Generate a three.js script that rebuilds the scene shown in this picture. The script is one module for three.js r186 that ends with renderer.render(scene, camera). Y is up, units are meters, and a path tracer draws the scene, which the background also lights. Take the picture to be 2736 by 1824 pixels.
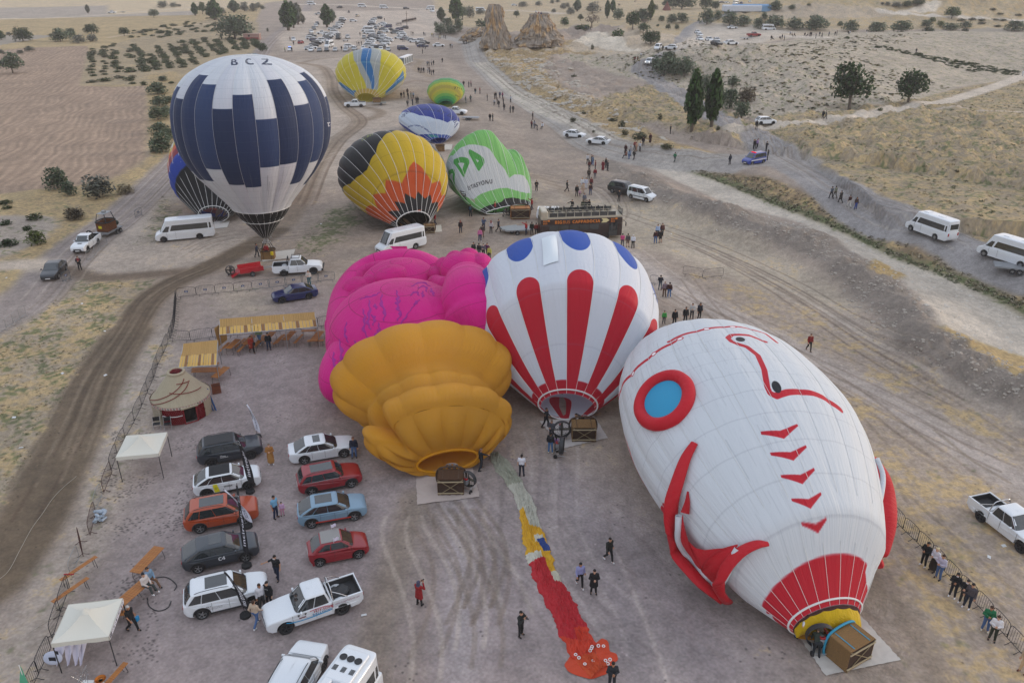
import*as THREE from 'three';
import{mergeGeometries,mergeVertices,toCreasedNormals}from 'three/addons/utils/BufferGeometryUtils.js';
import{MarchingCubes}from 'three/addons/objects/MarchingCubes.js';
import{RoundedBoxGeometry}from 'three/addons/geometries/RoundedBoxGeometry.js';
import{createNoise2D,createNoise3D}from 'simplex-noise';
// ---------------------------------------------------------------- camera, sky, sun, exposure
const scene=new THREE.Scene();
const CAM_Y=32.5,PITCH=THREE.MathUtils.degToRad(25.65),FOCAL=2128,CX=1368,CY=912;
const camera=new THREE.PerspectiveCamera(46.4,1024 / 682,0.5,8000);
camera.position.set(0,CAM_Y,0);
camera.rotation.x=-PITCH;
camera.updateMatrixWorld(true);
const renderer=new THREE.WebGLRenderer({antialias:true});
renderer.setSize(1024,682);
renderer.toneMapping=THREE.LinearToneMapping;
renderer.toneMappingExposure=1.06;
renderer.shadowMap.enabled=true;
const SUN_DIR=new THREE.Vector3(0.95,0.17,-0.22).normalize();
{
// clear sky a few minutes round sunrise: blue overhead, warm and bright low on the right
const W=512,H=256,data=new Float32Array(W*H*4),az=Math.atan2(SUN_DIR.z,SUN_DIR.x);
for(let r=0;r < H;r++)for(let c=0;c < W;c++){
const up=((r + 0.5)/ H - 0.5)*Math.PI,ro=((c + 0.5)/ W - 0.5)*2*Math.PI,el=Math.max(0,Math.sin(up));
const x=Math.cos(ro)*Math.cos(up),z=Math.sin(ro)*Math.cos(up);
const toSun=x*Math.cos(az)+ z*Math.sin(az);
const h=Math.exp(-el*3.2),glow=Math.pow(Math.max(0,0.5 + 0.5*toSun),2.2)*Math.exp(-el*4.0);
const zen=[0.70,0.79,0.95],hor=[0.62,0.61,0.64],warm=[1.7,1.2,0.75];
for(let k=0;k < 3;k++)data[(r*W + c)*4 + k]=zen[k]*(1 - h)+ hor[k]*h + warm[k]*glow;
data[(r*W + c)*4 + 3]=1;
}
const t=new THREE.DataTexture(data,W,H,THREE.RGBAFormat,THREE.FloatType);
t.mapping=THREE.EquirectangularReflectionMapping;t.magFilter=THREE.LinearFilter;t.minFilter=THREE.LinearFilter;t.needsUpdate=true;
scene.background=t;scene.environment=t;
}
const sun=new THREE.DirectionalLight(new THREE.Color(1.0,0.84,0.66),1.4);
sun.position.copy(SUN_DIR).multiplyScalar(300);sun.castShadow=true;sun.shadow.radius=34;
sun.shadow.mapSize.set(2048,2048);
Object.assign(sun.shadow.camera,{left:-200,right:200,top:200,bottom:-200,near:1,far:900});
scene.add(sun,sun.target);
scene.fog=new THREE.FogExp2(new THREE.Color(0.86,0.82,0.80),0.0003);
// ---------------------------------------------------------------- helpers
let SEED=7;
function rnd(){SEED=(SEED + 0x6d2b79f5)|0;let t=Math.imul(SEED ^(SEED >>> 15),1|SEED);t=(t + Math.imul(t ^(t >>> 7),61|t))^ t;return((t ^(t >>> 14))>>> 0)/ 4294967296;}
const seeded=(s)=>{SEED=s;};
seeded(11);const N2=createNoise2D(rnd);seeded(12);const N3=createNoise3D(rnd);
const V=(x,y,z)=> new THREE.Vector3(x,y,z),V2=(x,y)=> new THREE.Vector2(x,y);
const lerp=THREE.MathUtils.lerp,clamp=THREE.MathUtils.clamp,rad=THREE.MathUtils.degToRad;
const sstep=(a,b,x)=>{const t=clamp((x - a)/(b - a),0,1);return t*t*(3 - 2*t);};
function fbm(x,z,o=4){let s=0,a=0.5;for(let i=0;i < o;i++){s +=a*N2(x,z);x=x*2.03 + 7.1;z=z*2.03 - 3.7;a*=0.5;}return s;}
// a spot read off tile (c, r) of the photograph cut into 4 x 4 tiles of 684 x 456, in 3.4386-fold enlargement
const q=(c,r,x,y)=>[684*c + x / 3.4386,456*r + y / 3.4386];
const used=new Map();
function numbered(n){const k=used.get(n)??0;used.set(n,k + 1);return k?n + '_' + String(k).padStart(3,'0'):n;}
function tag(o,label,category,group,kind){
if(label)o.userData.label=label;if(category)o.userData.category=category;if(group)o.userData.group=group;if(kind)o.userData.kind=kind;
return o;
}
function thing(name,label,category,pos=[0,0,0],turn=0,group){
const o=new THREE.Group();o.name=numbered(name);scene.add(o);
o.position.set(...(pos.isVector3?pos.toArray():pos));o.rotation.y=turn;
return tag(o,label,category,group);
}
function part(name,geo,mat,parent){
const m=new THREE.Mesh(Array.isArray(geo)?merge(geo):geo,mat);
m.castShadow=m.receiveShadow=true;
m.name=parent===scene?numbered(name):name;parent.add(m);return m;
}
function copy(root,pos,turn,label,group){
const r=root.clone();r.name=numbered(root.name.replace(/_\d+$/,''));scene.add(r);
r.userData={...root.userData};
if(pos)r.position.set(...(pos.isVector3?pos.toArray():pos));if(turn !==undefined)r.rotation.y=turn;
if(label)r.userData.label=label;if(group)r.userData.group=group;
return r;
}
function merge(list){
const a=list.filter(Boolean).map((g)=>{g=g.index?g.toNonIndexed():g;for(const k of Object.keys(g.attributes))if(!['position','normal','uv'].includes(k))g.deleteAttribute(k);if(!g.attributes.uv)g.setAttribute('uv',new THREE.BufferAttribute(new Float32Array(g.attributes.position.count*2),2));if(!g.attributes.normal)g.computeVertexNormals();return g;});
return a.length===1?a[0]:mergeGeometries(a);
}
const std=(color,roughness=0.8,extra={})=> new THREE.MeshStandardMaterial({color,roughness,...extra});
const lin=(r,g,b)=> new THREE.Color().setRGB(r,g,b);
const box=(w,h,d,x=0,y=0,z=0,ry=0)=>{const g=new THREE.BoxGeometry(w,h,d);if(ry)g.rotateY(ry);return g.translate(x,y,z);};
const rbox=(w,h,d,r,x=0,y=0,z=0,seg=2)=> new RoundedBoxGeometry(w,h,d,seg,r).translate(x,y,z);
function bar(a,b,r,seg=6,r2=r){
a=a.isVector3?a:V(...a);b=b.isVector3?b:V(...b);
const d=b.clone().sub(a),g=new THREE.CylinderGeometry(r2,r,d.length(),seg,1);
g.applyQuaternion(new THREE.Quaternion().setFromUnitVectors(V(0,1,0),d.clone().normalize()));
return g.translate((a.x + b.x)/ 2,(a.y + b.y)/ 2,(a.z + b.z)/ 2);
}
function tube(pts,r,seg=24,rs=6,closed=false){return new THREE.TubeGeometry(new THREE.CatmullRomCurve3(pts.map((p)=>(p.isVector3?p:V(...p))),closed,'centripetal'),seg,r,rs,closed);}
// grid(nu, nv, f) -> a sheet of nu x nv cells through the points f(u, v)
function sheet(nu,nv,f,uvf){
const p=new Float32Array((nu + 1)*(nv + 1)*3),uv=new Float32Array((nu + 1)*(nv + 1)*2),idx=[];
for(let j=0;j <=nv;j++)for(let i=0;i <=nu;i++){
const k=j*(nu + 1)+ i,a=f(i / nu,j / nv);p.set([a.x,a.y,a.z],k*3);
uv.set(uvf?uvf(i / nu,j / nv):[i / nu,j / nv],k*2);
if(i < nu&&j < nv)idx.push(k,k + 1,k + nu + 2,k,k + nu + 2,k + nu + 1);
}
const g=new THREE.BufferGeometry();g.setAttribute('position',new THREE.BufferAttribute(p,3));g.setAttribute('uv',new THREE.BufferAttribute(uv,2));g.setIndex(idx);g.computeVertexNormals();
return g;
}
function canvas(w,h,draw){const c=document.createElement('canvas');c.width=w;c.height=h;const x=c.getContext('2d');draw(x,w,h);return c;}
function canvasTexture(c,srgb=true){const t=new THREE.CanvasTexture(c);if(srgb)t.colorSpace=THREE.SRGBColorSpace;t.wrapS=t.wrapT=THREE.RepeatWrapping;return t;}
// ---------------------------------------------------------------- terrain
function polyDist(pts,x,z){
let best=1e9,side=0,along=0;
for(let i=0;i + 1 < pts.length;i++){
const a=pts[i],b=pts[i + 1],dx=b[0]- a[0],dz=b[1]- a[1],t=clamp(((x - a[0])*dx +(z - a[1])*dz)/(dx*dx + dz*dz),0,1);
const ex=x - a[0]- dx*t,ez=z - a[1]- dz*t,d=Math.hypot(ex,ez);
if(d < best){best=d;side=Math.sign(dx*ez - dz*ex)||1;along=(i + t)/(pts.length - 1);}
}
return[best,side,along];
}
function rayOf(px,py){const u=(px - CX)/ FOCAL,v=(py - CY)/ FOCAL,c=Math.cos(PITCH),s=Math.sin(PITCH);return[u,-(v*c + s),-(c - v*s)];}
function flat(px,py,h=0){const r=rayOf(px,py),t=(CAM_Y - h)/ -r[1];return[r[0]*t,r[2]*t];}
const U=(px,py,h)=>{const r=rayOf(px,py),t=(CAM_Y - h)/ -r[1];return V(r[0]*t,h,r[2]*t);};
const crest=[[1640,432],[1700,462],[1800,505],[1920,545],[2052,593],[2145,606],[2255,665],[2320,700],[2389,732],[2430,770],[2500,863],[2558,918],[2663,958],[2760,992],[2900,1060]].map((p)=> flat(...p,2.4));
const bankLine=[[1120,30],[1235,100],[1270,150],[1340,225],[1450,300],[1560,385],[1700,425],[1850,455],[2052,534],[2226,601],[2401,686],[2532,732],[2663,790],[2760,850],[2950,960]].map((p)=> flat(...p,0));
const roughLine=[[1230,105],[1290,170],[1360,215],[1440,260],[1520,300],[1640,340],[1720,372],[1820,392]].map((p)=> flat(...p,0));
const bumps=[];
function bump(px,py,rx,rz,h,turn=0){const[x,z]=flat(px,py,h*0.4);bumps.push([x,z,rx,rz,h,Math.cos(turn),Math.sin(turn)]);}
bump(1600,108,26,11,5.0,0.15);bump(1690,135,14,8,2.5);
bump(1330,125,26,20,2.2);bump(1450,122,26,18,3);bump(1385,140,40,14,1.6);bump(1240,85,14,10,2.5);
bump(2180,52,75,34,10);bump(2330,45,40,25,9);bump(2520,26,70,40,17);bump(2650,18,80,50,18);bump(2050,40,40,25,3);
bump(1950,128,30,16,2.0);
const hillFoot=[[1480,150],[1700,190],[1900,235],[2010,318],[2300,285],[2560,232],[2780,180]].map((p)=> flat(...p,2));
const hillTop=[[1720,130],[1900,128],[2060,122],[2180,104],[2330,88],[2500,82],[2780,84]].map((p)=> flat(...p,8));
function heightRaw(x,z){
const d=Math.hypot(x,z);
let h=0.10*fbm(x / 24,z / 24,2)*sstep(30,80,d)+ 0.03*fbm(x / 4,z / 4,2);
if(d > 55){
const[bd,bs]=polyDist(bankLine,x,z);
const right=bs < 0?bd:-bd,farOff=sstep(260,130,d);
if(right > -14){
h +=2.0*farOff*sstep(0,6,right)+ 0.35*fbm(x / 5,z / 5,3)*sstep(0,3,right)*sstep(12,7,right);
h -=0.5*sstep(-13,-9,right)*sstep(1,-2,right);
}
const[cd,cs,ca]=polyDist(crest,x,z);
if(cd < 14){
const out=cs > 0?cd:-cd,w=sstep(-0.01,0.05,ca)*(0.8 + 0.5*fbm(ca*9,3.3,2));
const n=0.55*fbm(x / 2.1,z / 2.1,4)*sstep(7,1,cd)+ 0.25*fbm(x / 0.7,z / 0.7,2)*sstep(5,1,cd);
h +=w*(2.7*(out > 0?sstep(5.6,0.2,cd):sstep(10,0.2,cd)*0.9)+ n);
}
}
if(d > 110){
const[rd,rs]=polyDist(roughLine,x,z),right=rs < 0?rd:-rd;
if(right > -2&&x > -60){
const far=sstep(440,330,d);
const m=sstep(-1,5,right)*sstep(95,70,right)*far;
const v=fbm(x / 11 + 5,z / 11,4),r=1 - Math.abs(fbm(x / 7 - 9,z / 7,3))*2.4;
h +=m*(1.1 + 1.5*v + 0.9*Math.max(0,r))*0.85;
}
const[fd,fs]=polyDist(hillFoot,x,z),[td,ts]=polyDist(hillTop,x,z);
if(fs < 0&&x > 20){
const s=ts < 0?1:fd /(fd + td + 1e-6),back=ts < 0?sstep(70,0,td):1;
h +=(7.2*sstep(0,1,s)*(0.25 + 0.75*back)+ 0.5*fbm(x / 13,z / 13,3)*sstep(0,0.2,s))*sstep(25,60,x);
}
for(const[bx,bz,rx,rz,bh,c,s]of bumps){
const ex=x - bx,ez=z - bz;if(Math.abs(ex)> rx*2.6 + rz||Math.abs(ez)> rx*2.6 + rz)continue;
const a=(ex*c + ez*s)/ rx,b=(-ex*s + ez*c)/ rz,e=a*a + b*b;
h +=bh*Math.exp(-e)*(1 + 0.22*fbm(x / 9,z / 9,3));
}
h +=sstep(450,900,d)*(2 + 5*fbm(x / 160,z / 160,3))*(x > 0?1:0.35);
}
return h;
}
// heights on the spokes and rings of the ground mesh, read back between them
const A0=rad(-44),A1=rad(44),NA=620,R0=14,RK=0.0068,NR=690;
const ringR=(i)=> R0*Math.exp(RK*i),HT=new Float32Array((NA + 1)*(NR + 1));
for(let i=0;i <=NR;i++)for(let j=0;j <=NA;j++){const r=ringR(i),a=lerp(A0,A1,j / NA);HT[i*(NA + 1)+ j]=heightRaw(r*Math.sin(a),-r*Math.cos(a));}
function height(x,z){
const r=Math.hypot(x,z),a=Math.atan2(x,-z),fi=clamp(Math.log(r / R0)/ RK,0,NR - 0.001),fj=clamp(((a - A0)/(A1 - A0))*NA,0,NA - 0.001);
const i=fi|0,j=fj|0,s=fi - i,t=fj - j,k=i*(NA + 1)+ j;
return lerp(lerp(HT[k],HT[k + 1],t),lerp(HT[k + NA + 1],HT[k + NA + 2],t),s);
}
function P(px,py){
const r=rayOf(px,py);let t0=20,t=20;
for(let k=0;k < 4000;k++){
const y=CAM_Y + r[1]*t,h=height(r[0]*t,r[2]*t);
if(y <=h){let a=t0,b=t;for(let n=0;n < 18;n++){const m=(a + b)/ 2;if(CAM_Y + r[1]*m <=height(r[0]*m,r[2]*m))b=m;else a=m;}const x=r[0]*b,z=r[2]*b;return V(x,height(x,z),z);}
t0=t;t +=Math.max(0.25,t*0.004);if(t > 2500)break;
}
return V(r[0]*900,0,r[2]*900);
}
const PG=(c,r,x,y)=> P(...q(c,r,x,y));
const onGround=(x,z)=> V(x,height(x,z),z);
// ---- what the ground is made of, painted in plan: colour, dry grass / green cover, and which piece of the setting each spot belongs to
const DUST='#988b7f',PALE='#a99c8f',TRACK='#665848',ROAD='#8f8580',FIELD='#97826f',STRAW='#a8956f',CREEK='#b9b0a3',GREYDIRT='#81786f',TUFF='#cbc1b0',VINE='#9c8d72',FOREG='#938887';
const px=(list)=> list.map((p)=>{const g=P(p[0],p[1]);return[g.x,g.z];});
const ops=[];
const fill=(pts,o)=> ops.push({kind:'fill',pts:px(pts),...o});
const line=(pts,w,o)=> ops.push({kind:'line',pts:px(pts),w,...o});
const LINES={};
{
// far left: straw-coloured land, fields, vineyard
fill([[-300,-60],[760,-60],[700,20],[640,140],[420,330],[300,540],[60,760],[-300,900]],{color:STRAW,blur:1,grass:0.35,id:'ground'});
fill([[-300,-80],[900,-80],[760,2],[520,30],[240,46],[-300,60]],{color:'#bfae90',blur:3,grass:0.1,id:'stubble_field'});
fill([[-300,26],[286,14],[288,40],[520,28],[522,40],[-300,56]],{color:'#a2988c',blur:2,id:'stubble_field'});
line([[-200,54],[120,48],[330,35],[480,22],[700,10]],3.0,{color:'#c9bfb0',blur:1,id:'dirt_road'});
fill([[-320,170],[60,128],[232,122],[240,140],[214,228],[310,232],[392,228],[402,320],[392,420],[330,470],[250,500],[100,505],[-320,560]],{color:FIELD,blur:0.6,id:'ploughed_field',furrow:1});
fill([[232,136],[330,110],[600,42],[690,60],[690,190],[560,196],[392,226],[214,228]],{color:VINE,blur:1,grass:0.3,id:'vineyard_ground'});
line([[290,100],[420,78],[560,62]],3,{color:'#b9a68a',blur:1});
fill([[392,200],[470,190],[520,300],[440,420],[330,520],[180,640],[60,720],[-80,760],[-80,560],[110,520],[320,470],[398,420]],{color:'#ab9877',blur:1.4,grass:0.75,green:0.18});
fill([[-60,575],[140,575],[160,600],[110,650],[0,690],[-60,690]],{color:'#a0958a',blur:1,grass:0.15,green:0.2});
// showground dust
fill([[690,130],[1120,120],[1240,230],[1480,330],[1640,430],[1900,590],[2300,860],[2736,1120],[3100,1500],[2800,2100],[-500,2100],[-300,1000],[110,740],[330,560],[560,330],[640,190]],{color:DUST,blur:2,grass:0.12,id:'ground'});
fill([[560,760],[900,760],[860,1200],[1360,1250],[1700,1420],[2150,1830],[2000,2000],[0,2000],[170,1560],[420,1120]],{color:FOREG,blur:5});
fill([[1380,1200],[1640,1280],[2000,1600],[2120,1900],[1660,1900],[1420,1400]],{color:'#99908f',blur:4});
fill([[700,170],[1000,140],[1100,300],[1000,420],[880,520],[760,460]],{color:PALE,blur:4});
fill([[100,740],[330,560],[450,490],[540,600],[700,640],[500,725],[300,745]],{color:'#aca094',blur:2,grass:0.12});
// left strip of rough grass between road and dark track
fill([[-120,950],[110,780],[200,745],[330,745],[420,735],[350,840],[300,912],[200,1054],[100,1236],[0,1375],[-200,1600],[-400,1500]],{color:'#a89a86',blur:1.2,grass:0.5,green:0.32});
fill([[384,912],[460,860],[470,1000],[380,1180],[330,1330],[250,1500],[160,1700],[80,1900],[-100,1900],[60,1600],[180,1350],[290,1066]],{color:'#ab9f94',blur:1.2,grass:0.25,green:0.12});
// right: strip of thin dry grass
fill([[1900,640],[2100,720],[2340,880],[2736,1140],[3000,1300],[3000,2000],[2350,1830],[2340,1500],[2300,1250],[2150,960],[1950,800],[1800,690]],{color:'#a5978a',blur:2,grass:0.42,green:0.05});
line([[1560,600],[1790,760],[2060,900],[2350,1060],[2560,1190],[2800,1330]],3.4,{color:'#aaa09b',blur:1.4,id:'dirt_road',alpha:0.85});
line([[1640,560],[1850,640],[2100,760],[2380,920],[2560,1010],[2800,1130]],2.2,{color:'#a89d92',blur:1.0,alpha:0.8});
fill([[1500,520],[1760,540],[2000,600],[2200,740],[2330,830],[2100,800],[1800,680],[1600,640]],{color:'#aea291',blur:2,grass:0.2});
// the berm and the creek
fill([[1600,440],[1640,425],[1900,535],[2145,600],[2390,728],[2500,855],[2736,980],[3000,1100],[3000,1250],[2736,1113],[2560,1020],[2400,935],[2343,830],[2168,680],[1920,596],[1711,515]],{color:GREYDIRT,blur:0.8,id:'earth_bank'});
fill([[1720,440],[1850,452],[2052,536],[2226,603],[2401,688],[2532,734],[2663,792],[2780,860],[2900,1000],[2736,970],[2560,905],[2500,850],[2400,728],[2255,655],[2145,596],[1920,535]],{color:CREEK,blur:0.8,id:'creek_bed'});
fill([[2340,690],[2420,735],[2390,745],[2320,715]],{color:'#b59a62',blur:0.4,grass:0.7});
fill([[2500,870],[2600,905],[2760,960],[2760,1000],[2600,930]],{color:'#b39c6c',blur:0.6,grass:0.7});
fill([[1830,440],[2052,473],[2226,543],[2343,590],[2430,630],[2604,703],[2760,750],[2900,820],[2900,930],[2663,790],[2532,732],[2401,686],[2226,601],[2052,534]],{color:'#8a765e',blur:0.6,grass:0.55,green:0.2});
line([[1840,448],[1960,490],[2052,530],[2226,598],[2401,682],[2532,728],[2663,786],[2780,850]],1.5,{color:'#6d6a4c',blur:0.8,green:0.75,alpha:0.8});
// right uplands
fill([[1540,300],[1800,190],[2000,330],[2300,270],[2780,180],[3200,400],[3200,800],[2760,700],[2619,657],[2343,531],[2212,456],[2052,400]],{color:'#9c8e78',blur:1.0,grass:0.5,green:0.27,id:'ground'});
fill([[1260,120],[1400,130],[1560,100],[1740,130],[1480,145],[1440,175],[1500,230],[1650,300],[1800,380],[2000,430],[1860,440],[1720,415],[1640,400],[1520,330],[1380,240],[1290,185]],{color:'#9b8666',blur:1.0,grass:0.66,green:0.08,id:'rough_ground',tuff:1});
fill([[1490,145],[1760,120],[2060,115],[2330,84],[2520,80],[2800,82],[2900,180],[2560,232],[2300,285],[2010,320],[1880,250]],{color:'#aca191',blur:1,grass:0.16,green:0.24,id:'hillside'});
fill([[1480,120],[1900,60],[2240,70],[2300,84],[2060,112],[1880,122],[1560,138]],{color:'#b6a894',blur:1.5,grass:0.2});
fill([[1160,-60],[3000,-60],[3000,75],[2330,80],[2000,70],[1560,80],[1300,80],[1160,60]],{color:'#b5a589',blur:3,grass:0.45,green:0.08});
fill([[1530,112],[1570,86],[1620,84],[1660,100],[1720,135],[1640,135]],{color:TUFF,blur:0.6});
fill([[2030,22],[2150,12],[2280,14],[2420,40],[2300,46],[2060,48]],{color:'#b0a28e',blur:1,grass:0.2});
fill([[2410,30],[2480,2],[2520,4],[2500,32]],{color:'#cfc5b4',blur:0.8});
line([[2350,28],[2500,40],[2640,48],[2780,56]],4,{color:'#c9c0b2',blur:1});
// roads and tracks
line(LINES.leftRoad=[[-200,940],[44,826],[146,718],[224,645],[304,592],[430,480],[560,340],[660,200],[720,110],[810,40],[830,-10]],6.4,{color:ROAD,blur:0.8,id:'dirt_road'});
line([[-100,720],[60,706],[140,712]],4,{color:'#b3a697',blur:1});
line(LINES.farRoad=[[760,12],[900,12],[1060,20],[1180,26],[1300,26],[1420,30],[1500,36]],9,{color:'#bdb2a4',blur:2,id:'dirt_road'});
fill([[800,30],[1180,26],[1200,60],[1120,120],[760,138],[740,100]],{color:'#b5a89a',blur:2});
line(LINES.wadi=[[1180,98],[1240,108],[1262,130],[1275,165],[1310,195],[1370,246],[1440,285],[1520,330],[1600,385],[1700,415],[1800,428],[1980,430]],7.4,{color:'#9d9892',blur:0.7,id:'dirt_road'});
fill([[1260,165],[1300,165],[1380,235],[1470,275],[1600,345],[1660,372],[1600,372],[1480,320],[1400,290],[1330,225]],{color:'#bbb3a6',blur:0.8,green:0.15,id:'creek_bed'});
line(LINES.road=[[1985,0 + 30],[1870,62],[1830,100],[1800,128],[1745,150],[1716,170],[1730,200],[1800,240],[1880,295],[1990,340],[2060,395],[2130,450],[2260,530],[2380,570],[2500,625],[2640,690],[2780,745]],6.6,{color:'#8f8c8b',blur:0.5,id:'road'});
line([[1980,432],[2060,425],[2120,440]],9,{color:'#96918d',blur:1,id:'road'});
line(LINES.path=[[1960,340],[2085,326],[2250,312],[2400,290],[2560,262],[2660,230],[2760,195]],4.6,{color:'#c0b5a6',blur:0.6,id:'path'});
line([[2500,290],[2620,296],[2760,298]],2,{color:'#b5a796',blur:0.8});
line([[1800,128],[1950,110],[2080,96],[2200,100]],8,{color:'#bdb3a5',blur:2});
fill([[1860,62],[2060,68],[2130,86],[2000,118],[1800,128]],{color:'#bab0a2',blur:2});
// dark wheel tracks over the showground
line(LINES.darkTrack=[[-40,1560],[62,1420],[140,1265],[200,1150],[262,1010],[340,890],[400,800],[470,752],[560,712],[660,660],[740,615]],3.3,{color:TRACK,blur:0.5,id:'dirt_track'});
line([[-40,1560],[62,1420],[140,1265],[200,1150],[262,1010],[340,890]],4.6,{color:'#6a5c4b',blur:0.6,id:'dirt_track'});
line([[186,720],[260,742],[380,735],[480,726]],2.4,{color:TRACK,blur:0.7,id:'dirt_track',alpha:0.8});
line(LINES.loop=[[800,168],[850,176],[880,205],[890,245],[920,285],[960,325],[900,375],[850,440],[800,540],[760,600]],3.0,{color:'#857564',blur:0.8,id:'dirt_track',alpha:0.9});
line([[800,168],[850,158],[930,150]],2.2,{color:'#8a7b6a',blur:0.8,alpha:0.8});
line([[960,325],[1010,310],[1012,295],[985,288]],2.6,{color:'#857564',blur:0.8,alpha:0.8});
line([[1075,225],[1110,215],[1190,225]],2.0,{color:'#857564',blur:0.8,alpha:0.6});
line([[1090,155],[1120,160],[1110,185],[1150,205]],2.4,{color:'#8c7b66',blur:0.8,alpha:0.6});
line([[1420,470],[1480,492],[1540,530],[1580,580],[1540,620]],2.0,{color:'#8c7c6c',blur:0.7,alpha:0.7});
line([[1180,520],[1210,560],[1260,580],[1200,650]],2.4,{color:'#8a7866',blur:1.0,alpha:0.55});
line([[1110,1330],[1060,1500],[1010,1700],[990,1860]],2.2,{color:'#7f7264',blur:0.7,id:'dirt_track',alpha:0.7});
line([[1180,1330],[1150,1500],[1120,1700],[1100,1860]],1.2,{color:'#7f7264',blur:0.7,alpha:0.45});
line([[1200,1330],[1230,1500],[1230,1860]],1.6,{color:'#aaa2a2',blur:0.9,alpha:0.6});
line([[1650,1480],[1720,1650],[1800,1860]],0.25,{color:'#b3a9a4',blur:0.06,alpha:0.7});
line([[1500,1260],[1560,1400],[1640,1560],[1720,1860]],1.4,{color:'#8c8586',blur:0.5,alpha:0.5});
line([[1620,1400],[1800,1620],[1930,1860]],2.4,{color:'#8b8283',blur:0.8,alpha:0.45});
line([[2330,1540],[2420,1650],[2560,1860]],1.6,{color:'#7d6f5f',blur:0.6,alpha:0.5});
fill([[880,560],[940,540],[975,590],[900,640],[830,690],[800,660]],{color:'#9a8e7e',blur:1.6,green:0.55});
fill([[430,520],[490,560],[420,640],[370,660]],{color:'#9b8f80',blur:1.2,green:0.3,grass:0.2});
fill([[560,760],[700,770],[760,830],[600,860]],{color:'#a39789',blur:2,green:0.12});
fill([[760,940],[870,900],[880,1000],[900,1160],[800,1120],[740,1010]],{color:'#8d8482',blur:4,alpha:0.6});
// wheel marks: pairs of lines that follow the ways in use
seeded(140);
const wheels=(list,n,spread,cols,a0=0.22,a1=0.5)=>{const base=px(list);for(let k=0;k < n;k++){const off=(rnd()- 0.5)*2*spread,ph=rnd()*9,c=cols[k % cols.length],al=lerp(a0,a1,rnd()),i0=rnd()*0.3,i1=0.7 + rnd()*0.3;for(const s of[-0.75,0.75]){const pts=[];const cu=new THREE.CatmullRomCurve3(base.map((p)=> V(p[0],0,p[1])),false,'centripetal'),N=base.length*5;for(let i=0;i <=N;i++){const t=lerp(i0,i1,i / N),p=cu.getPoint(t),T=cu.getTangent(t),o=off + s + spread*0.35*Math.sin(t*5 + ph);pts.push([p.x - T.z*o,p.z + T.x*o]);}ops.push({kind:'line',pts,w:0.28,color:c,blur:0,alpha:al,thin:1});}}};
const DK2=['#6f6256','#b5aa9e','#7b6e62'];
wheels(LINES.leftRoad,9,2.6,DK2);wheels([[62,1420],[140,1265],[200,1150],[262,1010],[340,890],[400,800],[470,752],[560,712],[660,660]],8,1.5,['#57493b','#857663'],0.3,0.6);wheels(LINES.loop,7,1.4,['#6b5b4b','#9c8d7d'],0.3,0.6);wheels(LINES.wadi,7,2.6,DK2);wheels(LINES.road,6,2.2,DK2,0.15,0.35);
wheels([[1560,600],[1790,760],[2060,900],[2350,1060],[2560,1190],[2800,1330]],8,4,DK2);wheels([[1640,560],[1850,640],[2100,760],[2380,920],[2560,1010],[2800,1130]],7,2.4,DK2,0.3,0.6);wheels([[1400,1150],[1500,1350],[1640,1560],[1800,1860]],12,6,['#807676','#b0a7a4','#857b79'],0.25,0.5);wheels([[1200,1320],[1180,1500],[1160,1860]],9,4,DK2);wheels([[900,560],[1000,620],[1180,560],[1400,480],[1500,500],[1700,530]],8,4,DK2,0.2,0.45);wheels([[1700,700],[1900,900],[2300,1400],[2560,1860]],7,6,DK2,0.15,0.4);wheels([[760,470],[900,400],[1150,440],[1450,480]],6,3,DK2,0.2,0.4);wheels([[820,150],[960,100],[1000,60]],6,6,DK2,0.2,0.4);wheels([[1480,470],[1620,500],[1650,590],[1520,600]],5,2,DK2,0.25,0.5);wheels([[470,700],[600,640],[780,620],[900,600]],6,3,DK2,0.2,0.4);
line([[2500,1150],[2600,1230],[2700,1290]],0.3,{color:'#85796a',blur:0.1,alpha:0.6});
}
const ID_LIST=['ground','stubble_field','ploughed_field','vineyard_ground','dirt_road','dirt_track','earth_bank','creek_bed','rough_ground','hillside','road','path'];
const REGIONS=[
[-104,104,-162,-22,2048,1400],[-215,215,-430,-150,2048,1500],[-620,620,-1560,-400,1400,1400]];
const speckP=px([[300,1150],[480,1160],[600,1200],[560,1500],[420,1560],[420,1824],[180,1824],[150,1640],[230,1400]]);
const inPoly=(l,x,z)=>{let c=false;for(let i=0,j=l.length - 1;i < l.length;j=i++)if(l[i][1]> z !==l[j][1]> z&&x <((l[j][0]- l[i][0])*(z - l[i][1]))/(l[j][1]- l[i][1])+ l[i][0])c=!c;return c;};
const speckled=(x,z)=> x < -8&&z > -64&&inPoly(speckP,x,z);
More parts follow.
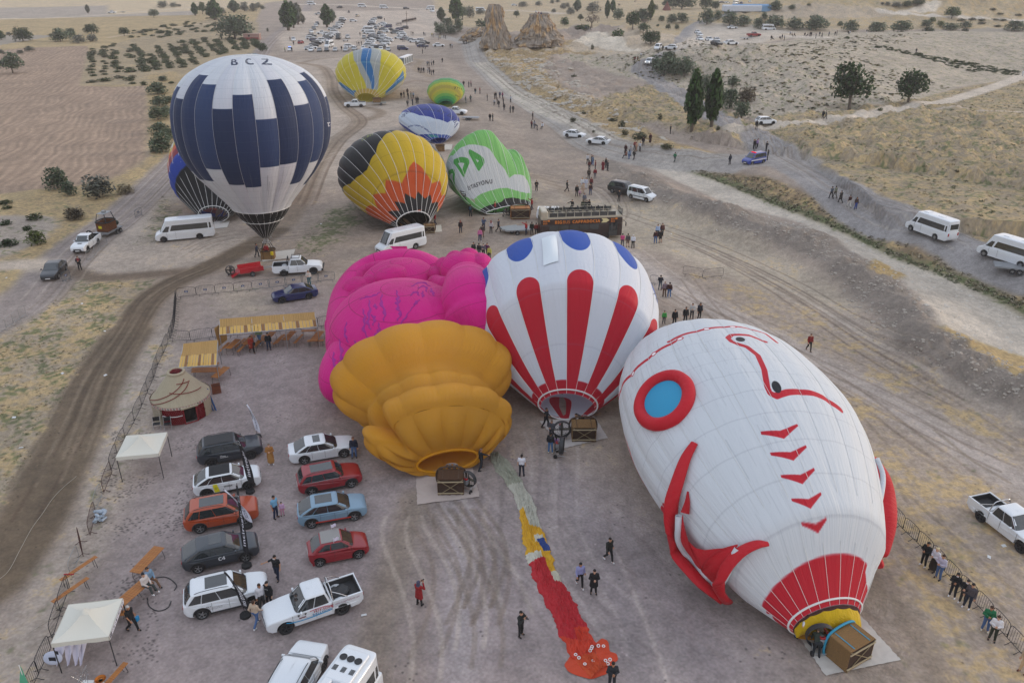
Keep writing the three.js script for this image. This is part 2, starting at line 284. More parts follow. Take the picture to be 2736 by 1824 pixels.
function paint([x0,x1,z0,z1,W,H],n){
const sx=W /(x1 - x0),sz=H /(z1 - z0);
const draw=(ctx,o,style)=>{
ctx.beginPath();o.pts.forEach((p,i)=> ctx[i?'lineTo':'moveTo']((p[0]- x0)*sx,(p[1]- z0)*sz));
if(o.kind==='fill'){ctx.closePath();ctx.fillStyle=style;ctx.fill();}else{
// lines run through smooth curves
const c=o.thin?o.pts.map((p)=> V(p[0],0,p[1])):new THREE.CatmullRomCurve3(o.pts.map((p)=> V(p[0],0,p[1])),false,'centripetal').getPoints(o.pts.length*8);
ctx.beginPath();c.forEach((p,i)=> ctx[i?'lineTo':'moveTo']((p.x - x0)*sx,(p.z - z0)*sz));
ctx.lineWidth=o.w*sx;ctx.lineCap=ctx.lineJoin='round';ctx.strokeStyle=style;ctx.stroke();
}
};
const blurred=(ctx,b)=>{const r=b*sx*0.6;ctx.filter=r > 0.6?`blur(${Math.min(r, 60).toFixed(1)}px)`:'none';};
const col=canvas(W,H,(ctx)=>{ctx.fillStyle=DUST;ctx.fillRect(0,0,W,H);for(const o of ops){if(o.thin&&(n===2||!o.pts.some((p)=> p[0]> x0&&p[0]< x1&&p[1]> z0&&p[1]< z1)))continue;ctx.globalAlpha=o.alpha??1;blurred(ctx,o.blur??0);draw(ctx,o,o.color);}});
const msk=canvas(W,H,(ctx)=>{ctx.fillStyle='#000';ctx.fillRect(0,0,W,H);for(const o of ops){if(o.thin)continue;ctx.globalAlpha=o.alpha??1;blurred(ctx,Math.max(o.blur??0,0.5));draw(ctx,o,`rgb(${((o.grass ?? 0) * 255) | 0},${((o.green ?? 0) * 255) | 0},${o.furrow ? 255 : o.tuff ? 128 : 0})`);}});
const cx=col.getContext('2d'),im=cx.getImageData(0,0,W,H),d=im.data,m=msk.getContext('2d').getImageData(0,0,W,H).data;
const fur=[...P(0,360).sub(P(290,163)).setY(0).normalize()],fpx=-fur[2],fpz=fur[0];
seeded(100 + n);
for(let j=0;j < H;j++)for(let i=0;i < W;i++){
const k=(j*W + i)*4,x=x0 +(i + 0.5)/ sx,z=z0 +(j + 0.5)/ sz,big=N2(x / 17,z / 17),mid=N2(x / 5.1 + 9,z / 5.1),small=N2(x / 1.3,z / 1.3 + 4);
const tiny=n===0?N2(x / 0.33,z / 0.33):0,w=rnd()- 0.5;
let f=1 + 0.05*big + 0.055*mid + 0.06*small + 0.06*tiny + 0.13*w,r=d[k],g=d[k + 1],b=d[k + 2];
const dry=m[k]/ 255,green=m[k + 1]/ 255,fu=m[k + 2];
if(fu > 190){const s=(x*fpx + z*fpz)+ 1.2*big;f*=1 + 0.055*Math.sin(s*3.9)+ 0.05*N2(s*0.9,(x*fpz - z*fpx)*0.03);}
let clump=0.5 + 0.5*(0.5*mid + 0.45*small + 0.3*(tiny||w));
if(fu > 90&&fu < 160){
const h0=height(x,z),up=sstep(0.05,0.5,h0 -(height(x + 3,z)+ height(x - 3,z)+ height(x,z + 3)+ height(x,z - 3))/ 4 + 0.2*small),t=up*0.75;
r=lerp(r,186,t);g=lerp(g,176,t);b=lerp(b,163,t);clump*=1 - t;
}
if(dry > 0.02){const t=sstep(1 - dry - 0.18,1 - dry + 0.22,clump)*0.8;r=lerp(r,172,t);g=lerp(g,149,t);b=lerp(b,107,t);const t2=sstep(0.45,0.75,0.5 + 0.5*N2(x / 0.8 + 31,z / 0.8))*dry*0.5;r=lerp(r,112,t2);g=lerp(g,100,t2);b=lerp(b,78,t2);}
if(green > 0.02){const v=0.5 + 0.5*(0.55*N2(x / 3.3 + 50,z / 3.3)+ 0.55*N2(x / 0.9 + 5,z / 0.9)),t=sstep(1 - green - 0.2,1 - green + 0.15,v)*0.75;r=lerp(r,92,t);g=lerp(g,100,t);b=lerp(b,64,t);}
if(n===0){const s=N2(x / 0.17 + 9,z / 0.17)+ 0.5*mid,sp=speckled(x,z);if(s >(sp?0.8:1.22))f*=0.6;else if(s < -1.3)f*=1.28;}
d[k]=clamp(r*f*1.03,0,255);d[k + 1]=clamp(g*f*1.015,0,255);d[k + 2]=clamp(b*f*1.0,0,255);
}
cx.putImageData(im,0,0);
return col;
}
function idMap([x0,x1,z0,z1]){
const W=900,H=900,sx=W /(x1 - x0),sz=H /(z1 - z0);
const c=canvas(W,H,(ctx)=>{
ctx.imageSmoothingEnabled=false;ctx.fillStyle='#000';ctx.fillRect(0,0,W,H);
for(const o of ops){
if(!o.id)continue;const s=`rgb(${ID_LIST.indexOf(o.id) * 20},0,0)`;ctx.beginPath();
o.pts.forEach((p,i)=> ctx[i?'lineTo':'moveTo']((p[0]- x0)*sx,(p[1]- z0)*sz));
if(o.kind==='fill'){ctx.closePath();ctx.fillStyle=s;ctx.fill();}else{ctx.lineWidth=o.w*sx;ctx.lineCap=ctx.lineJoin='round';ctx.strokeStyle=s;ctx.stroke();}
}
}),d=c.getContext('2d').getImageData(0,0,W,H).data;
return(x,z)=>{const i=((x - x0)*sx)|0,j=((z - z0)*sz)|0;return i < 0||j < 0||i >=W||j >=H?0:Math.round(d[(j*W + i)*4]/ 20);};
}
const idAt=(()=>{const a=REGIONS.map(idMap);return(x,z)=>{const n=REGIONS.findIndex(([x0,x1,z0,z1])=> x > x0&&x < x1&&z > z0&&z < z1);return n < 0?0:a[n](x,z);};})();
{
// fine grain of soil as relief, tiling every 3 m; it repeats far below what can be seen
const S=512,grain=new Uint8Array(S*S*4);seeded(5);
const tile=(u,v,f,o)=>{const a=u*Math.PI*2,b=v*Math.PI*2;return N3(Math.cos(a)*f + o,Math.sin(a)*f + Math.cos(b)*f,Math.sin(b)*f - o);};
for(let j=0;j < S;j++)for(let i=0;i < S;i++){const u=i / S,v=j / S,h=128 + 50*tile(u,v,2.2,3)+ 40*tile(u,v,6,8)+ 26*(rnd()- 0.5);const k=(j*S + i)*4;grain[k]=grain[k + 1]=grain[k + 2]=clamp(h,0,255);grain[k + 3]=255;}
const gt=new THREE.DataTexture(grain,S,S);gt.wrapS=gt.wrapT=THREE.RepeatWrapping;gt.magFilter=THREE.LinearFilter;gt.needsUpdate=true;
const mats=REGIONS.map((R,n)=>{
const t=canvasTexture(paint(R,n));t.wrapS=t.wrapT=THREE.ClampToEdgeWrapping;
const bt=gt.clone();bt.repeat.set((R[1]- R[0])/(n?9:3),(R[3]- R[2])/(n?9:3));
return new THREE.MeshStandardMaterial({map:t,roughness:0.97,bumpMap:bt,bumpScale:n?0.12:0.05});
});
mats.push(std(lin(0.33,0.28,0.22),1));
const byId=ID_LIST.map(()=> mats.map(()=>({tri:[]})));
const vx=(k)=>{const i=(k /(NA + 1))|0,j=k %(NA + 1),r=ringR(i),a=lerp(A0,A1,j / NA);return[r*Math.sin(a),HT[k],-r*Math.cos(a)];};
for(let i=0;i < NR;i++)for(let j=0;j < NA;j++){
const k=i*(NA + 1)+ j,a=vx(k),c=vx(k + NA + 2),x=(a[0]+ c[0])/ 2,z=(a[2]+ c[2])/ 2;
let n=REGIONS.findIndex(([x0,x1,z0,z1])=> Math.min(a[0],c[0])> x0 + 0.5&&Math.max(a[0],c[0])< x1 - 0.5&&Math.min(a[2],c[2])> z0 + 2&&Math.max(a[2],c[2])< z1 - 0.5);if(n < 0)n=mats.length - 1;
byId[idAt(x,z)][n].tri.push(k,k + 1,k + NA + 2,k,k + NA + 2,k + NA + 1);
}
// normals of the whole height field, so that pieces meet without a seam
const nrm=(k)=>{const[x,,z]=vx(k),e=Math.max(0.25,Math.hypot(x,z)*0.004);return V(height(x - e,z)- height(x + e,z),2*e,height(x,z - e)- height(x,z + e)).normalize();};
ID_LIST.forEach((id,d)=>{
const pos=[],nor=[],uv=[],idx=[],groups=[];
byId[d].forEach(({tri},n)=>{
if(!tri.length)return;const map=new Map(),start=idx.length,R=REGIONS[n];
for(const k of tri){
if(!map.has(k)){map.set(k,pos.length / 3);const p=vx(k),m=nrm(k);pos.push(...p);nor.push(m.x,m.y,m.z);uv.push(...(R?[(p[0]- R[0])/(R[1]- R[0]),1 -(p[2]- R[2])/(R[3]- R[2])]:[0,0]));}
idx.push(map.get(k));
}
groups.push([start,idx.length - start,n]);
});
if(d===0){
const start=idx.length,at=pos.length / 3,S4=4000;
pos.push(-S4,-3.5,-S4,S4,-3.5,-S4,S4,-3.5,S4,-S4,-3.5,S4);for(let n=0;n < 4;n++){nor.push(0,1,0);uv.push(0,0);}
idx.push(at,at + 2,at + 1,at,at + 3,at + 2);groups.push([start,6,mats.length - 1]);
}
if(!idx.length)return;
const g=new THREE.BufferGeometry();g.setAttribute('position',new THREE.Float32BufferAttribute(pos,3));g.setAttribute('normal',new THREE.Float32BufferAttribute(nor,3));g.setAttribute('uv',new THREE.Float32BufferAttribute(uv,2));g.setIndex(idx);
for(const[s,c,n]of groups)g.addGroup(s,c,n);
const o=part(id,g,mats,scene);o.castShadow=false;o.userData.kind='structure';
});
}
// ---------------------------------------------------------------- trees, shrubs, vines
const leafM=(c)=> new THREE.MeshPhysicalMaterial({color:c,roughness:0.9,side:THREE.DoubleSide,transmission:0.35,thickness:0,specularIntensity:0.3});
const LEAF={
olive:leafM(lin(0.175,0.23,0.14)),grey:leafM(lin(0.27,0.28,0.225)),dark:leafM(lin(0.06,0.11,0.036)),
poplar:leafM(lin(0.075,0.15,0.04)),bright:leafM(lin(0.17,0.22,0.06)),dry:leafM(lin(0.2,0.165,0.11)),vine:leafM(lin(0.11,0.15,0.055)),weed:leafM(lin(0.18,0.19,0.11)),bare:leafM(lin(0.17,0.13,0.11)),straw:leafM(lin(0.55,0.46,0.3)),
};
const BARK=std(lin(0.12,0.095,0.07),0.95);
// crown of unit height (0..1) and about unit width: leaf-sized faces spread through overlapping lobes
function crownGeo(lobes,n,size,droop=0){
const pos=[],nor=[],tot=lobes.reduce((s,l)=> s + l[3]*l[3],0);
for(const[cx,cy,cz,r,sy=1]of lobes){
const m=Math.round((n*r*r)/ tot);
for(let k=0;k < m;k++){
const d=V(rnd()- 0.5,rnd()- 0.5,rnd()- 0.5).normalize(),q=0.45 + 0.62*Math.sqrt(rnd()),ragged=1 + 0.22*N3(d.x*2.5 + cx*9,d.y*2.5 + cy*9,d.z*2.5),c=V(cx + d.x*r*q*ragged,cy + d.y*r*sy*q*ragged,cz + d.z*r*q*ragged);
if(c.y < 0)c.y=0.02*rnd();
const s=size*(0.6 + 0.8*rnd()),a=V(rnd()- 0.5,rnd()- 0.5 - droop,rnd()- 0.5).normalize().multiplyScalar(s),b=V(rnd()- 0.5,rnd()- 0.5,rnd()- 0.5).cross(a).normalize().multiplyScalar(s*0.55);
const nn=d.clone().add(V(rnd()- 0.5,0.5*rnd(),rnd()- 0.5)).normalize();
for(const p of[c.clone().add(a),c.clone().add(b),c.clone().sub(a),c.clone().add(a),c.clone().sub(a),c.clone().sub(b)]){pos.push(p.x,p.y,p.z);nor.push(nn.x,nn.y,nn.z);}
}
}
const g=new THREE.BufferGeometry();g.setAttribute('position',new THREE.Float32BufferAttribute(pos,3));g.setAttribute('normal',new THREE.Float32BufferAttribute(nor,3));return g;
}
const ring=(n,r,y,lr,sy)=> Array.from({length:n},(_,k)=>{const a=(k / n)*6.283 + rnd();return[Math.cos(a)*r*(0.7 + 0.5*rnd()),y*(0.85 + 0.3*rnd()),Math.sin(a)*r*(0.7 + 0.5*rnd()),lr*(0.75 + 0.5*rnd()),sy];});
const VAR={};
{
seeded(21);
const mk=(name,count,f)=>(VAR[name]=Array.from({length:count},f));
mk('bush',5,()=> crownGeo([...ring(5,0.27,0.34,0.27),...ring(4,0.14,0.62,0.24),[0,0.45,0,0.3]],900,0.055));
mk('tree',4,()=> crownGeo([...ring(6,0.3,0.52,0.23),...ring(4,0.17,0.76,0.21),[0,0.6,0,0.25],[0.1,0.36,0.1,0.16]],1300,0.05));
mk('round',2,()=> crownGeo([...ring(7,0.33,0.38,0.24),...ring(5,0.2,0.66,0.24),[0,0.45,0,0.34]],1700,0.045));
mk('column',3,()=> crownGeo([[0,0.24,0,0.24,0.5],[0.1,0.36,0.05,0.3,0.5],[-0.08,0.46,0,0.33,0.5],[0.05,0.58,-0.04,0.33,0.5],[0,0.7,0.03,0.28,0.5],[0.02,0.82,0,0.2,0.55],[-0.02,0.92,0,0.11,0.7]],2600,0.055,0.3));
mk('low',3,()=> crownGeo([...ring(5,0.34,0.3,0.24,1.3),[0,0.4,0,0.3,1.4]],260,0.1));
mk('twigs',2,()=> crownGeo([...ring(7,0.32,0.6,0.2),[0,0.75,0,0.26]],420,0.035));
}
function trunkGeo(branches,lean=0){
const g=[bar([0,-0.05,0],[lean*0.4,0.3,0.02],0.045,7,0.033)];
for(let k=0;k < branches;k++){const a=(k / branches)*6.283 + rnd()*1.5,e=V(lean + Math.cos(a)*0.24,0.55 + 0.25*rnd(),Math.sin(a)*0.24);g.push(bar([lean*0.4,0.27,0.02],e,0.026,5,0.01));g.push(bar(e.clone().lerp(V(lean*0.4,0.27,0),0.35),e.clone().add(V((rnd()- 0.5)*0.25,0.12,(rnd()- 0.5)*0.25)),0.014,4,0.005));}
return merge(g);
}
seeded(31);const TRUNK={tree:[0,1,2].map(()=> trunkGeo(5,(rnd()- 0.5)*0.1)),bush:[trunkGeo(4)],column:[merge([bar([0,-0.03,0],[0,0.5,0],0.10,7,0.06),bar([0,0.14,0],[0.12,0.4,0.05],0.04,5,0.02),bar([0,0.18,0],[-0.12,0.45,-0.03],0.04,5,0.02)])]};
let plantN=0;
function plant(kind,leaf,c,r,x,y,hp,wp,name,label,cat,group,sink=0){
const[pxx,pyy]=q(c,r,x,y),g=P(pxx,pyy),d=Math.hypot(g.x,g.z),[,,z]=proj(g),k=(z*z)/(FOCAL*d),h=(hp / 3.4386)*k,w=(wp / 3.4386)*(z / FOCAL),n=plantN++;
const o=thing(name,label,cat,[g.x,g.y - sink,g.z],n*2.4,group),v=VAR[kind][n % VAR[kind].length],wide={column:0.72,tree:1.0,round:1.08,low:1.1,bush:0.98,twigs:1.0}[kind];
const m=part('crown',v,LEAF[leaf],o);m.scale.set(w / wide,h,w / wide);
const t=TRUNK[kind==='column'?'column':kind==='tree'||kind==='twigs'?'tree':'bush'],tk=part('trunk',t[n % t.length],BARK,o);tk.scale.set(Math.min(w,h)*(kind==='column'?1.2:1),h*(kind==='bush'||kind==='low'?0.7:1),Math.min(w,h)*(kind==='column'?1.2:1));
return o;
}
{
const B=(list,kind,leaf,name,label,cat,group)=> list.forEach(([c,r,x,y,h,w])=> plant(kind,leaf,c,r,x,y,h,w,name,label,cat,group));
// left upland trees
plant('round','dark',0,0,210,378,165,165,'tree','dense dark green tree, farthest left whole one on the straw field edge','tree');
plant('round','dark',0,0,10,365,105,85,'tree','dark green tree cut by the left edge of the view beyond the field','tree');
plant('bush','olive',0,0,555,380,155,190,'tree','broad olive green tree between two darker trees above the ploughed field','tree');
plant('bush','olive',0,0,655,335,110,100,'tree','lighter olive tree touching the right side of the broad olive one','tree');
plant('round','dark',0,0,838,308,112,130,'tree','small very dark green tree above two grey shrubs','tree');
plant('bush','grey',0,0,725,396,92,135,'shrub','rounded grey shrub, larger of the two below the small dark tree','shrub');
plant('bush','grey',0,0,845,380,78,112,'shrub','rounded grey green shrub, smaller of the two below the small dark tree','shrub');
B([[0,0,265,470,65,92],[0,0,185,490,46,60],[0,0,12,492,52,50],[0,0,75,322,36,50]],'bush','grey','shrub','pale grey shrub on the upper edge of the ploughed field','shrub','grey shrubs along the top of the ploughed field');
plant('tree','olive',0,0,115,672,205,205,'tree','lone open crowned tree with bent trunk standing on the ploughed field','tree');
plant('tree','dark',0,0,1140,330,86,100,'tree','small green tree on a thin trunk left of the vineyard','tree');
plant('tree','olive',0,0,1412,162,82,100,'tree','pale green round tree on a thin trunk above the vineyard','tree');
plant('column','grey',0,0,806,120,88,40,'tree','thin lone hazy tree on the far field beside the road','tree');
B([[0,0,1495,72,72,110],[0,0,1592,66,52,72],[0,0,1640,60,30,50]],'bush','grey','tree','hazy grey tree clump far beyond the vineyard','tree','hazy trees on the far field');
plant('column','poplar',0,0,1792,142,128,62,'poplar_tree','short pointed poplar left of the big round tree by the vineyard','tree');
plant('tree','poplar',0,0,1858,130,112,75,'tree','small forked tree right of the short pointed poplar','tree');
plant('column','poplar',0,0,1975,182,195,130,'poplar_tree','tall leafy poplar just behind the big round tree by the vineyard','tree');
plant('column','olive',0,0,2150,112,120,95,'poplar_tree','hazy tall poplar rising over the big round tree','tree');
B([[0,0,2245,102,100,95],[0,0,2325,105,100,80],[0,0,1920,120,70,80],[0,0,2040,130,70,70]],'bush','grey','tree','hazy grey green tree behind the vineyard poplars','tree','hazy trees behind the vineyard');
plant('round','olive',0,0,2160,358,265,320,'tree','big round dusty green tree at the top corner of the vineyard','tree');
// bushes along the field's right edge
B([[0,0,1445,862,132,205],[0,0,1492,742,62,100],[0,0,1462,972,112,170],[0,0,1450,1102,142,180],[0,0,1530,1065,110,120],[0,0,1470,1222,124,192],[0,0,1560,1275,135,110],[0,0,1490,1392,215,230],[0,0,1425,1402,64,110],[0,0,1550,940,70,110]],'bush','olive','shrub','silvery green shrub in the row along the ploughed field edge','shrub','silvery shrubs in a row beside the ploughed field');
plant('low','vine',0,0,1322,782,58,64,'shrub','low leafy green bush at the top of the silvery shrub row','shrub');
plant('low','dark',0,0,1572,764,26,60,'shrub','small dark low bush right of the silvery shrub row','shrub');
plant('bush','olive',0,1,530,162,240,235,'shrub','silvery shrub, left of three by the left dirt road','shrub');
plant('bush','olive',0,1,630,222,150,160,'shrub','small silvery shrub between two larger ones by the left dirt road','shrub');
plant('bush','grey',0,1,910,244,240,285,'shrub','large spreading grey shrub by the left dirt road','shrub');
plant('bush','dry',0,1,690,445,140,190,'shrub','dry brownish shrub above the white pickup with trailer','shrub');
plant('bush','bright',0,1,338,676,185,160,'shrub','bright green rounded bush on the sandy patch at the left','shrub');
plant('low','dark',0,1,70,684,92,160,'shrub','dark green sprawling bush below the bright green one','shrub');
plant('low','vine',0,1,312,446,86,130,'shrub','open dark green bush on the sandy patch','shrub');
plant('low','dark',0,1,45,494,60,112,'shrub','low dark green bush at the left edge on sand','shrub');
plant('low','dark',0,1,240,545,60,80,'shrub','small dark bush touching the bright green bush','shrub');
plant('low','vine',0,1,40,300,46,130,'shrub','flat leafy bush at the left edge below the ploughed field','shrub');plant('low','vine',0,1,60,345,40,100,'shrub','second flat leafy bush at the left edge below the ploughed field','shrub');
plant('bush','straw',0,1,1150,205,90,170,'shrub','low straw coloured shrub beside the large grey shrub','shrub');
// poplars by the parking area
plant('column','poplar',1,0,298,278,280,125,'poplar_tree','tall poplar, nearest to the left road beside the parked cars','tree');plant('column','poplar',1,0,345,255,250,80,'poplar_tree','poplar half hidden behind the tall one by the left road','tree');
plant('column','grey',1,0,385,225,205,88,'poplar_tree','pale hazy poplar along the far part of the left road','tree');plant('column','grey',1,0,430,215,90,45,'shrub','dusty narrow bush by the far part of the left road','shrub');
plant('column','poplar',1,0,652,250,220,100,'poplar_tree','poplar standing among the parked cars','tree');plant('column','olive',1,0,702,205,125,62,'poplar_tree','smaller poplar behind the one among the parked cars','tree');
B([[1,0,60,470,82,92],[1,0,8,440,72,70]],'round','dark','tree','dark rounded tree behind the lettered upright balloon by the field','tree','dark trees behind the upright balloon');
B([[1,0,60,85,45,50],[1,0,20,75,60,60],[1,0,105,290,40,24],[1,0,250,250,24,16]],'bush','grey','shrub','hazy shrub on the straw land left of the far road','shrub','hazy shrubs left of the far road');
// clump by the first rock
plant('column','poplar',1,0,1838,200,260,110,'poplar_tree','tall poplar left of the first rock pillar, cut by the top of the view','tree');
plant('column','olive',1,0,1702,195,132,70,'poplar_tree','feathery grey poplar left of the tall one by the rock','tree');plant('tree','olive',1,0,1900,180,120,90,'tree','green tree right of the tall poplar by the rock','tree');
B([[1,0,1962,162,115,115],[1,0,2060,132,62,90]],'bush','grey','tree','hazy grey tree beyond the tall poplar by the rock','tree','hazy trees beyond the rock pillar');
B([[1,0,1760,252,115,112],[1,0,1690,312,105,125],[1,0,1790,312,82,122],[1,0,1862,288,135,92],[1,0,1650,240,50,40]],'bush','olive','shrub','blue green shrub in the clump below the tall poplar by the rock','shrub','blue green shrubs left of the rock pillars');
plant('low','dark',1,0,2072,242,84,112,'shrub','dark leafy bush against the left foot of the first rock pillar','shrub');
// centre and right uplands
B([[2,0,40,162,66,60],[2,0,632,192,60,55],[2,0,1435,272,50,50]],'tree','dark','tree','small round green tree standing alone on the dry upland','tree','small trees on the dry upland');
plant('bush','poplar',2,0,482,232,85,92,'shrub','bright green rounded bush behind the second rock','shrub');
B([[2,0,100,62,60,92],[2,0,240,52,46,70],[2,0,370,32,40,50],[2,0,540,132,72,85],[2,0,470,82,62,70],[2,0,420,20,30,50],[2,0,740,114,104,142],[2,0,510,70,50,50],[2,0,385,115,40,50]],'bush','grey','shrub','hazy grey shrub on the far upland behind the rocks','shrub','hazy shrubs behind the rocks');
plant('column','olive',2,0,600,104,110,75,'poplar_tree','hazy olive poplar on the upland behind the second rock','tree');
plant('twigs','bare',2,0,735,255,145,155,'tree','bare reddish twiggy tree by the walkers above the white dune','tree');plant('twigs','bare',2,0,1210,245,80,110,'tree','bare reddish tree beside a dark open tree on the upland','tree');
plant('low','poplar',2,0,640,265,55,150,'shrub','low green bush under the bare reddish tree','shrub');
plant('column','poplar',2,0,875,168,170,52,'poplar_tree','slim dark poplar, left of a pair on the upland','tree');plant('column','poplar',2,0,925,108,115,50,'poplar_tree','slim dark poplar, right of a pair on the upland','tree');
plant('tree','dark',2,0,1110,268,155,132,'tree','dark open tree with visible trunk above the round dark tree','tree');plant('tree','olive',2,0,1205,302,95,112,'tree','small greyish tree right of the dark open tree','tree');
plant('column','bright',2,0,1275,184,190,55,'poplar_tree','light green poplar before olive shrubs on the upland','tree');
B([[2,0,975,178,112,122],[2,0,1200,192,132,190],[2,0,1375,192,62,60],[2,0,1470,212,92,112],[2,0,1560,204,95,130],[2,0,1515,268,52,50],[2,0,1310,90,60,80]],'bush','olive','shrub','blue green rounded shrub on the upland left of the far road','shrub','blue green shrubs left of the far road');
plant('low','poplar',2,0,972,334,88,112,'shrub','leafy fresh green bush left of the round dark tree','shrub');
plant('round','dark',2,0,1276,404,142,195,'tree','round very dark green tree at the end of the white dune','tree');
B([[2,0,1560,84,155,255],[2,0,1430,62,82,110],[2,0,1782,78,135,150],[2,0,1870,84,90,80]],'round','dark','tree','dense dark tree round the farm at the top of the view','tree','dense dark trees at the top of the view');
B([[2,0,1792,224,170,152],[2,0,1892,182,95,95],[2,0,2000,234,145,155],[2,0,2130,238,115,155],[2,0,2262,258,120,112],[2,0,2320,180,80,70],[3,0,60,258,132,205],[3,0,240,270,122,172],[3,0,440,276,162,245]],'bush','olive','shrub','large blue green shrub in the line behind the far car park','shrub','large shrubs lining the far car park');
B([[2,0,1440,590,150,165],[2,0,1325,645,140,115],[2,0,1398,695,185,185],[2,0,1490,690,175,180],[2,0,1592,695,205,165]],'bush','olive','shrub','large silvery green shrub in the thicket at the bend of the grey road','shrub','silvery thicket at the road bend');
plant('column','poplar',2,0,1650,1204,570,150,'poplar_tree','tall dark green poplar, left of the pair beside the grey road','tree');plant('column','poplar',2,0,1832,1164,540,145,'poplar_tree','tall dark green poplar, right of the pair beside the grey road','tree');
B([[2,0,1692,725,95,92],[2,0,1780,835,165,132],[2,0,2030,795,115,122],[2,0,2000,995,235,165],[2,0,1900,900,120,120],[2,0,2110,1085,165,165]],'bush','olive','shrub','silvery green shrub along the grey road behind the poplar pair','shrub','silvery shrubs behind the poplar pair');
plant('bush','dry',2,0,2150,950,165,180,'shrub','dry brownish shrub among the silvery ones right of the poplar pair','shrub');
B([[2,0,215,425,82,52],[2,0,740,452,62,30],[2,0,1362,1095,74,46],[2,0,1010,1165,82,60],[2,0,1040,1240,72,62],[2,0,1180,1275,84,135],[2,0,560,1115,52,60],[2,0,1430,1362,62,125],[2,0,1895,1190,50,42],[2,0,660,1045,28,50],[2,0,570,702,24,56],[2,0,265,388,30,55],[2,0,750,1215,30,30],[2,0,395,920,24,36],[2,0,920,1110,36,90]],'low','weed','shrub','small weedy green bush beside the dry stream bed','shrub','weedy bushes beside the stream bed');
B([[3,0,70,92,104,130],[3,0,20,92,62,60],[3,0,222,82,46,75],[3,0,376,52,26,42]],'bush','olive','shrub','blue green shrub on the ridge beyond the far car park','shrub','shrubs on the far ridge');
B([[3,0,665,238,52,60],[3,0,760,288,128,152],[3,0,1000,292,124,172],[3,0,1225,288,118,222],[3,0,1455,252,84,112],[3,0,1680,278,84,172],[3,0,1822,254,78,112],[3,0,2265,282,136,172]],'bush','olive','shrub','blue green shrub in the line behind the hilltop','shrub','shrubs behind the hilltop on the right');
B([[3,0,1512,204,58,72],[3,0,1585,244,64,80]],'bush','bright','shrub','yellowish green shrub in the line behind the hilltop','shrub','yellowish shrubs behind the hilltop');
B([[3,0,1480,285,52,122],[3,0,1815,283,38,62]],'low','dark','shrub','low dark green bush at the foot of the hilltop shrubs','shrub','low dark bushes behind the hilltop');
plant('tree','poplar',3,0,1690,170,112,135,'tree','lone leafy green tree beside the pale path on the far slope','tree');
B([[3,0,1380,44,66,135],[3,0,1280,62,64,90]],'round','dark','tree','dark tree behind the saddle of the far ridge','tree','dark trees behind the far ridge');
B([[3,0,1180,64,56,92],[3,0,1100,48,42,60],[3,0,1055,40,30,40]],'bush','grey','shrub','grey shrub behind the far ridge','shrub','grey shrubs behind the far ridge');
B([[3,0,1780,190,34,82],[3,0,1880,184,34,80],[3,0,1962,190,30,70],[3,0,2090,184,26,66],[3,0,2165,190,28,70],[3,0,2072,90,30,52],[3,0,2140,130,24,60],[3,0,2310,142,28,60],[3,0,1965,220,34,70],[3,0,2120,245,30,70]],'low','weed','shrub','low dark shrub scattered over the far right slope','shrub','low shrubs on the far right slope');
// the two trees on the hillside
for(const[x,y,h,w,label]of[[745,1010,430,350,'large spreading tree leaning right beside the pale path'],[1290,934,318,290,'smaller tree with slanting trunk right of the large one by the pale path']]){const o=plant('tree','dark',3,0,x,y,h,w,'tree',label,'tree');o.rotation.z=-0.12;}
plant('low','vine',3,0,1035,1015,38,48,'shrub','small green bush between the two hillside trees','shrub');plant('low','vine',3,0,730,352,30,55,'shrub','small yellow green bush just below the hilltop','shrub');
plant('tree','olive',2,0,1340,250,30,30,'tree','tiny tree left of the far road','tree');
}
{
seeded(41);const rows=[[835,790,850,455],[965,745,945,440],[1090,720,1030,410],[1200,770,1190,460],[1330,655,1290,480],[1250,470,1230,420],[1445,640,1385,500],[1570,625,1440,430],[1690,640,1570,410],[1800,590,1660,380],[1890,540,1760,375],[2010,500,1870,360],[2070,490,1990,370],[2180,460,2105,360],[2260,450,2230,360],[2345,430,2330,365],[1700,490,1640,440]];
const spots=[];
for(const[x0,y0,x1,y1]of rows){const a=PG(0,0,x0,y0),b=PG(0,0,x1,y1),L=a.distanceTo(b),n=Math.min(14,Math.round(L / 4.2));for(let k=0;k <=n;k++)if(rnd()<(x0 < 1250?0.75:0.95))spots.push(a.clone().lerp(b,k / n).add(V((rnd()- 0.5)*1.2,0,(rnd()- 0.5)*1.2)));}
for(let k=0;k < 62;k++){const u=rnd(),v=rnd();spots.push(PG(0,0,1180 + 850*u,lerp(370,300,u)- 150*v*(0.55 + 0.45*u)+ 10*(rnd()- 0.5)));}
let first;
spots.forEach((s,k)=>{
s.y=height(s.x,s.z);const label='low green vine bush in the rows of the vineyard above the fields';
const o=thing('vine',label,'vine',s,rnd()*6,'vines in the vineyard rows'),m=part('foliage',VAR.low[k % 3],LEAF[k % 5?'vine':'weed'],o),f=0.7 + 0.9*rnd();m.scale.set(2.2*f*(0.8 + 0.6*rnd()),0.95*f,2.2*f);
});
}
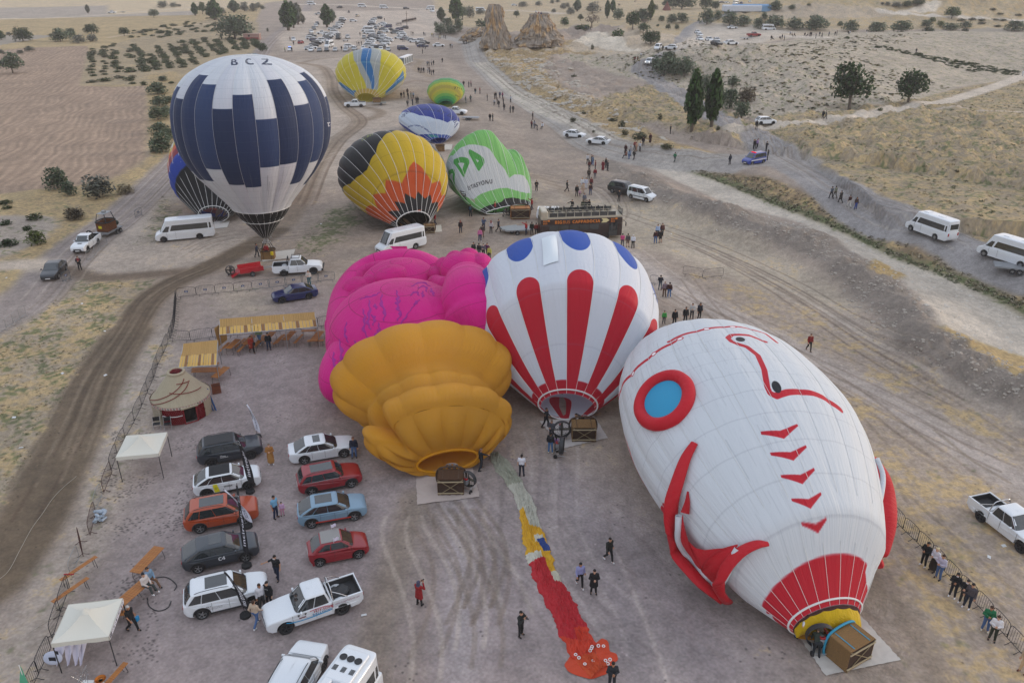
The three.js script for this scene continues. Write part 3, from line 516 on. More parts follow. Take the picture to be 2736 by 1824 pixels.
{
seeded(51);
const tuft=crownGeo([[0,0.05,0,0.42,0.7],[0.25,0.05,0.1,0.25,0.6]],34,0.13,0.4);
const scatter=(name,geo,mat,n,corners,sMin,sMax,keep,flat=0.8)=>{
const im=new THREE.InstancedMesh(geo,mat,n),m4=new THREE.Matrix4(),qt=new THREE.Quaternion(),list=corners.map((p)=> P(...p));let k=0,tries=0;
const minx=Math.min(...list.map((p)=> p.x)),maxx=Math.max(...list.map((p)=> p.x)),minz=Math.min(...list.map((p)=> p.z)),maxz=Math.max(...list.map((p)=> p.z));
while(k < n&&tries++ < n*14){
const x=lerp(minx,maxx,rnd()),z=lerp(minz,maxz,rnd());let inside=false;for(let i=0,j=list.length - 1;i < list.length;j=i++)if(list[i].z > z !==list[j].z > z&&x <((list[j].x - list[i].x)*(z - list[i].z))/(list[j].z - list[i].z)+ list[i].x)inside=!inside;
if(!inside||(keep&&rnd()> keep(x,z)))continue;
const s=lerp(sMin,sMax,rnd()*rnd());qt.setFromAxisAngle(V(0,1,0),rnd()*6.28);im.setMatrixAt(k++,m4.compose(V(x,height(x,z)- 0.02,z),qt,V(s,s*flat,s)));
}
im.count=k;im.name=numbered(name);im.userData.kind='stuff';scene.add(im);return im;
};
const patchy=(f,t)=>(x,z)=> sstep(t,t + 0.5,N2(x / f + 3,z / f)+ 0.4*N2(x /(f*0.3),z /(f*0.3)));
const notId=(bad,f)=>(x,z)=>(bad.includes(ID_LIST[idAt(x,z)])?0:f?f(x,z):1),HARD=['road','dirt_road','path','creek_bed','dirt_track'];
const hill=[[1500,150],[1760,128],[2060,122],[2330,92],[2480,90],[2300,150],[2420,200],[2560,228],[2300,278],[2010,312],[1900,240]];
scatter('ground_cover',VAR.low[0],LEAF.weed,900,hill,0.4,1.3,patchy(9,-0.3),0.4);scatter('ground_cover',VAR.low[1],std(lin(0.36,0.3,0.13),0.9,{side:THREE.DoubleSide}),700,hill,0.5,1.4,patchy(8,-0.2),0.4);
scatter('ground_cover',VAR.low[2],LEAF.vine,260,[[2340,120],[2440,138],[2560,160],[2725,190],[2720,202],[2600,192],[2450,152],[2340,128]],0.8,2.0,null,0.35);
scatter('dry_grass',tuft,LEAF.straw,3200,[[1540,300],[1800,190],[2000,330],[2300,275],[2780,190],[2900,760],[2619,657],[2343,531],[2212,456]],0.25,0.9,notId(HARD,patchy(7,-0.9)));
scatter('dry_grass',tuft,LEAF.weed,1300,[[1540,300],[1800,190],[2000,330],[2300,275],[2780,190],[2900,760],[2619,657],[2343,531],[2212,456]],0.25,0.9,notId(HARD,patchy(13,-0.2)));
scatter('dry_grass',tuft,LEAF.straw,1500,[[1260,130],[1400,140],[1560,110],[1480,150],[1500,230],[1650,300],[1860,440],[1640,400],[1520,330],[1380,240]],0.3,1.0,notId(HARD,patchy(6,-0.8)));
scatter('dry_grass',tuft,std(lin(0.42,0.36,0.25),0.95,{side:THREE.DoubleSide}),900,[[1830,440],[2052,475],[2343,592],[2604,705],[2900,820],[2900,930],[2663,790],[2401,686],[2052,536]],0.3,0.8,notId(HARD,patchy(4,-0.6)));
scatter('dry_grass',tuft,std(lin(0.22,0.24,0.13),0.95,{side:THREE.DoubleSide}),700,[[1840,452],[2052,522],[2226,590],[2401,676],[2663,780],[2800,842],[2800,858],[2663,796],[2401,692],[2226,606],[2052,540]],0.3,0.8,patchy(3,-0.8));
scatter('dry_grass',tuft,LEAF.straw,900,[[-120,950],[110,780],[330,745],[300,912],[100,1236],[-40,1420]],0.12,0.4,notId(HARD,patchy(3.5,-0.6)));scatter('dry_grass',tuft,std(lin(0.22,0.24,0.13),0.95,{side:THREE.DoubleSide}),450,[[-120,950],[110,780],[330,745],[300,912],[100,1236],[-40,1420]],0.12,0.4,notId(HARD,patchy(5,-0.2)));
scatter('dry_grass',tuft,LEAF.weed,1500,[[870,570],[945,540],[980,590],[900,640],[820,700],[780,670]],0.12,0.35,patchy(3,-0.2),0.4);
scatter('dry_grass',tuft,LEAF.weed,700,[[430,520],[490,560],[420,650],[350,670]],0.12,0.35,patchy(3,0),0.5);
// loose stones on the bank and the hummocks
const stoneG=new THREE.IcosahedronGeometry(0.5,1);{const a=stoneG.attributes.position;for(let i=0;i < a.count;i++){const k=1 + 0.35*N3(a.getX(i)*2.1,a.getY(i)*2.1,a.getZ(i)*2.1);a.setXYZ(i,a.getX(i)*k,a.getY(i)*k*0.7,a.getZ(i)*k);}stoneG.computeVertexNormals();}
const bankPoly=[[1640,425],[1900,535],[2145,600],[2390,728],[2500,855],[2736,980],[2900,1060],[2736,1113],[2400,935],[2168,690],[1920,600],[1711,520]];
scatter('rubble',stoneG,std('#a79d91',0.95),1900,bankPoly,0.1,0.55,patchy(5,-0.5),0.8);scatter('rubble',stoneG,std('#b4ab9d',0.95),900,[[1300,160],[1500,160],[1650,300],[1840,400],[1640,395],[1380,240]],0.3,2.4,patchy(9,0),0.6);
scatter('rubble',stoneG,std('#c2bbb0',0.95),700,[[1720,440],[2052,536],[2401,690],[2780,862],[2736,960],[2500,845],[2255,650],[1920,530]],0.1,0.5,null,0.6);
}
{
const rockM=(()=>{const c=canvas(512,512,(x,w,h)=>{x.fillStyle='#a08d77';x.fillRect(0,0,w,h);}),x=c.getContext('2d'),im=x.getImageData(0,0,512,512),d=im.data;for(let j=0;j < 512;j++)for(let i=0;i < 512;i++){const k=(j*512 + i)*4,a=(i / 512)*6.283,n=N3(Math.cos(a)*2.2,Math.sin(a)*2.2,j / 230),m=N3(Math.cos(a)*9,Math.sin(a)*9,j / 60),s=N3(Math.cos(a)*20 + 5,Math.sin(a)*20,j / 160),o=sstep(0.1,0.6,n);let r=lerp(146,178,o),g=lerp(134,146,o),b=lerp(120,106,o);const f=1 + 0.16*m - 0.45*sstep(0.35,0.75,s)*0.9;d[k]=r*f;d[k + 1]=g*f;d[k + 2]=b*f;}x.putImageData(im,0,0);return new THREE.MeshStandardMaterial({map:canvasTexture(c),roughness:0.97});})();
const rock=(label,base,hpx,outline,seed)=>{
const g=P(...base),[,,z]=proj(g),d=Math.hypot(g.x,g.z),H=(hpx*z*z)/(FOCAL*d),s=z / FOCAL;const o=thing('rock_pillar',label,'rock',[g.x,g.y - 0.6,g.z]);
// outline: [share of height, left px, right px] off the base's own column
const at=(t)=>{let i=0;while(i + 2 < outline.length&&outline[i + 1][0]< t)i++;const[a,l,r]=outline[i],[b,l2,r2]=outline[i + 1],k=clamp((t - a)/(b - a),0,1);return[lerp(l,l2,k)*s,lerp(r,r2,k)*s];};
part('rock',sheet(120,70,(u,v)=>{const[l,r]=at(v),cx=(l + r)/ 2,hw=(r - l)/ 2,a=u*6.2832,cs=Math.cos(a),sn=Math.sin(a);const rough=1 + 0.14*N3(cs*1.5 + seed,v*3,sn*1.5)+ 0.09*N3(cs*4 + seed,v*5,sn*4)+ 0.05*N3(cs*10,v*12,sn*10 + seed)- 0.10*Math.max(0,N3(cs*7 + seed,v*1.4,sn*7));const top=v > 0.985?(1 - v)/ 0.015:1;return V(cx + hw*cs*rough*top,H*Math.min(v,0.985 + 0.1*(v - 0.985))+ 0.5*N3(cs*2,sn*2,seed)*sstep(0.7,1,v),hw*0.85*sn*rough*top);},(u,v)=>[u,v]),rockM,o);
return[o,H];
};
rock('tall tapering tuff rock pillar, left of the two, with orange right flank',[1318,122],112,[[0,-38,54],[0.2,-34,48],[0.4,-22,38],[0.6,-18,30],[0.8,-19,28],[0.93,-16,25],[1,-9,17]],3.1);
rock('broad cracked tuff rock, right of the two, with people on top',[1435,116],84,[[0,-66,72],[0.2,-56,66],[0.45,-42,56],[0.7,-28,44],[0.86,-22,34],[1,-18,30]],8.7);
rock('low rocky shoulder joining the left foot of the first pillar',[1262,104],34,[[0,-34,50],[0.4,-26,50],[0.8,-10,50],[1,4,44]],5.5);
}
// ---------------------------------------------------------------- balloons
function proj(p){
const c=Math.cos(PITCH),s=Math.sin(PITCH),y=p.y - CAM_Y,z=-p.z,zc=z*c - y*s;
return[CX +(FOCAL*p.x)/ zc,CY +(FOCAL*(-y*c - z*s))/ zc,zc];
}
const WRINKLE=(()=>{
const S=512,d=new Uint8Array(S*S*4);
for(let j=0;j < S;j++)for(let i=0;i < S;i++){
const u=(i / S)*Math.PI*2,v=(j / S)*Math.PI*2,f=(a,b,o)=> N3(Math.cos(u)*a + o,Math.sin(u)*a + Math.cos(v)*b,Math.sin(v)*b + o);
const h=128 + 48*f(1.6,0.5,1)+ 36*f(4.5,1.2,7)+ 20*f(9,4,3),k=(j*S + i)*4;d[k]=d[k + 1]=d[k + 2]=clamp(h,0,255);d[k + 3]=255;
}
const t=new THREE.DataTexture(d,S,S);t.wrapS=t.wrapT=THREE.RepeatWrapping;t.magFilter=THREE.LinearFilter;t.needsUpdate=true;return t;
})();
function fabric(map,color=0xffffff,wr=0.05,rep=[5,2],through=0.16){
const b=WRINKLE.clone();b.repeat.set(...rep);
return new THREE.MeshPhysicalMaterial({map,color,roughness:0.62,side:THREE.DoubleSide,bumpMap:b,bumpScale:wr,transmission:through,thickness:0,specularIntensity:0.5});
}
// An envelope: surf(u, v) with u round it (0.5 = uppermost when it lies) and v from mouth (0) to crown (1)
class Envelope{
constructor(surf,gores,bulge,W=1024,H=512,shift=0){
Object.assign(this,{surf,gores,bulge,W,H,shift});
this.grid=[];const NU=200,NV=120;
for(let j=1;j < NV;j++)for(let i=0;i < NU;i++){
const u=i / NU,v=j / NV,p=surf(u,v),a=surf(u + 0.002,v).sub(p),b=surf(u,Math.min(1,v + 0.004)).sub(surf(u,v - 0.004)),n=b.cross(a);if(n.dot(p.clone().sub(surf(u + 0.5,v)))< 0)n.negate();
if(n.dot(V(p.x,p.y - CAM_Y,p.z))< 0){const s=proj(p);this.grid.push([s[0],s[1],u,v]);}
}
}
find(px,py){
let best=1e9,r=this.grid[0];for(const g of this.grid){const d=(g[0]- px)**2 +(g[1]- py)**2;if(d < best){best=d;r=g;}}
let u=r[2],v=r[3];
for(let k=0;k < 6;k++){
const s=proj(this.surf(u,v)),su=proj(this.surf(u + 1e-3,v)),sv=proj(this.surf(u,v + 1e-3)),a=(su[0]- s[0])*1e3,b=(sv[0]- s[0])*1e3,c=(su[1]- s[1])*1e3,d=(sv[1]- s[1])*1e3,det=a*d - b*c;
if(Math.abs(det)< 1)break;const ex=px - s[0],ey=py - s[1];
u +=clamp((d*ex - b*ey)/ det,-0.01,0.01)*0.8;v=clamp(v + clamp((a*ey - c*ex)/ det,-0.01,0.01)*0.8,0.002,0.996);
}
return[u,v];
}
at(px,py){const[u,v]=this.find(px,py);return this.surf(u,v);}
uvc(px,py){const[u,v]=this.find(px,py);return[u*this.W,(1 - v)*this.H];}
start(color){this.cv=canvas(this.W,this.H,(x,w,h)=>{x.fillStyle=color;x.fillRect(0,0,w,h);this.ctx=x;});return this.ctx;}
poly(list,color){const x=this.ctx;x.fillStyle=color;x.beginPath();list.forEach((p,i)=> x[i?'lineTo':'moveTo'](...this.uvc(...p)));x.closePath();x.fill();}
stroke(list,color,w){const x=this.ctx;x.strokeStyle=color;x.lineWidth=w;x.lineCap=x.lineJoin='round';x.beginPath();list.forEach((p,i)=> x[i?'lineTo':'moveTo'](...this.uvc(...p)));x.stroke();}
text(str,p0,p1,up,font,color){
const a=this.uvc(...p0),b=this.uvc(...p1),c=this.uvc(...up),x=this.ctx;x.save();x.font=/serif/.test(font)?'bold 100px serif':`${font} 100px sans-serif`;x.fillStyle=color;
const w=x.measureText(str).width,h=74;x.setTransform((b[0]- a[0])/ w,(b[1]- a[1])/ w,(a[0]- c[0])/ h,(a[1]- c[1])/ h,a[0],a[1]);x.fillText(str,0,0);x.restore();
}
gore(g,v0,v1,color){const x=this.ctx,w=this.W / this.gores,l=((((g + this.shift*this.gores)% this.gores)+ this.gores)% this.gores)*w;x.fillStyle=color;for(const o of[0,-this.W])x.fillRect(l + o - 0.5,(1 - v1)*this.H,w + 1,(v1 - v0)*this.H);}
band(v0,v1,color){const x=this.ctx;x.fillStyle=color;x.fillRect(0,(1 - v1)*this.H,this.W,(v1 - v0)*this.H);}
seams(rows,color,w=1){const x=this.ctx;x.strokeStyle=color;x.lineWidth=w;for(let j=1;j < rows;j++){x.beginPath();x.moveTo(0,(j / rows)*this.H);x.lineTo(this.W,(j / rows)*this.H);x.stroke();}}
weather(n,a){const x=this.ctx;for(let k=0;k < n;k++){x.globalAlpha=a*rnd();x.fillStyle=rnd()< 0.6?'#5a5046':'#fff';const w=6 + 60*rnd(),h=1 + 6*rnd();x.fillRect(rnd()*this.W,rnd()*this.H,h,w*0.6);}x.globalAlpha=1;}
build(root,{tapes,tapeMat,mat,wr=0.05,rep=[5,2],v0=0,nt=6,nv=56,through}={}){
const m=mat??fabric(canvasTexture(this.cv),0xffffff,wr,rep,through),G=this.gores,o=root.position;
const pt=(u,v,out)=>{const p=this.surf(u,v);if(out){const c=this.surf(u + 0.5,v).add(p).multiplyScalar(0.5);p.add(p.clone().sub(c).multiplyScalar(out));}return p.sub(o);};
for(let g=0;g < G;g++){
const geo=sheet(nt,nv,(s,t)=>{const v=lerp(v0,1,t),u=(g + s)/ G + this.shift;return pt(u,v,this.bulge*(4*s*(1 - s)- 0.55)*Math.min(1,8*(1 - v))*(0.5 + 0.5*Math.min(1,v*4)));},(s,t)=>[(g + s)/ G + this.shift,lerp(v0,1,t)]);
part('gore',geo,m,root);
}
if(tapes)for(let g=0;g < G;g++){const pts=[];for(let k=0;k <=26;k++){const v=lerp(v0,0.985,k / 26);pts.push(pt(g / G + this.shift,v,this.bulge*-0.55 + 0.004));}part('load_tape',new THREE.TubeGeometry(new THREE.CatmullRomCurve3(pts),52,tapes,4),tapeMat??M.tape,root);}
return m;
}
}
// lying on the ground, filled with cold air: numbers found by comparing its outline with the photograph's
function lying([mx,mz,ex,ez,bend,Rx,Rh,rm,pm,e,k,rim=rm,ramp=0.1],opt={}){
const L=Math.hypot(ex - mx,ez - mz),nx=-(ez - mz)/ L,nz=(ex - mx)/ L,gy=height(mx,mz);
return(u,v)=>{
const a=1 - Math.pow(1 - clamp(v,0,1),1.4),ph=(u - 0.5)*Math.PI*2;
let r=a < pm?rm +(1 - rm)*Math.sin((Math.PI / 2)*Math.pow(a / pm,e)):Math.pow(Math.max(0,1 -((a - pm)/(1 - pm))**2),k);
if(a < ramp)r=lerp(rim,r,Math.pow(a / ramp,0.75));
let cx=mx +(ex - mx)*a + nx*bend*4*a*(1 - a),cz=mz +(ez - mz)*a + nz*bend*4*a*(1 - a);
const tx=ex - mx + nx*bend*4*(1 - 2*a),tz=ez - mz + nz*bend*4*(1 - 2*a),l=Math.hypot(tx,tz),sx=-tz / l,sz=tx / l;
const c=Math.cos(ph),s=Math.sin(ph),low=Math.max(0,-c),wide=1 - 0.10*low*low;
const flatM=a < ramp?lerp(opt.rimH??0.72,1,a / ramp):1;
const p=V(cx + sx*r*Rx*s*wide,r*Rh*(1 + c)*flatM,cz + sz*r*Rx*s*wide);
if(opt.dent)opt.dent(p,u,v,r,V(sx,0,sz));
p.y=Math.max(p.y,0.02 + 0.03*(1 + c))+ gy;
return p;
};
}
const M={
tape:std(lin(0.72,0.72,0.7),0.8),cord:std(lin(0.5,0.48,0.44),0.8),black:std(lin(0.012,0.012,0.014),0.7),rubber:std(lin(0.02,0.02,0.021),0.85),steel:std(lin(0.45,0.46,0.47),0.4,{metalness:0.8}),
dark:std(lin(0.035,0.035,0.037),0.6),wicker:null,wood:null,
};
function skirtRing(env,root,v,r,mat){const pts=[];for(let k=0;k < 36;k++)pts.push(env.surf(k / 36,v).sub(root.position));return part('mouth_rope',tube(pts,r,90,5,true),mat,root);}
const envs={};
{
const base=P(717,690),d=-base.z,prof=[];
for(const[y,hw]of[[632,13],[600,40],[571,66],[540,88],[505,119],[480,141],[456,163],[425,185],[390,203],[350,213],[305,216],[265,211],[230,196],[198,168],[175,130],[160,95],[150,55],[147,0]]){
const v=(y - CY)/ FOCAL,c=Math.cos(PITCH),s=Math.sin(PITCH),D=(d*(s + v*c))/(c - v*s);prof.push(V((0.94*hw*(d*c + D*s))/ FOCAL,CAM_Y - D,0));
}
const cur=new THREE.CatmullRomCurve3(prof,false,'centripetal');cur.arcLengthDivisions=400;const cx=base.x,cz=base.z;
const top=prof[prof.length - 1].y;
const surf=(u,v)=>{const p=cur.getPointAt(clamp(v,0,1)),a=(u - 0.5)*Math.PI*2,lean=0.5*sstep(3,top,p.y);return V(cx + lean + p.x*Math.sin(a),p.y,cz + p.x*Math.cos(a));};
const e=(envs.bcz=new Envelope(surf,24,0.022,1536,768,0.012)),vy=(y)=> e.find(668,y)[1],vt=(px,y)=> e.find(px,y)[1];
const ctx=e.start('#d9dde2');
for(let g=0;g < 24;g++){ctx.globalAlpha=0.05*(g % 3);e.gore(g,0,1,'#8d93a0');}ctx.globalAlpha=1;
const tops=[262,200,225,291,253,318,212,279,215,193,256,230],bots=[478,482,452,494,500,446,437,489,430,490,470,455];
const vAt=(u,y)=>{let a=0.02,b=0.97;for(let n=0;n < 24;n++){const m=(a + b)/ 2;if(proj(surf(u,m))[1]> y)a=m;else b=m;}return a;};
for(let g=0;g < 24;g++){const k=(((g - 8)% 12)+ 12)% 12,gu=g > 6&&g < 20?g:13 +(g % 5),u=(gu + 0.5)/ 24 + 0.012;e.gore(g,vAt(u,bots[k]),vAt(u,tops[k]),['#2a3a5e','#32446a','#263556'][g % 3]);}
ctx.globalAlpha=0.25;for(let k=0;k < 260;k++){ctx.fillStyle=rnd()< 0.5?'#8a8a92':'#5e636e';ctx.fillRect(rnd()*e.W,e.H*(0.55 + 0.28*rnd()),1 + 2*rnd(),20 + 70*rnd());}ctx.globalAlpha=1;
e.band(0,vy(571),'#101113');
e.seams(26,'rgba(120,125,140,0.25)',1);
e.text('B',[614,174],[641,173],[617,158],'bold','#2b3550');e.text('C',[652,172],[681,172],[653,156],'bold','#2b3550');e.text('Z',[696,172],[727,173],[695,156],'bold','#2b3550');
e.text('TC-',[872,338],[882,336],[872,327],'bold','#e8eaee');
const root=thing('hot_air_balloon','tall upright white and navy blue balloon lettered BCZ hovering over its basket','hot air balloon',[cx,0,cz]);
e.build(root,{wr:0.06,rep:[9,2],nt:7,nv:70,tapes:0.012});
skirtRing(e,root,vy(571),0.05,M.tape);skirtRing(e,root,vy(597),0.05,M.tape);
for(let k=0;k < 12;k++)part('skirt_cord',bar(surf(k / 12 + 0.02,vy(571)).sub(root.position),surf(k / 12 + 0.02,vy(599)).sub(root.position),0.03,4),M.tape,root);
for(let k=0;k < 8;k++)part('flying_wire',bar(surf(k / 8,0.01).sub(root.position),V(Math.sin(k*0.785)*0.5 + 0.3,2.6,Math.cos(k*0.785)*0.4),0.015,4),M.steel,root);
envs.bczBase=base;
}
{
const e=(envs.strip=new Envelope(lying([4.32,-53.45,3.45,-68.27,0.59,7.66,6.13,0.60,0.63,0.61,0.4,0.27,0.15]),20,0.02,1536,768,0.0)),ctx=e.start('#d7dbe2');
const sh=e.find(1548,800)[0]- 0.5 - 0.025;e.shift=((sh*20)% 1)/ 20;
const vm=e.find(1548,1018)[1],vs=e.find(1548,722)[1],vd0=e.find(1545,670)[1],w=e.W / 20,off=sh + 0.5;
const X=(g)=>(off + g / 20)*e.W,Y=(v)=>(1 - v)*e.H;
for(let g=-10;g < 10;g +=2)for(const wrap of[0,-e.W,e.W]){
const l=X(g)+ wrap,r=l + w;ctx.fillStyle='#c01a2e';ctx.beginPath();ctx.moveTo(l,Y(0));ctx.lineTo(l + 1,Y(vs - 0.05));ctx.bezierCurveTo(l + 4,Y(vs + 0.02),r - 4,Y(vs + 0.02),r - 1,Y(vs - 0.05));ctx.lineTo(r,Y(0));ctx.fill();
ctx.fillStyle='#2c55ad';ctx.beginPath();ctx.ellipse((l + r)/ 2,Y(vd0 + 0.17),w*0.52,e.H*0.17,0,0,7);ctx.fill();
}
e.band(0,vm,'#b8152a');for(let g=-10;g < 10;g +=2)e.gore(g + sh*20 - e.shift*20 + 10,0,vm,'#c01a2e');
e.seams(18,'rgba(150,155,170,0.22)',1);
e.text('TC',[1742,778],[1756,812],[1752,774],'','#6a6e78');
const root=thing('hot_air_balloon','large white balloon with red petal stripes and blue ovals lying on its side','hot air balloon',e.surf(0,0).setY(0));
e.build(root,{tapes:0.022,wr:0.04,nt:6,nv:60});
skirtRing(e,root,0.004,0.07,M.tape);
const c=[[1447,640],[1485,628],[1492,700],[1452,713]].map((p)=> e.find(...p));
part('vent_flap',sheet(6,10,(s,t)=>{const u=lerp(lerp(c[0][0],c[1][0],s),lerp(c[3][0],c[2][0],s),t),v=lerp(lerp(c[0][1],c[1][1],s),lerp(c[3][1],c[2][1],s),t);return e.surf(u,v).add(V(0,0.12 + 0.25*Math.sin(Math.PI*s)*Math.sin(Math.PI*t),0.05)).sub(root.position);}),std('#d9e0e4',0.7,{side:THREE.DoubleSide}),root);
}
{
const e=(envs.fish=new Envelope(lying([16.6,-31.45,15.72,-58.65,-1.67,7.24,5.17,0.45,0.44,0.86,0.31,0.28,0.07]),22,0.012,2048,1024)),ctx=e.start('#d9dde0'),Q=(list)=> list.map(([a,b])=>(a < 0?q(2,2,-a,b):[a,b]));
e.seams(20,'rgba(120,128,135,0.16)',2);
const RED='#c51d2f',line=(l,w=13)=> e.stroke(l,RED,w);
line([q(2,1,1440,1568),q(2,1,1600,1500),q(2,1,1790,1455),q(2,1,2040,1432),q(2,1,2180,1450),q(2,1,2330,1500),[2075,915]]);
line([q(2,2,1500,0),q(2,2,1320,105),q(2,2,1200,200),q(2,2,1100,300),q(2,2,1000,440),q(2,2,950,560),q(2,2,925,640)]);
line([q(2,2,920,870),q(2,2,950,1050),q(2,2,990,1200),q(2,2,1070,1320),q(2,2,1140,1410),q(2,2,1150,1480),q(2,2,1140,1568)],15);
line([q(2,1,2330,1568),q(2,1,2180,1515),q(2,1,2020,1505),q(2,1,1985,1535),q(2,1,2020,1568),q(2,2,2160,50),q(2,2,2260,130),q(2,2,2320,260),q(2,2,2350,420),q(3,2,20,470),q(3,2,75,500),q(3,2,180,470),q(3,2,280,460),q(3,2,400,475),q(3,2,520,520),q(3,2,610,580),q(3,2,670,630)],15);
for(const p of[q(2,2,1305,115),q(2,2,1110,295),q(2,2,972,488),q(2,1,1545,1545),q(2,1,1790,1455),q(2,1,2030,1435)]){ctx.fillStyle='#fff';ctx.beginPath();ctx.ellipse(...e.uvc(...p),11,8,0,0,7);ctx.fill();ctx.strokeStyle=RED;ctx.lineWidth=4;ctx.stroke();}
for(const[p,a,b]of[[q(3,2,80,418),9,13],[q(2,2,1105,1430),9,13],[q(2,1,2100,1548),10,12]]){ctx.fillStyle='#23262b';ctx.beginPath();ctx.ellipse(...e.uvc(...p),a*1.3,b*1.3,0.5,0,7);ctx.fill();}
const chev=[[q(3,2,-65,828),q(3,2,115,820),q(3,2,270,760),q(3,2,280,778),q(3,2,150,893),q(3,2,-60,855)],[[20,1022],[210,1018],[350,955],[358,975],[237,1095],[30,1045]].map((p)=> q(3,2,...p)),[[118,1228],[300,1226],[425,1163],[432,1185],[320,1310],[125,1250]].map((p)=> q(3,2,...p)),[[215,1443],[375,1450],[488,1385],[494,1408],[395,1535],[222,1465]].map((p)=> q(3,2,...p)),[[305,98],[440,112],[537,48],[543,70],[462,197],[315,122]].map((p)=> q(3,3,...p)),
[[1390,1480],[1412,1495],[1415,1568],[1360,1568]].map((p)=> q(2,2,...p)),[[1375,0],[1410,0],[1418,115],[1325,168],[1313,148],[1368,65]].map((p)=> q(2,3,...p)),[[1485,240],[1500,300],[1465,305],[1450,290]].map((p)=> q(2,3,...p)),[[2345,870],[2375,850],[2380,940],[2345,930]].map((p)=> q(2,3,...p))];
chev.forEach((c)=> e.poly(c,RED));
e.text('TC-BAC',q(2,2,955,775),q(2,2,1085,1175),q(2,2,1005,770),'','#20242c');
const vb=e.find(2180,1530)[1];
e.poly([[2054,1630],[2068,1605],[2110,1560],[2155,1528],[2200,1510],[2250,1504],[2290,1512],[2312,1528]].concat([[2330,1700],[2150,1720]]),RED);e.band(0,vb*0.8,RED);
e.stroke([[2052,1632],[2066,1606],[2110,1560],[2155,1528],[2200,1510],[2250,1504],[2290,1512],[2311,1530]],RED,10);
ctx.globalAlpha=0.08;for(let k=0;k < 300;k++){ctx.fillStyle='#3f464e';ctx.fillRect(e.W*(0.25 + 0.5*rnd()),e.H*(0.45 + 0.5*rnd()),1 + 3*rnd(),20 + 60*rnd());}ctx.globalAlpha=1;
const root=thing('hot_air_balloon','huge white fish shaped balloon with red fins, chevrons and round blue eye, lying inflated','hot air balloon',e.surf(0.5,0).setY(0)),o=root.position;
e.build(root,{tapes:0.012,wr:0.045,nt:6,nv:80});
skirtRing(e,root,0.004,0.06,M.tape);
// eye: a blue disc in a stuffed red ring
const redM=fabric(null,'#c81d2c',0.03,[4,1],0.1),ec=q(2,2,1415,548),ring=[],rimUV=[],cu=e.find(...ec),on=(u,v,k)=>{const a=e.surf(u,v),b=e.surf(u + 0.5,v);return a.addScaledVector(a.clone().sub(b).normalize(),k);};
for(let k=0;k < 28;k++){const a=(k / 28)*Math.PI*2,dx=Math.cos(a)*215,dy=Math.sin(a)*222,sk=-0.28;const p=q(2,2,1415 + dx + dy*sk,548 + dy);ring.push(e.at(...p));rimUV.push(e.find(...q(2,2,1415 +(dx + dy*sk)*0.95,548 + dy*0.95)));}
const mid=e.at(...ec),out=mid.clone().sub(e.surf(e.find(...ec)[0]+ 0.5,e.find(...ec)[1])).normalize();
part('eye_ring',new THREE.TubeGeometry(new THREE.CatmullRomCurve3(ring.map((p)=> p.clone().addScaledVector(out,0.1).sub(o)),true),80,0.42,10,true),redM,root);
part('eye_disc',sheet(28,6,(s,t)=>{const uvr=rimUV[Math.round(s*28)% 28];return on(lerp(cu[0],uvr[0],t),lerp(cu[1],uvr[1],t),0.12).sub(o);}),std('#1f93bd',0.6,{side:THREE.DoubleSide}),root);
// yellow throat cloth hanging in the mouth, with a scalloped dark edge
const mouthPt=(s)=> e.surf(0.5 +(s - 0.5)*0.62,0.0);
const yel=fabric(null,'#e0b90c',0.05,[3,2],0.25),B=[[2122,1688],[2160,1692],[2200,1692],[2245,1692],[2285,1690],[2299,1682]].map((p)=> U(...p,0.35)),bc=new THREE.CatmullRomCurve3(B);
part('scoop',sheet(36,14,(s,t)=>{const a=mouthPt(s),b=bc.getPoint(s);const p=a.lerp(b,lerp(0.08 + 0.05*Math.abs(Math.sin(s*Math.PI*9)),1,t));p.z +=0.35*Math.sin(t*Math.PI)+ 0.08*Math.sin(s*30)*t;return p.sub(o);}),yel,root);
part('scoop_edge',sheet(72,2,(s,t)=>{const a=mouthPt(s),b=bc.getPoint(s),p=a.lerp(b,0.01 + t*(0.10 + 0.06*Math.abs(Math.sin(s*Math.PI*9))));p.z +=0.03;return p.sub(o);}),std(lin(0.06,0.02,0.02),0.8,{side:THREE.DoubleSide}),root);
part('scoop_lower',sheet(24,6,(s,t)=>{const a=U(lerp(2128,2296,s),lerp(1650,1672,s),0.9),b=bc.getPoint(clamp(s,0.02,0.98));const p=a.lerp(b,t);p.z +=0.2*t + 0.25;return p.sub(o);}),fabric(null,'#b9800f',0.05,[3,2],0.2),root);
// fins: thick stuffed shapes standing off the flank
function fin(name,spine,rad2,col){const c=new THREE.CatmullRomCurve3(spine.map((p)=> p.clone().sub(o))),N=40;return part(name,sheet(N,12,(s,t)=>{const p=c.getPoint(s),T=c.getTangent(s),r=rad2(s),a=t*Math.PI*2,up=V(0,1,0),n1=T.clone().cross(up).normalize(),n2=n1.clone().cross(T).normalize();return p.addScaledVector(n1,Math.cos(a)*r).addScaledVector(n2,Math.sin(a)*r*0.55);}),col,root);}
const off=(p,k)=>{const[u,v]=e.find(...p),a=e.surf(u,v),b=e.surf(u + 0.5,v);return a.addScaledVector(a.clone().sub(b).normalize(),k);};
const wht=fabric(null,'#d5d9de',0.03,[3,1],0.1),red2=fabric(null,'#c8202c',0.05,[4,2],0.12);
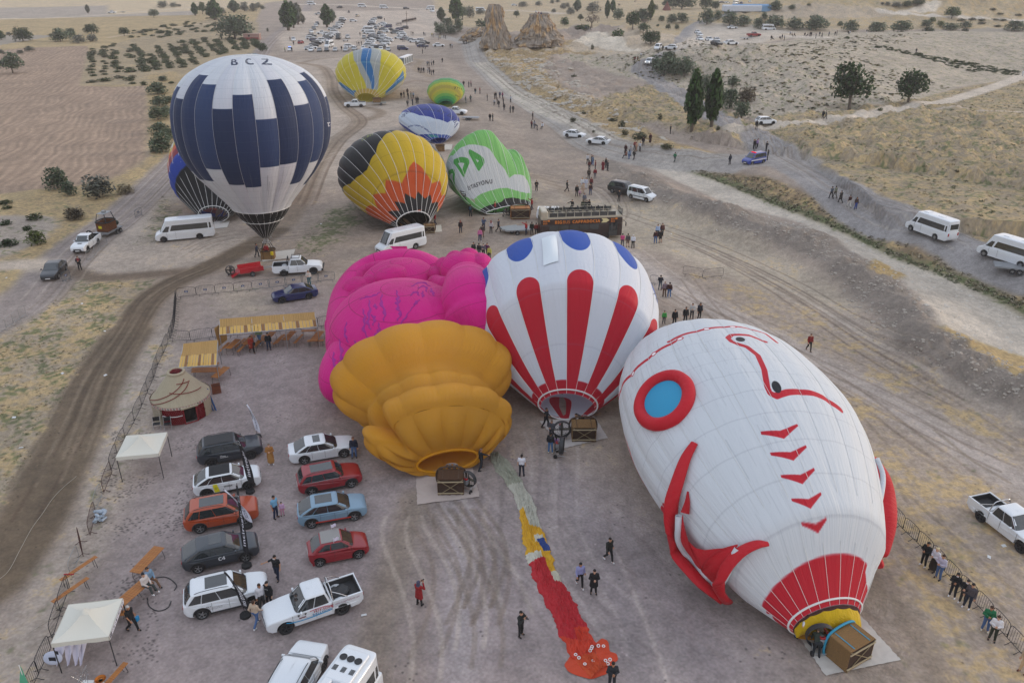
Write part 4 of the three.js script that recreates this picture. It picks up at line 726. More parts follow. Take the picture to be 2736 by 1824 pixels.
// left flank: a hooked fin
fin('fin_edge',[off(q(2,2,1690,940),0.1),off(q(2,2,1640,1080),0.3),off(q(2,2,1580,1300),0.4),off(q(2,2,1545,1480),0.5),off(q(2,3,1555,170),0.6),off(q(2,3,1600,360),0.9),off(q(2,3,1690,560),1.0),off(q(2,3,1830,730),1.0),U(...q(2,3,1960,815),1.0),off(q(2,3,2040,640),0.9),off(q(2,3,2100,480),0.7),off(q(2,3,2190,370),0.5),off(q(2,3,2300,310),0.3),off(q(3,3,20,300),0.15)],(s)=> 0.12 +(0.30 + 0.05*Math.sin(s*9))*Math.pow(Math.sin(Math.PI*clamp(s*0.94 + 0.05,0,1)),0.6),red2);
const blade=[[1640,20],[1660,150],[1690,240],[1760,320],[1850,340],[2000,335],[2145,308],[2080,440],[2020,570],[1965,680],[1900,690],[1790,610],[1700,470],[1640,280]].map((p)=> q(2,3,...p));
const bUV=blade.map((p)=> e.find(...p)),bC=e.find(...q(2,3,1840,500)),bcv=new THREE.CatmullRomCurve3(bUV.map((p)=> V(p[0],p[1],0)),true,'catmullrom',0.15);part('fin',sheet(84,8,(s,t)=>{const p=bcv.getPoint(s);return on(lerp(bC[0],p.x,t),lerp(bC[1],p.y,t),0.45 + 0.12*(1 - t*t)+ 0.03*Math.sin(t*8 + s*40)).sub(o);}),red2,root);
const wl=[[1612,30],[1610,130],[1612,240],[1650,380],[1720,510],[1800,620],[1900,700],[1960,712],[2000,690],[2050,560],[2110,420],[2150,350]].map((p)=> off(q(2,3,...p),0.5));part('fin_piping',new THREE.TubeGeometry(new THREE.CatmullRomCurve3(wl.map((p)=> p.sub(o))),80,0.2,8),wht,root);
// the sliver of red above it
const sl=[off(q(2,2,1632,1380),0.1),off(q(2,2,1650,1480),0.25),off(q(2,3,1645,10),0.35)];fin('fin_tip',sl,(s)=> 0.05 + 0.2*s,red2);
// right flank
const rf=(p,h)=> U(...p,h);
fin('fin_edge',[rf(q(3,2,605,670),6.6),rf(q(3,2,700,760),6.4),rf(q(3,2,800,890),6.0),rf(q(3,2,930,1080),5.4)],(s)=> 0.30 - 0.08*s,red2);
fin('fin',[rf(q(3,2,940,1080),5.3),rf(q(3,2,1020,1250),4.7),rf(q(3,2,1040,1420),4.0),rf(q(3,3,1040,60),3.3),rf(q(3,3,1010,250),2.5),rf(q(3,3,990,400),1.8),rf(q(3,3,988,470),1.2)],(s)=> 0.15 + 0.72*Math.pow(Math.sin(Math.PI*clamp(s*0.85 + 0.1,0,1)),0.7),red2);
part('fin_piping',tube([rf(q(3,2,985,1150),5.3),rf(q(3,2,1035,1290),4.8),rf(q(3,2,1020,1480),4.2),rf(q(3,3,975,60),3.8),rf(q(3,3,930,150),3.4),rf(q(3,3,975,290),2.8),rf(q(3,3,1022,385),2.2)].map((p)=> p.add(V(-0.25,0.9,0.5)).sub(o)),0.16,50,6),wht,root);
fin('fin_tip',[rf(q(3,3,770,110),4.6),rf(q(3,3,840,130),4.3),rf(q(3,3,900,200),3.8),rf(q(3,3,945,320),3.0),rf(q(3,3,985,450),1.8)],(s)=> 0.12 + 0.5*s,red2);
}
{
const e=(envs.black=new Envelope(lying([-12.93,-101.11,-20.29,-117.43,-0.13,7.29,5.83,0.31,0.44,0.63,0.44]),24,0.02,1280,640)),ctx=e.start('#17181b');
const p=(a)=> a.map((k)=> q(1,1,...k)),YEL='#d5b31c';
e.poly([q(1,0,1330,1168),q(1,0,1200,1230),q(1,0,1100,1400),q(1,0,1020,1560),q(1,1,960,40),q(1,1,870,120),q(1,1,800,215),q(1,1,830,320),q(1,1,940,410),q(1,1,1030,440),q(1,1,1240,490),q(1,1,1385,505),q(1,1,1500,450),q(1,1,1640,430),q(1,1,1730,240),q(1,1,1762,90),q(1,0,1745,1560),q(1,0,1700,1440),q(1,0,1640,1380),q(1,0,1540,1260),q(1,0,1440,1200)],YEL);
const ra=p([[1025,440],[1120,350],[1075,225],[1190,210],[1192,88],[1340,115],[1400,0],[1450,-85],[1540,0],[1615,120],[1690,95],[1700,230],[1735,225],[1725,300],[1690,370],[1650,420],[1500,400],[1390,500],[1240,495]]);e.poly(ra,'#d3571f');
const rb=p([[1240,495],[1310,455],[1212,380],[1320,370],[1270,285],[1370,305],[1367,212],[1460,265],[1485,195],[1550,260],[1600,222],[1615,300],[1668,290],[1660,370],[1640,430],[1600,385],[1520,362],[1440,380],[1390,430],[1385,510]]);e.poly(rb,'#1b1c20');
const vb=e.find(...q(1,1,1440,380))[1];e.band(0,vb*0.7,'#1b1c20');
e.poly(p([[820,262],[925,310],[955,410],[880,370],[835,310]]),'#ddd9d2');e.stroke(p([[850,330],[880,345],[905,370],[930,395]]),'#5a4a44',4);
e.text('TC-BIT',q(1,0,965,1300),q(1,0,1080,1238),q(1,0,960,1278),'bold','#8f9a2c');
e.poly([q(1,0,1440,1200),q(1,0,1540,1260),q(1,0,1640,1380),q(1,0,1700,1440),q(1,0,1745,1560),q(1,1,1765,60),q(1,0,1600,1310)],'#6b6964');
e.seams(15,'rgba(60,50,20,0.25)',1);
const root=thing('hot_air_balloon','black and yellow balloon with orange star rays around its mouth, lying on its side','hot air balloon',e.surf(0.5,0).setY(0));
e.build(root,{tapes:0.026,wr:0.05,through:0.3});skirtRing(e,root,0.004,0.08,M.tape);
}
{
const e=(envs.yb=new Envelope(lying([-36.6,-206.5,-42.93,-232.82,2.53,9.03,5.87,0.44,0.35,0.6,0.33,0.26,0.1]),20,0.02,768,384)),ctx=e.start('#cdbf24');
const p=(a)=> a.map((k)=> q(1,0,...k));
e.poly(p([[880,470],[960,445],[1040,440],[1130,452],[1140,560],[1125,700],[1110,830],[1020,830],[960,680],[900,560]]),'#a7adae');
e.poly(p([[960,445],[1040,440],[1045,560],[1072,640],[1078,820],[1062,820],[1010,660],[962,560]]),'#1c6fb0');
e.poly(p([[705,690],[760,760],[880,830],[970,865],[975,890],[850,850],[740,790],[706,740]]),'#3679b4');e.poly(p([[706,740],[740,790],[850,850],[980,890],[985,925],[830,900],[740,835]]),'#b5b3a8');
e.poly(p([[1345,645],[1358,720],[1300,770],[1180,870],[1190,840],[1290,730]]),'#3679b4');e.poly(p([[1358,720],[1340,820],[1250,880],[1180,905],[1180,870],[1300,775]]),'#b5b3a8');
e.band(0,e.find(...q(1,0,1080,828))[1],'#bfa046');
e.seams(14,'rgba(230,230,200,0.3)',1);
const root=thing('hot_air_balloon','yellow balloon with grey and blue stripes lying by the far parking area','hot air balloon',e.surf(0.5,0).setY(0));
e.build(root,{tapes:0.03,wr:0.08,nt:5,nv:40,through:0.3});
}
{
const dent=(p,u,v,r,S)=>{p.y*=1 - 0.10*Math.max(0,Math.sin(v*9 + u*6))*sstep(0.5,0,v);};
const e=(envs.gy=new Envelope(lying([-16.21,-199.3,-16.42,-215.39,-0.13,4.63,2.95,0.35,0.35,0.61,0.35],{dent}),14,0.03,640,320)),ctx=e.start('#c3bd3a');
const rows=[[284,'#2f9148'],[272,'#1f6f4b'],[264,'#3e9a4c'],[256,'#74b04c'],[249,'#b3bf45'],[241,'#c9bb3f'],[233,'#b7a94a'],[226,'#c4bd3c'],[219,'#88b548'],[213,'#3e9a4c'],[208,'#1f6a56'],[205,'#173f4c']];rows.forEach(([y,c],i)=>{e.band(i?e.find(1190,y)[1]:0,1,c);});
e.text('The Ox',q(1,0,1808,825),q(1,0,1908,895),q(1,0,1815,795),'bold','#5a5030');e.text('wor',q(1,0,1825,880),q(1,0,1865,895),q(1,0,1828,866),'bold','#5a5030');
const root=thing('hot_air_balloon','small green and yellow banded balloon half filled, behind the blue and white one','hot air balloon',e.surf(0.5,0).setY(0));
e.build(root,{wr:0.1,nt:5,nv:36,through:0.3});
}
{
const dent=(p,u,v)=>{p.y*=1 - 0.13*Math.max(0,Math.sin(v*11 + u*5))*sstep(0.45,0.05,v);};
const e=(envs.bw=new Envelope(lying([-14.4,-157.25,-19.91,-175.49,0.1,5.99,2.93,0.27,0.5,0.6,0.51],{dent}),16,0.02,1024,512)),ctx=e.start('#24388e');
const p=(a)=> a.map((k)=> q(1,0,...k));
e.poly(p([[1330,1040],[1500,1060],[1640,1090],[1760,1120],[1875,1130],[1882,1160],[1855,1215],[1790,1255],[1770,1250],[1700,1240],[1580,1235],[1500,1240],[1400,1180],[1300,1120]]),'#c9d3de');
e.poly(p([[1580,1235],[1700,1240],[1780,1255],[1770,1285],[1700,1298],[1620,1280]]),'#2b4f9c');e.poly(p([[1570,1240],[1650,1240],[1680,1275],[1600,1265]]),'#3d8a8a');
e.text('egel Francky BVBA',q(1,0,1335,1085),q(1,0,1822,1180),q(1,0,1338,1052),'bold serif','#1d2a66');
e.text('Norwar',q(1,0,1392,1190),q(1,0,1600,1226),q(1,0,1396,1158),'bold serif','#1d2a66');
ctx.strokeStyle='#5c626e';ctx.lineWidth=3;ctx.beginPath();ctx.ellipse(...e.uvc(...q(1,0,1325,1135)),12,12,0,0,5);ctx.stroke();
const root=thing('hot_air_balloon','blue topped white balloon with blue lettering lying behind the black and yellow one','hot air balloon',e.surf(0.5,0).setY(0));
e.build(root,{tapes:0.025,wr:0.1,nt:6,nv:44,through:0.25});
}
{
const dent=(p,u,v,r,S)=>{
const d=Math.exp(-(((u - 0.60)/ 0.055)**2))*sstep(0.12,0.3,v)*sstep(0.75,0.5,v)+ 0.8*Math.exp(-(((u - 0.72)/ 0.07)**2))*sstep(0.6,0.4,v);
p.y*=1 - 0.24*d;p.y*=1 - 0.82*sstep(0.42,0.0,v);p.y +=0.12*r*Math.sin(u*130 + 9*v + 3*N2(u*14,v*3))*(0.25 + d)*sstep(1,0.6,v)*sstep(0.2,0.34,u)*sstep(0.8,0.66,u);
};
const e=(envs.gw=new Envelope(lying([-0.45,-110.44,-7.32,-120.04,0.12,6.61,5.5,0.58,0.4,1.15,0.62],{dent}),20,0.01,1280,640)),ctx=e.start('#7ec26c');
const p=(a)=> a.map(([x,y])=>[1150 + x / 5.807,330 + y / 5.807]),W='#cfd2d8',GR='#4da24e';
e.poly(p([[240,640],[350,500],[440,400],[560,335],[680,325],[800,345],[920,395],[990,500],[1060,610],[1160,720],[1200,800],[1225,850],[1240,830],[1330,790],[1420,800],[1480,850],[1540,980],[1555,1080],[1480,1080],[1400,1060],[1320,1040],[1200,1000],[1100,1000],[900,1050],[770,1100],[680,1170],[690,1230],[400,1150],[270,1010]]),W);
e.poly(p([[250,1000],[360,1060],[500,1130],[690,1180],[700,1235],[400,1150]]),'#b5b199');
const tri=(l)=>{e.stroke(p([...l,l[0]]),'#4aa14a',17);};
tri([[375,590],[480,560],[580,585],[505,780]]);tri([[615,445],[810,570],[740,680]]);tri([[290,770],[365,740],[375,970],[285,860]]);
e.text('AKIT',p([[570,1190]])[0],p([[545,1050]])[0],p([[515,1180]])[0],'bold','#23242a');e.text('İSTASYONU',p([[590,1040]])[0],p([[970,925]])[0],p([[570,985]])[0],'bold','#23242a');
e.poly(p([[1060,1260],[1150,1165],[1260,1150],[1370,1160],[1430,1200],[1520,1200],[1510,1250],[1300,1260],[1160,1290]]),'#141416');e.band(0,0.05,'#141416');
const root=thing('hot_air_balloon','half collapsed green and white balloon with green triangles, creased on the ground','hot air balloon',e.surf(0.5,0).setY(0));
e.build(root,{tapes:0.03,wr:0.16,rep:[7,2],nt:8,nv:70,through:0.3});skirtRing(e,root,0.004,0.06,M.tape);
}
{
const e=(envs.ch=new Envelope(lying([-40.62,-104.99,-45.93,-131.21,0.61,7.3,5.99,0.49,0.5,0.66,0.45,0.25,0.14]),24,0.02,1024,512)),ctx=e.start('#cfcfd2');
const vb=0.085,c=['#2846a8','#8c2136','#d2592a','#cdb826'],vr=(k)=> vb + k*0.045;
const top=e.find(...q(0,1,1900,300))[0];for(let g=0;g < 24;g++){const lift=clamp(g - 8,0,5)*0.4;for(let k=0;k < 4;k++)e.gore(g,vr(k + lift),vr(k + 1 + lift)+ 0.004,c[k]);e.gore(g,0,vr(lift),c[0]);if(g % 8===3||g % 8===4)e.gore(g,vr(4 + lift),vr(5 + lift),'#d2592a');}
e.band(0,vb,'#131316');
const root=thing('hot_air_balloon','white balloon with blue, red, orange and yellow chequers lying behind the tall navy one','hot air balloon',e.surf(0.5,0).setY(0));
e.build(root,{tapes:0.026,wr:0.05,through:0.3});skirtRing(e,root,0.004,0.06,M.tape);
}
{
const b=flat(672,232),e=new Envelope(lying([b[0],b[1],b[0]- 3,b[1]- 17,0,6.2,4.0,0.3,0.5,0.7,0.45]),16,0.02,512,256),ctx=e.start('#17506a');for(let g=0;g < 16;g +=2)e.gore(g,0,1,'#1d6f86');
const pk=proj(e.surf(0.5,0.6)),root=thing('hot_air_balloon','dark teal balloon of which only the top shows above the tall navy one','hot air balloon',e.surf(0.5,0).setY(0));e.build(root,{tapes:0.05,nt:4,nv:30});
}
{
const root=thing('hot_air_balloon','bright pink figure shaped balloon with orange cushion base lying on its back','hot air balloon',[-5.2,0,-47]),o=root.position.clone();
const seamTex=canvasTexture(canvas(512,512,(x,w,h)=>{x.fillStyle='#fff';x.fillRect(0,0,w,h);for(let k=0;k < 260;k++){x.globalAlpha=0.05*rnd();x.fillStyle=rnd()< 0.5?'#7a5a3a':'#fff';x.beginPath();x.ellipse(rnd()*w,rnd()*h,10 + 60*rnd(),4 + 20*rnd(),rnd()*3,0,7);x.fill();}x.globalAlpha=0.35;x.fillStyle='#5a4030';for(const y of[0.08,0.24,0.41,0.58,0.74,0.9])x.fillRect(0,y*h,w,2);x.fillRect(0,0,2,h);}));
const org=fabric(null,'#ffb52e',0.11,[9,4],0.2),pink=fabric(seamTex,'#e0148a',0.06,[7,4],0.18);
// orange: rings along an axis that runs from the open base back into the figure: [along, half width, half height]
const A=V(-4.9,0,-47.2),D=V(-0.29,0,-0.957).normalize(),S=V(-D.z,0,D.x).multiplyScalar(1),prof=[[0.0,4.6,2.3],[0.1,5.0,2.6],[0.7,5.4,2.85],[1.5,5.2,2.75],[1.8,4.7,2.5],[2.05,4.35,2.35],[2.4,4.5,2.6],[2.9,4.75,2.85],[3.3,4.6,2.8],[3.6,4.5,2.75],[3.9,4.8,2.9],[4.2,5.7,3.4],[4.8,6.6,3.85],[5.7,6.95,4.05],[6.6,6.7,3.95],[7.2,5.9,3.5],[7.5,4.6,3.0]].map((p)=> V(...p));
const pc=new THREE.CatmullRomCurve3(prof,false,'centripetal'),ring=(u,v)=>{const p=pc.getPointAt(v),a=(u - 0.5)*Math.PI*2,fold=1 - 0.34*Math.exp(-((((((u % 1)+ 1)% 1)- 0.33)/ 0.028)**2))*sstep(0.36,0.24,v),y=p.z*(1 + Math.cos(a))*fold,k=(1 - 0.08*Math.max(0,-Math.cos(a)))*fold;return A.clone().addScaledVector(D,p.x + 0.22*y - 0.6).addScaledVector(S,p.y*Math.sin(a)*k).setY(Math.max(y,0.03));};
const G=12;for(let g=0;g < G;g++)part('cushion_panel',sheet(9,60,(s,t)=>{const u=(g + s)/ G,p=ring(u,t),c=ring(u + 0.5,t).add(p).multiplyScalar(0.5);return p.addScaledVector(p.clone().sub(c),0.05*(4*s*(1 - s)- 0.7)).setY(Math.max(p.y,0.03)).sub(o);}),org,root);
// front face with the mouth low in it
const mouth=(s)=>{const a=s*Math.PI*2,c=Math.cos(a),sn=Math.sin(a);return A.clone().addScaledVector(D,-0.65 + 0.16*(1.0 + c*0.9)).addScaledVector(S,0.25 + 2.2*sn).setY(Math.max(0.06,0.75 + 0.75*c));};
const fg=14;for(let g=0;g < fg;g++)part('base_panel',sheet(8,12,(s,t)=>{const w=(g + s)/ fg,a=mouth(w),b=ring(w + 0.5,0.0);const p=a.lerp(b,t);p.z +=(0.30*(4*s*(1 - s))*Math.sin(Math.PI*t)+ 0.28*Math.sin(Math.PI*t));return p.sub(o);}),org,root);
part('mouth_rim',tube(Array.from({length:30},(_,k)=> mouth(k / 30).add(V(0,0,0.05)).sub(o)),0.12,70,6,true),fabric(null,'#d7920e',0.03),root);
// wall of cloth inside, seen through the mouth
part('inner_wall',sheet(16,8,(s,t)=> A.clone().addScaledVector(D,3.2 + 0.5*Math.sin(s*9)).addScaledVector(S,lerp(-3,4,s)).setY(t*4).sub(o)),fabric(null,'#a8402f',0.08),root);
// pink lobes
const R=(p)=> p.clone().sub(o);
const lobe=(name,p,h,rx,ry,rz,ry0=0,rz0=0,m=pink)=>{const g=new THREE.SphereGeometry(1,40,28);g.scale(rx,ry,rz);g.rotateZ(rz0);g.rotateY(ry0);const c=U(p[0],p[1],h);g.translate(c.x - o.x,h,c.z - o.z);const a=g.attributes.position;for(let i=0;i < a.count;i++)if(a.getY(i)< 0.04)a.setY(i,0.04);g.computeVertexNormals();return part(name,g,m,root);};
const limb=(name,list,seg=60)=>{const c=new THREE.CatmullRomCurve3(list.map((l)=>{const p=U(l[0],l[1],l[2]);return R(p);}),false,'centripetal'),rs=list.map((l)=> l[3]);return part(name,sheet(28,seg,(s,t)=>{const p=c.getPoint(t),T=c.getTangent(t),f=t*(rs.length - 1),i=Math.min(rs.length - 2,f|0),x=f - i,r=lerp(rs[i],rs[i + 1],x*x*(3 - 2*x))*Math.pow(Math.max(0,1 - Math.pow(Math.abs(2*t - 1),14)),0.5)*(list.crease?1 - 0.06*Math.exp(-((Math.abs(((t*list.crease)% 1)- 0.5)/ 0.12)**2)):1),n1=T.clone().cross(V(0,1,0)).normalize(),n2=n1.clone().cross(T).normalize(),a=s*Math.PI*2;p.addScaledVector(n1,Math.cos(a)*r).addScaledVector(n2,Math.sin(a)*r);p.y=Math.max(p.y,0.04);return p;}),pink,root);};
const belly=[1035,905,3.2];lobe('body',[1075,885],3.8,6.2,4.1,7.0,0.25);
lobe('body_lobe',[958,965],2.4,2.6,2.7,5.6,-0.2);lobe('body_lobe',[1170,872],4.4,2.6,3.3,4.2,0.1);lobe('chest',[1075,765],4.6,4.0,2.6,3.6,0.2);
const arc=[[925,985,2.4,1.5],[922,915,3.4,1.65],[924,842,3.7,1.7],[940,782,4.0,1.7],[980,738,4.4,1.75],[1030,716,5.0,1.75],[1092,712,5.2,1.75],[1150,732,5.2,1.7],[1178,764,4.8,1.4]];limb('head_rim',arc,90);
limb('brow',[[952,768,4.8,0.6],[975,730,5.4,0.75],[1020,716,5.9,0.75],[1062,716,6.0,0.6]]);
lobe('nose',[1050,741],6.1,1.75,1.15,1.5,0.3);lobe('nose_tip',[1078,746],5.9,0.9,0.75,0.9);
lobe('cheek',[955,772],5.2,1.45,1.1,1.4,0.6);lobe('cheek',[990,755],5.6,1.0,0.75,1.0);lobe('lip',[920,806],4.5,0.75,0.75,1.5,-0.5);limb('lip',[[918,818,4.6,0.35],[945,788,5.3,0.42],[985,769,5.8,0.38],[1000,766,5.8,0.25]]);lobe('cheek',[908,862],3.8,1.2,1.2,1.9,-0.2);
const arm=[[1288,925,4.0,1.9],[1282,893,5.0,2.4],[1270,850,6.1,2.7],[1258,815,6.8,2.5],[1250,768,7.1,2.2],[1245,742,7.2,1.8]];arm.crease=3;limb('arm',arm,80);
lobe('hand',[1240,724],7.0,2.2,1.75,1.9,0.2,-0.15);lobe('hand_heel',[1284,728],6.8,1.35,1.8,1.9,0.1);
lobe('finger',[1190,714],6.9,0.95,0.95,1.2,0.4);lobe('finger',[1216,698],7.2,0.95,1.0,1.15);lobe('finger',[1252,692],7.1,1.1,1.05,1.2);lobe('finger',[1166,734],6.4,0.7,0.8,1.0,0.5);
limb('thumb',[[1146,748,6.0,0.3],[1168,758,6.2,0.8],[1197,770,6.2,1.1],[1226,766,6.1,1.2]]);
part('ear',new THREE.ConeGeometry(1.0,2.0,5).scale(1.4,0.55,0.3).rotateZ(-0.7).translate(...R(U(1078,668,5.8)).toArray()),pink,root);
// purple stripes painted on the belly, as thin cloth laid on the skin
const veinM=std('#a01c86',0.8),hit=new THREE.Raycaster(),cam0=V(0,CAM_Y,0);
root.updateMatrixWorld(true);const targets=root.children.filter((m)=> /body|chest|arm|head_rim/.test(m.name));
const onSkin=(x,y)=>{const r=rayOf(x,y);hit.set(cam0,V(...r).normalize());const h=hit.intersectObjects(targets,false)[0];return h&&h.point.clone().addScaledVector(V(...r).normalize(),-0.02).sub(o);};
seeded(77);
const veins=[[[985,800],[988,830],[983,862],[990,880]],[[1020,785],[1018,808],[1028,835],[1024,858]],[[968,825],[975,848],[972,880],[984,905]],[[1058,775],[1063,795],[1060,810],[1066,822]],[[1068,800],[1062,822],[1070,838],[1060,858]],[[925,860],[922,890],[930,915]],[[905,905],[912,945],[905,975]],[[990,840],[1000,850],[996,870]],[[1010,862],[1013,880],[1005,895],[1010,910]],[[945,910],[960,925],[980,925]],[[1095,790],[1110,780],[1120,790]],[[1115,770],[1135,765],[1140,780]],[[1128,778],[1130,795]],[[960,800],[975,795],[1000,790],[1015,780]],[[1000,812],[1006,825]],[[890,940],[892,970],[900,990]],[[935,935],[948,950]],[[880,1010],[905,985]],[[1048,880],[1052,900],[1046,915]],[[1120,800],[1105,815]],[[1098,765],[1125,755],[1150,765]],[[1150,770],[1160,790]]];
const seamL=[[1110,812],[1095,830],[1080,852],[1060,878],[1040,902],[1020,925]];
for(const v of[...veins,seamL]){
const c=new THREE.CatmullRomCurve3(v.map((p)=> V(p[0],p[1],0))),n=v.length*6,pts=[];for(let k=0;k <=n;k++){const p=c.getPoint(k / n),h=onSkin(p.x + 1.6*Math.sin(k*1.1),p.y);if(h)pts.push(h);}if(pts.length < 4)continue;
const cu=new THREE.CatmullRomCurve3(pts),w=v===seamL?0.045:0.085;part('stripe',sheet(4,24,(s,t)=>{const p=cu.getPoint(t),T=cu.getTangent(t),side=T.clone().cross(V(0,0.8,0.6)).normalize(),a=s*Math.PI;return p.addScaledVector(side,Math.cos(a)*w*(0.35 + Math.sin(Math.PI*t))*(1 + 0.4*Math.sin(t*21))).add(V(0,0.03*Math.sin(a),0.02*Math.sin(a)));}),veinM,root);
}
}
// ---------------------------------------------------------------- vehicles
const paintM=(c,r=0.32)=> new THREE.MeshPhysicalMaterial({color:c,roughness:r,clearcoat:0.7,clearcoatRoughness:0.12});
const PAINT={white:paintM('#dfe3e6'),silver:paintM('#a9aeb2'),grey:paintM('#6d7276'),black:paintM('#15171b'),darkgrey:paintM('#2a2f36'),red:paintM('#8f1220'),navy:paintM('#161f55'),blue:paintM('#16338f'),skyblue:paintM('#7796ab'),orange:paintM('#a8441c'),maroon:paintM('#4a1a1c'),beige:paintM('#b8ad98'),roofgrey:paintM('#8d8a86',0.8)};
Object.assign(M,{glass:new THREE.MeshPhysicalMaterial({color:lin(0.03,0.036,0.038),roughness:0.05,ior:1.9}),chrome:std(lin(0.62,0.63,0.64),0.22,{metalness:1}),rim:std(lin(0.42,0.43,0.44),0.35,{metalness:0.8}),rimDark:std(lin(0.05,0.05,0.055),0.4,{metalness:0.4}),plastic:std(lin(0.03,0.03,0.032),0.65),lampW:new THREE.MeshPhysicalMaterial({color:lin(0.7,0.72,0.75),roughness:0.12,clearcoat:1}),lampR:new THREE.MeshPhysicalMaterial({color:lin(0.35,0.01,0.015),roughness:0.15,clearcoat:1}),plate:std(lin(0.75,0.75,0.73),0.5),glow:new THREE.MeshStandardMaterial({color:0xffffff,emissive:lin(1,0.93,0.8),emissiveIntensity:2.5})});
const ease=(g,k=0.55)=> toCreasedNormals(g.index?g.toNonIndexed():g,k);
const superx=(t,n=10)=> Math.pow(Math.max(0,1 - Math.pow(Math.abs(t),n)),1 / n);
function tyreGeo(r,w){const g=new THREE.LatheGeometry([[r*0.62,-w / 2],[r*0.9,-w / 2],[r*0.98,-w*0.4],[r,-w*0.2],[r,w*0.2],[r*0.98,w*0.4],[r*0.9,w / 2],[r*0.62,w / 2],[r*0.6,0.02],[0.001,0.02]].map((p)=> V2(...p)),24);return g.rotateX(Math.PI / 2);}
function rimGeo(r,w,spokes){const l=[new THREE.TorusGeometry(r*0.63,r*0.045,5,24).translate(0,0,w*0.42),new THREE.CylinderGeometry(r*0.14,r*0.14,w*0.5,10).rotateX(Math.PI / 2).translate(0,0,w*0.18)];for(let k=0;k < spokes;k++){const a=(k / spokes)*6.283;l.push(new THREE.BoxGeometry(r*0.58,r*0.13,w*0.12).translate(r*0.34,0,w*0.36).rotateZ(a));}return merge(l);}
const SPEC={
suv:{L:4.5,W:1.86,H:1.66,wb:2.67,fo:0.92,r:0.36,clear:0.26,nose:0.95,hood:1.08,belt:1.05,tail:1.05,cab:[1.12,0.42,-1.72,-2.16],roofW:0.76,clad:1,rails:1},
coupe:{L:4.36,W:1.8,H:1.52,wb:2.67,fo:0.86,r:0.35,clear:0.24,nose:0.9,hood:1.02,belt:1.0,tail:1.02,cab:[1.12,0.35,-1.15,-2.1],roofW:0.74,clad:1},
sedan:{L:4.75,W:1.84,H:1.45,wb:2.8,fo:0.92,r:0.34,clear:0.2,nose:0.76,hood:0.92,belt:0.93,tail:0.98,cab:[1.05,0.2,-1.05,-1.98],roofW:0.74},
hatch:{L:4.1,W:1.76,H:1.48,wb:2.55,fo:0.82,r:0.32,clear:0.2,nose:0.8,hood:0.96,belt:0.96,tail:0.95,cab:[1.08,0.35,-1.45,-1.98],roofW:0.74},
mini:{L:4.3,W:1.82,H:1.55,wb:2.67,fo:0.8,r:0.34,clear:0.22,nose:0.84,hood:1.02,belt:1.03,tail:1.0,cab:[0.92,0.42,-1.7,-2.05],roofW:0.76,clad:1,rails:1},
fiat:{L:3.57,W:1.63,H:1.49,wb:2.3,fo:0.68,r:0.3,clear:0.18,nose:0.78,hood:0.98,belt:1.0,tail:0.98,cab:[0.86,0.22,-0.95,-1.6],roofW:0.7,doors:1},
pickup:{L:5.3,W:1.86,H:1.8,wb:3.08,fo:0.98,r:0.39,clear:0.34,nose:0.98,hood:1.14,belt:1.14,tail:0.72,cab:[1.08,0.42,-0.62,-0.86],roofW:0.7,bed:1,clad:0},
van:{L:4.4,W:1.8,H:1.84,wb:2.75,fo:0.85,r:0.32,clear:0.22,nose:0.85,hood:1.08,belt:1.1,tail:1.1,cab:[1.3,0.62,-2.08,-2.17],roofW:0.76,rails:1},
minibus:{L:6.4,W:2.0,H:2.7,wb:3.75,fo:1.0,r:0.36,clear:0.26,nose:0.98,hood:1.22,belt:1.3,tail:1.3,cab:[2.5,1.72,-3.1,-3.18],roofW:0.84,bus:1},
sprinter:{L:7.2,W:2.02,H:2.75,wb:4.3,fo:1.0,r:0.36,clear:0.24,nose:0.98,hood:1.22,belt:1.3,tail:1.3,cab:[2.9,2.1,-3.5,-3.58],roofW:0.84,bus:1},
};
const TEMPLATES=new Map();
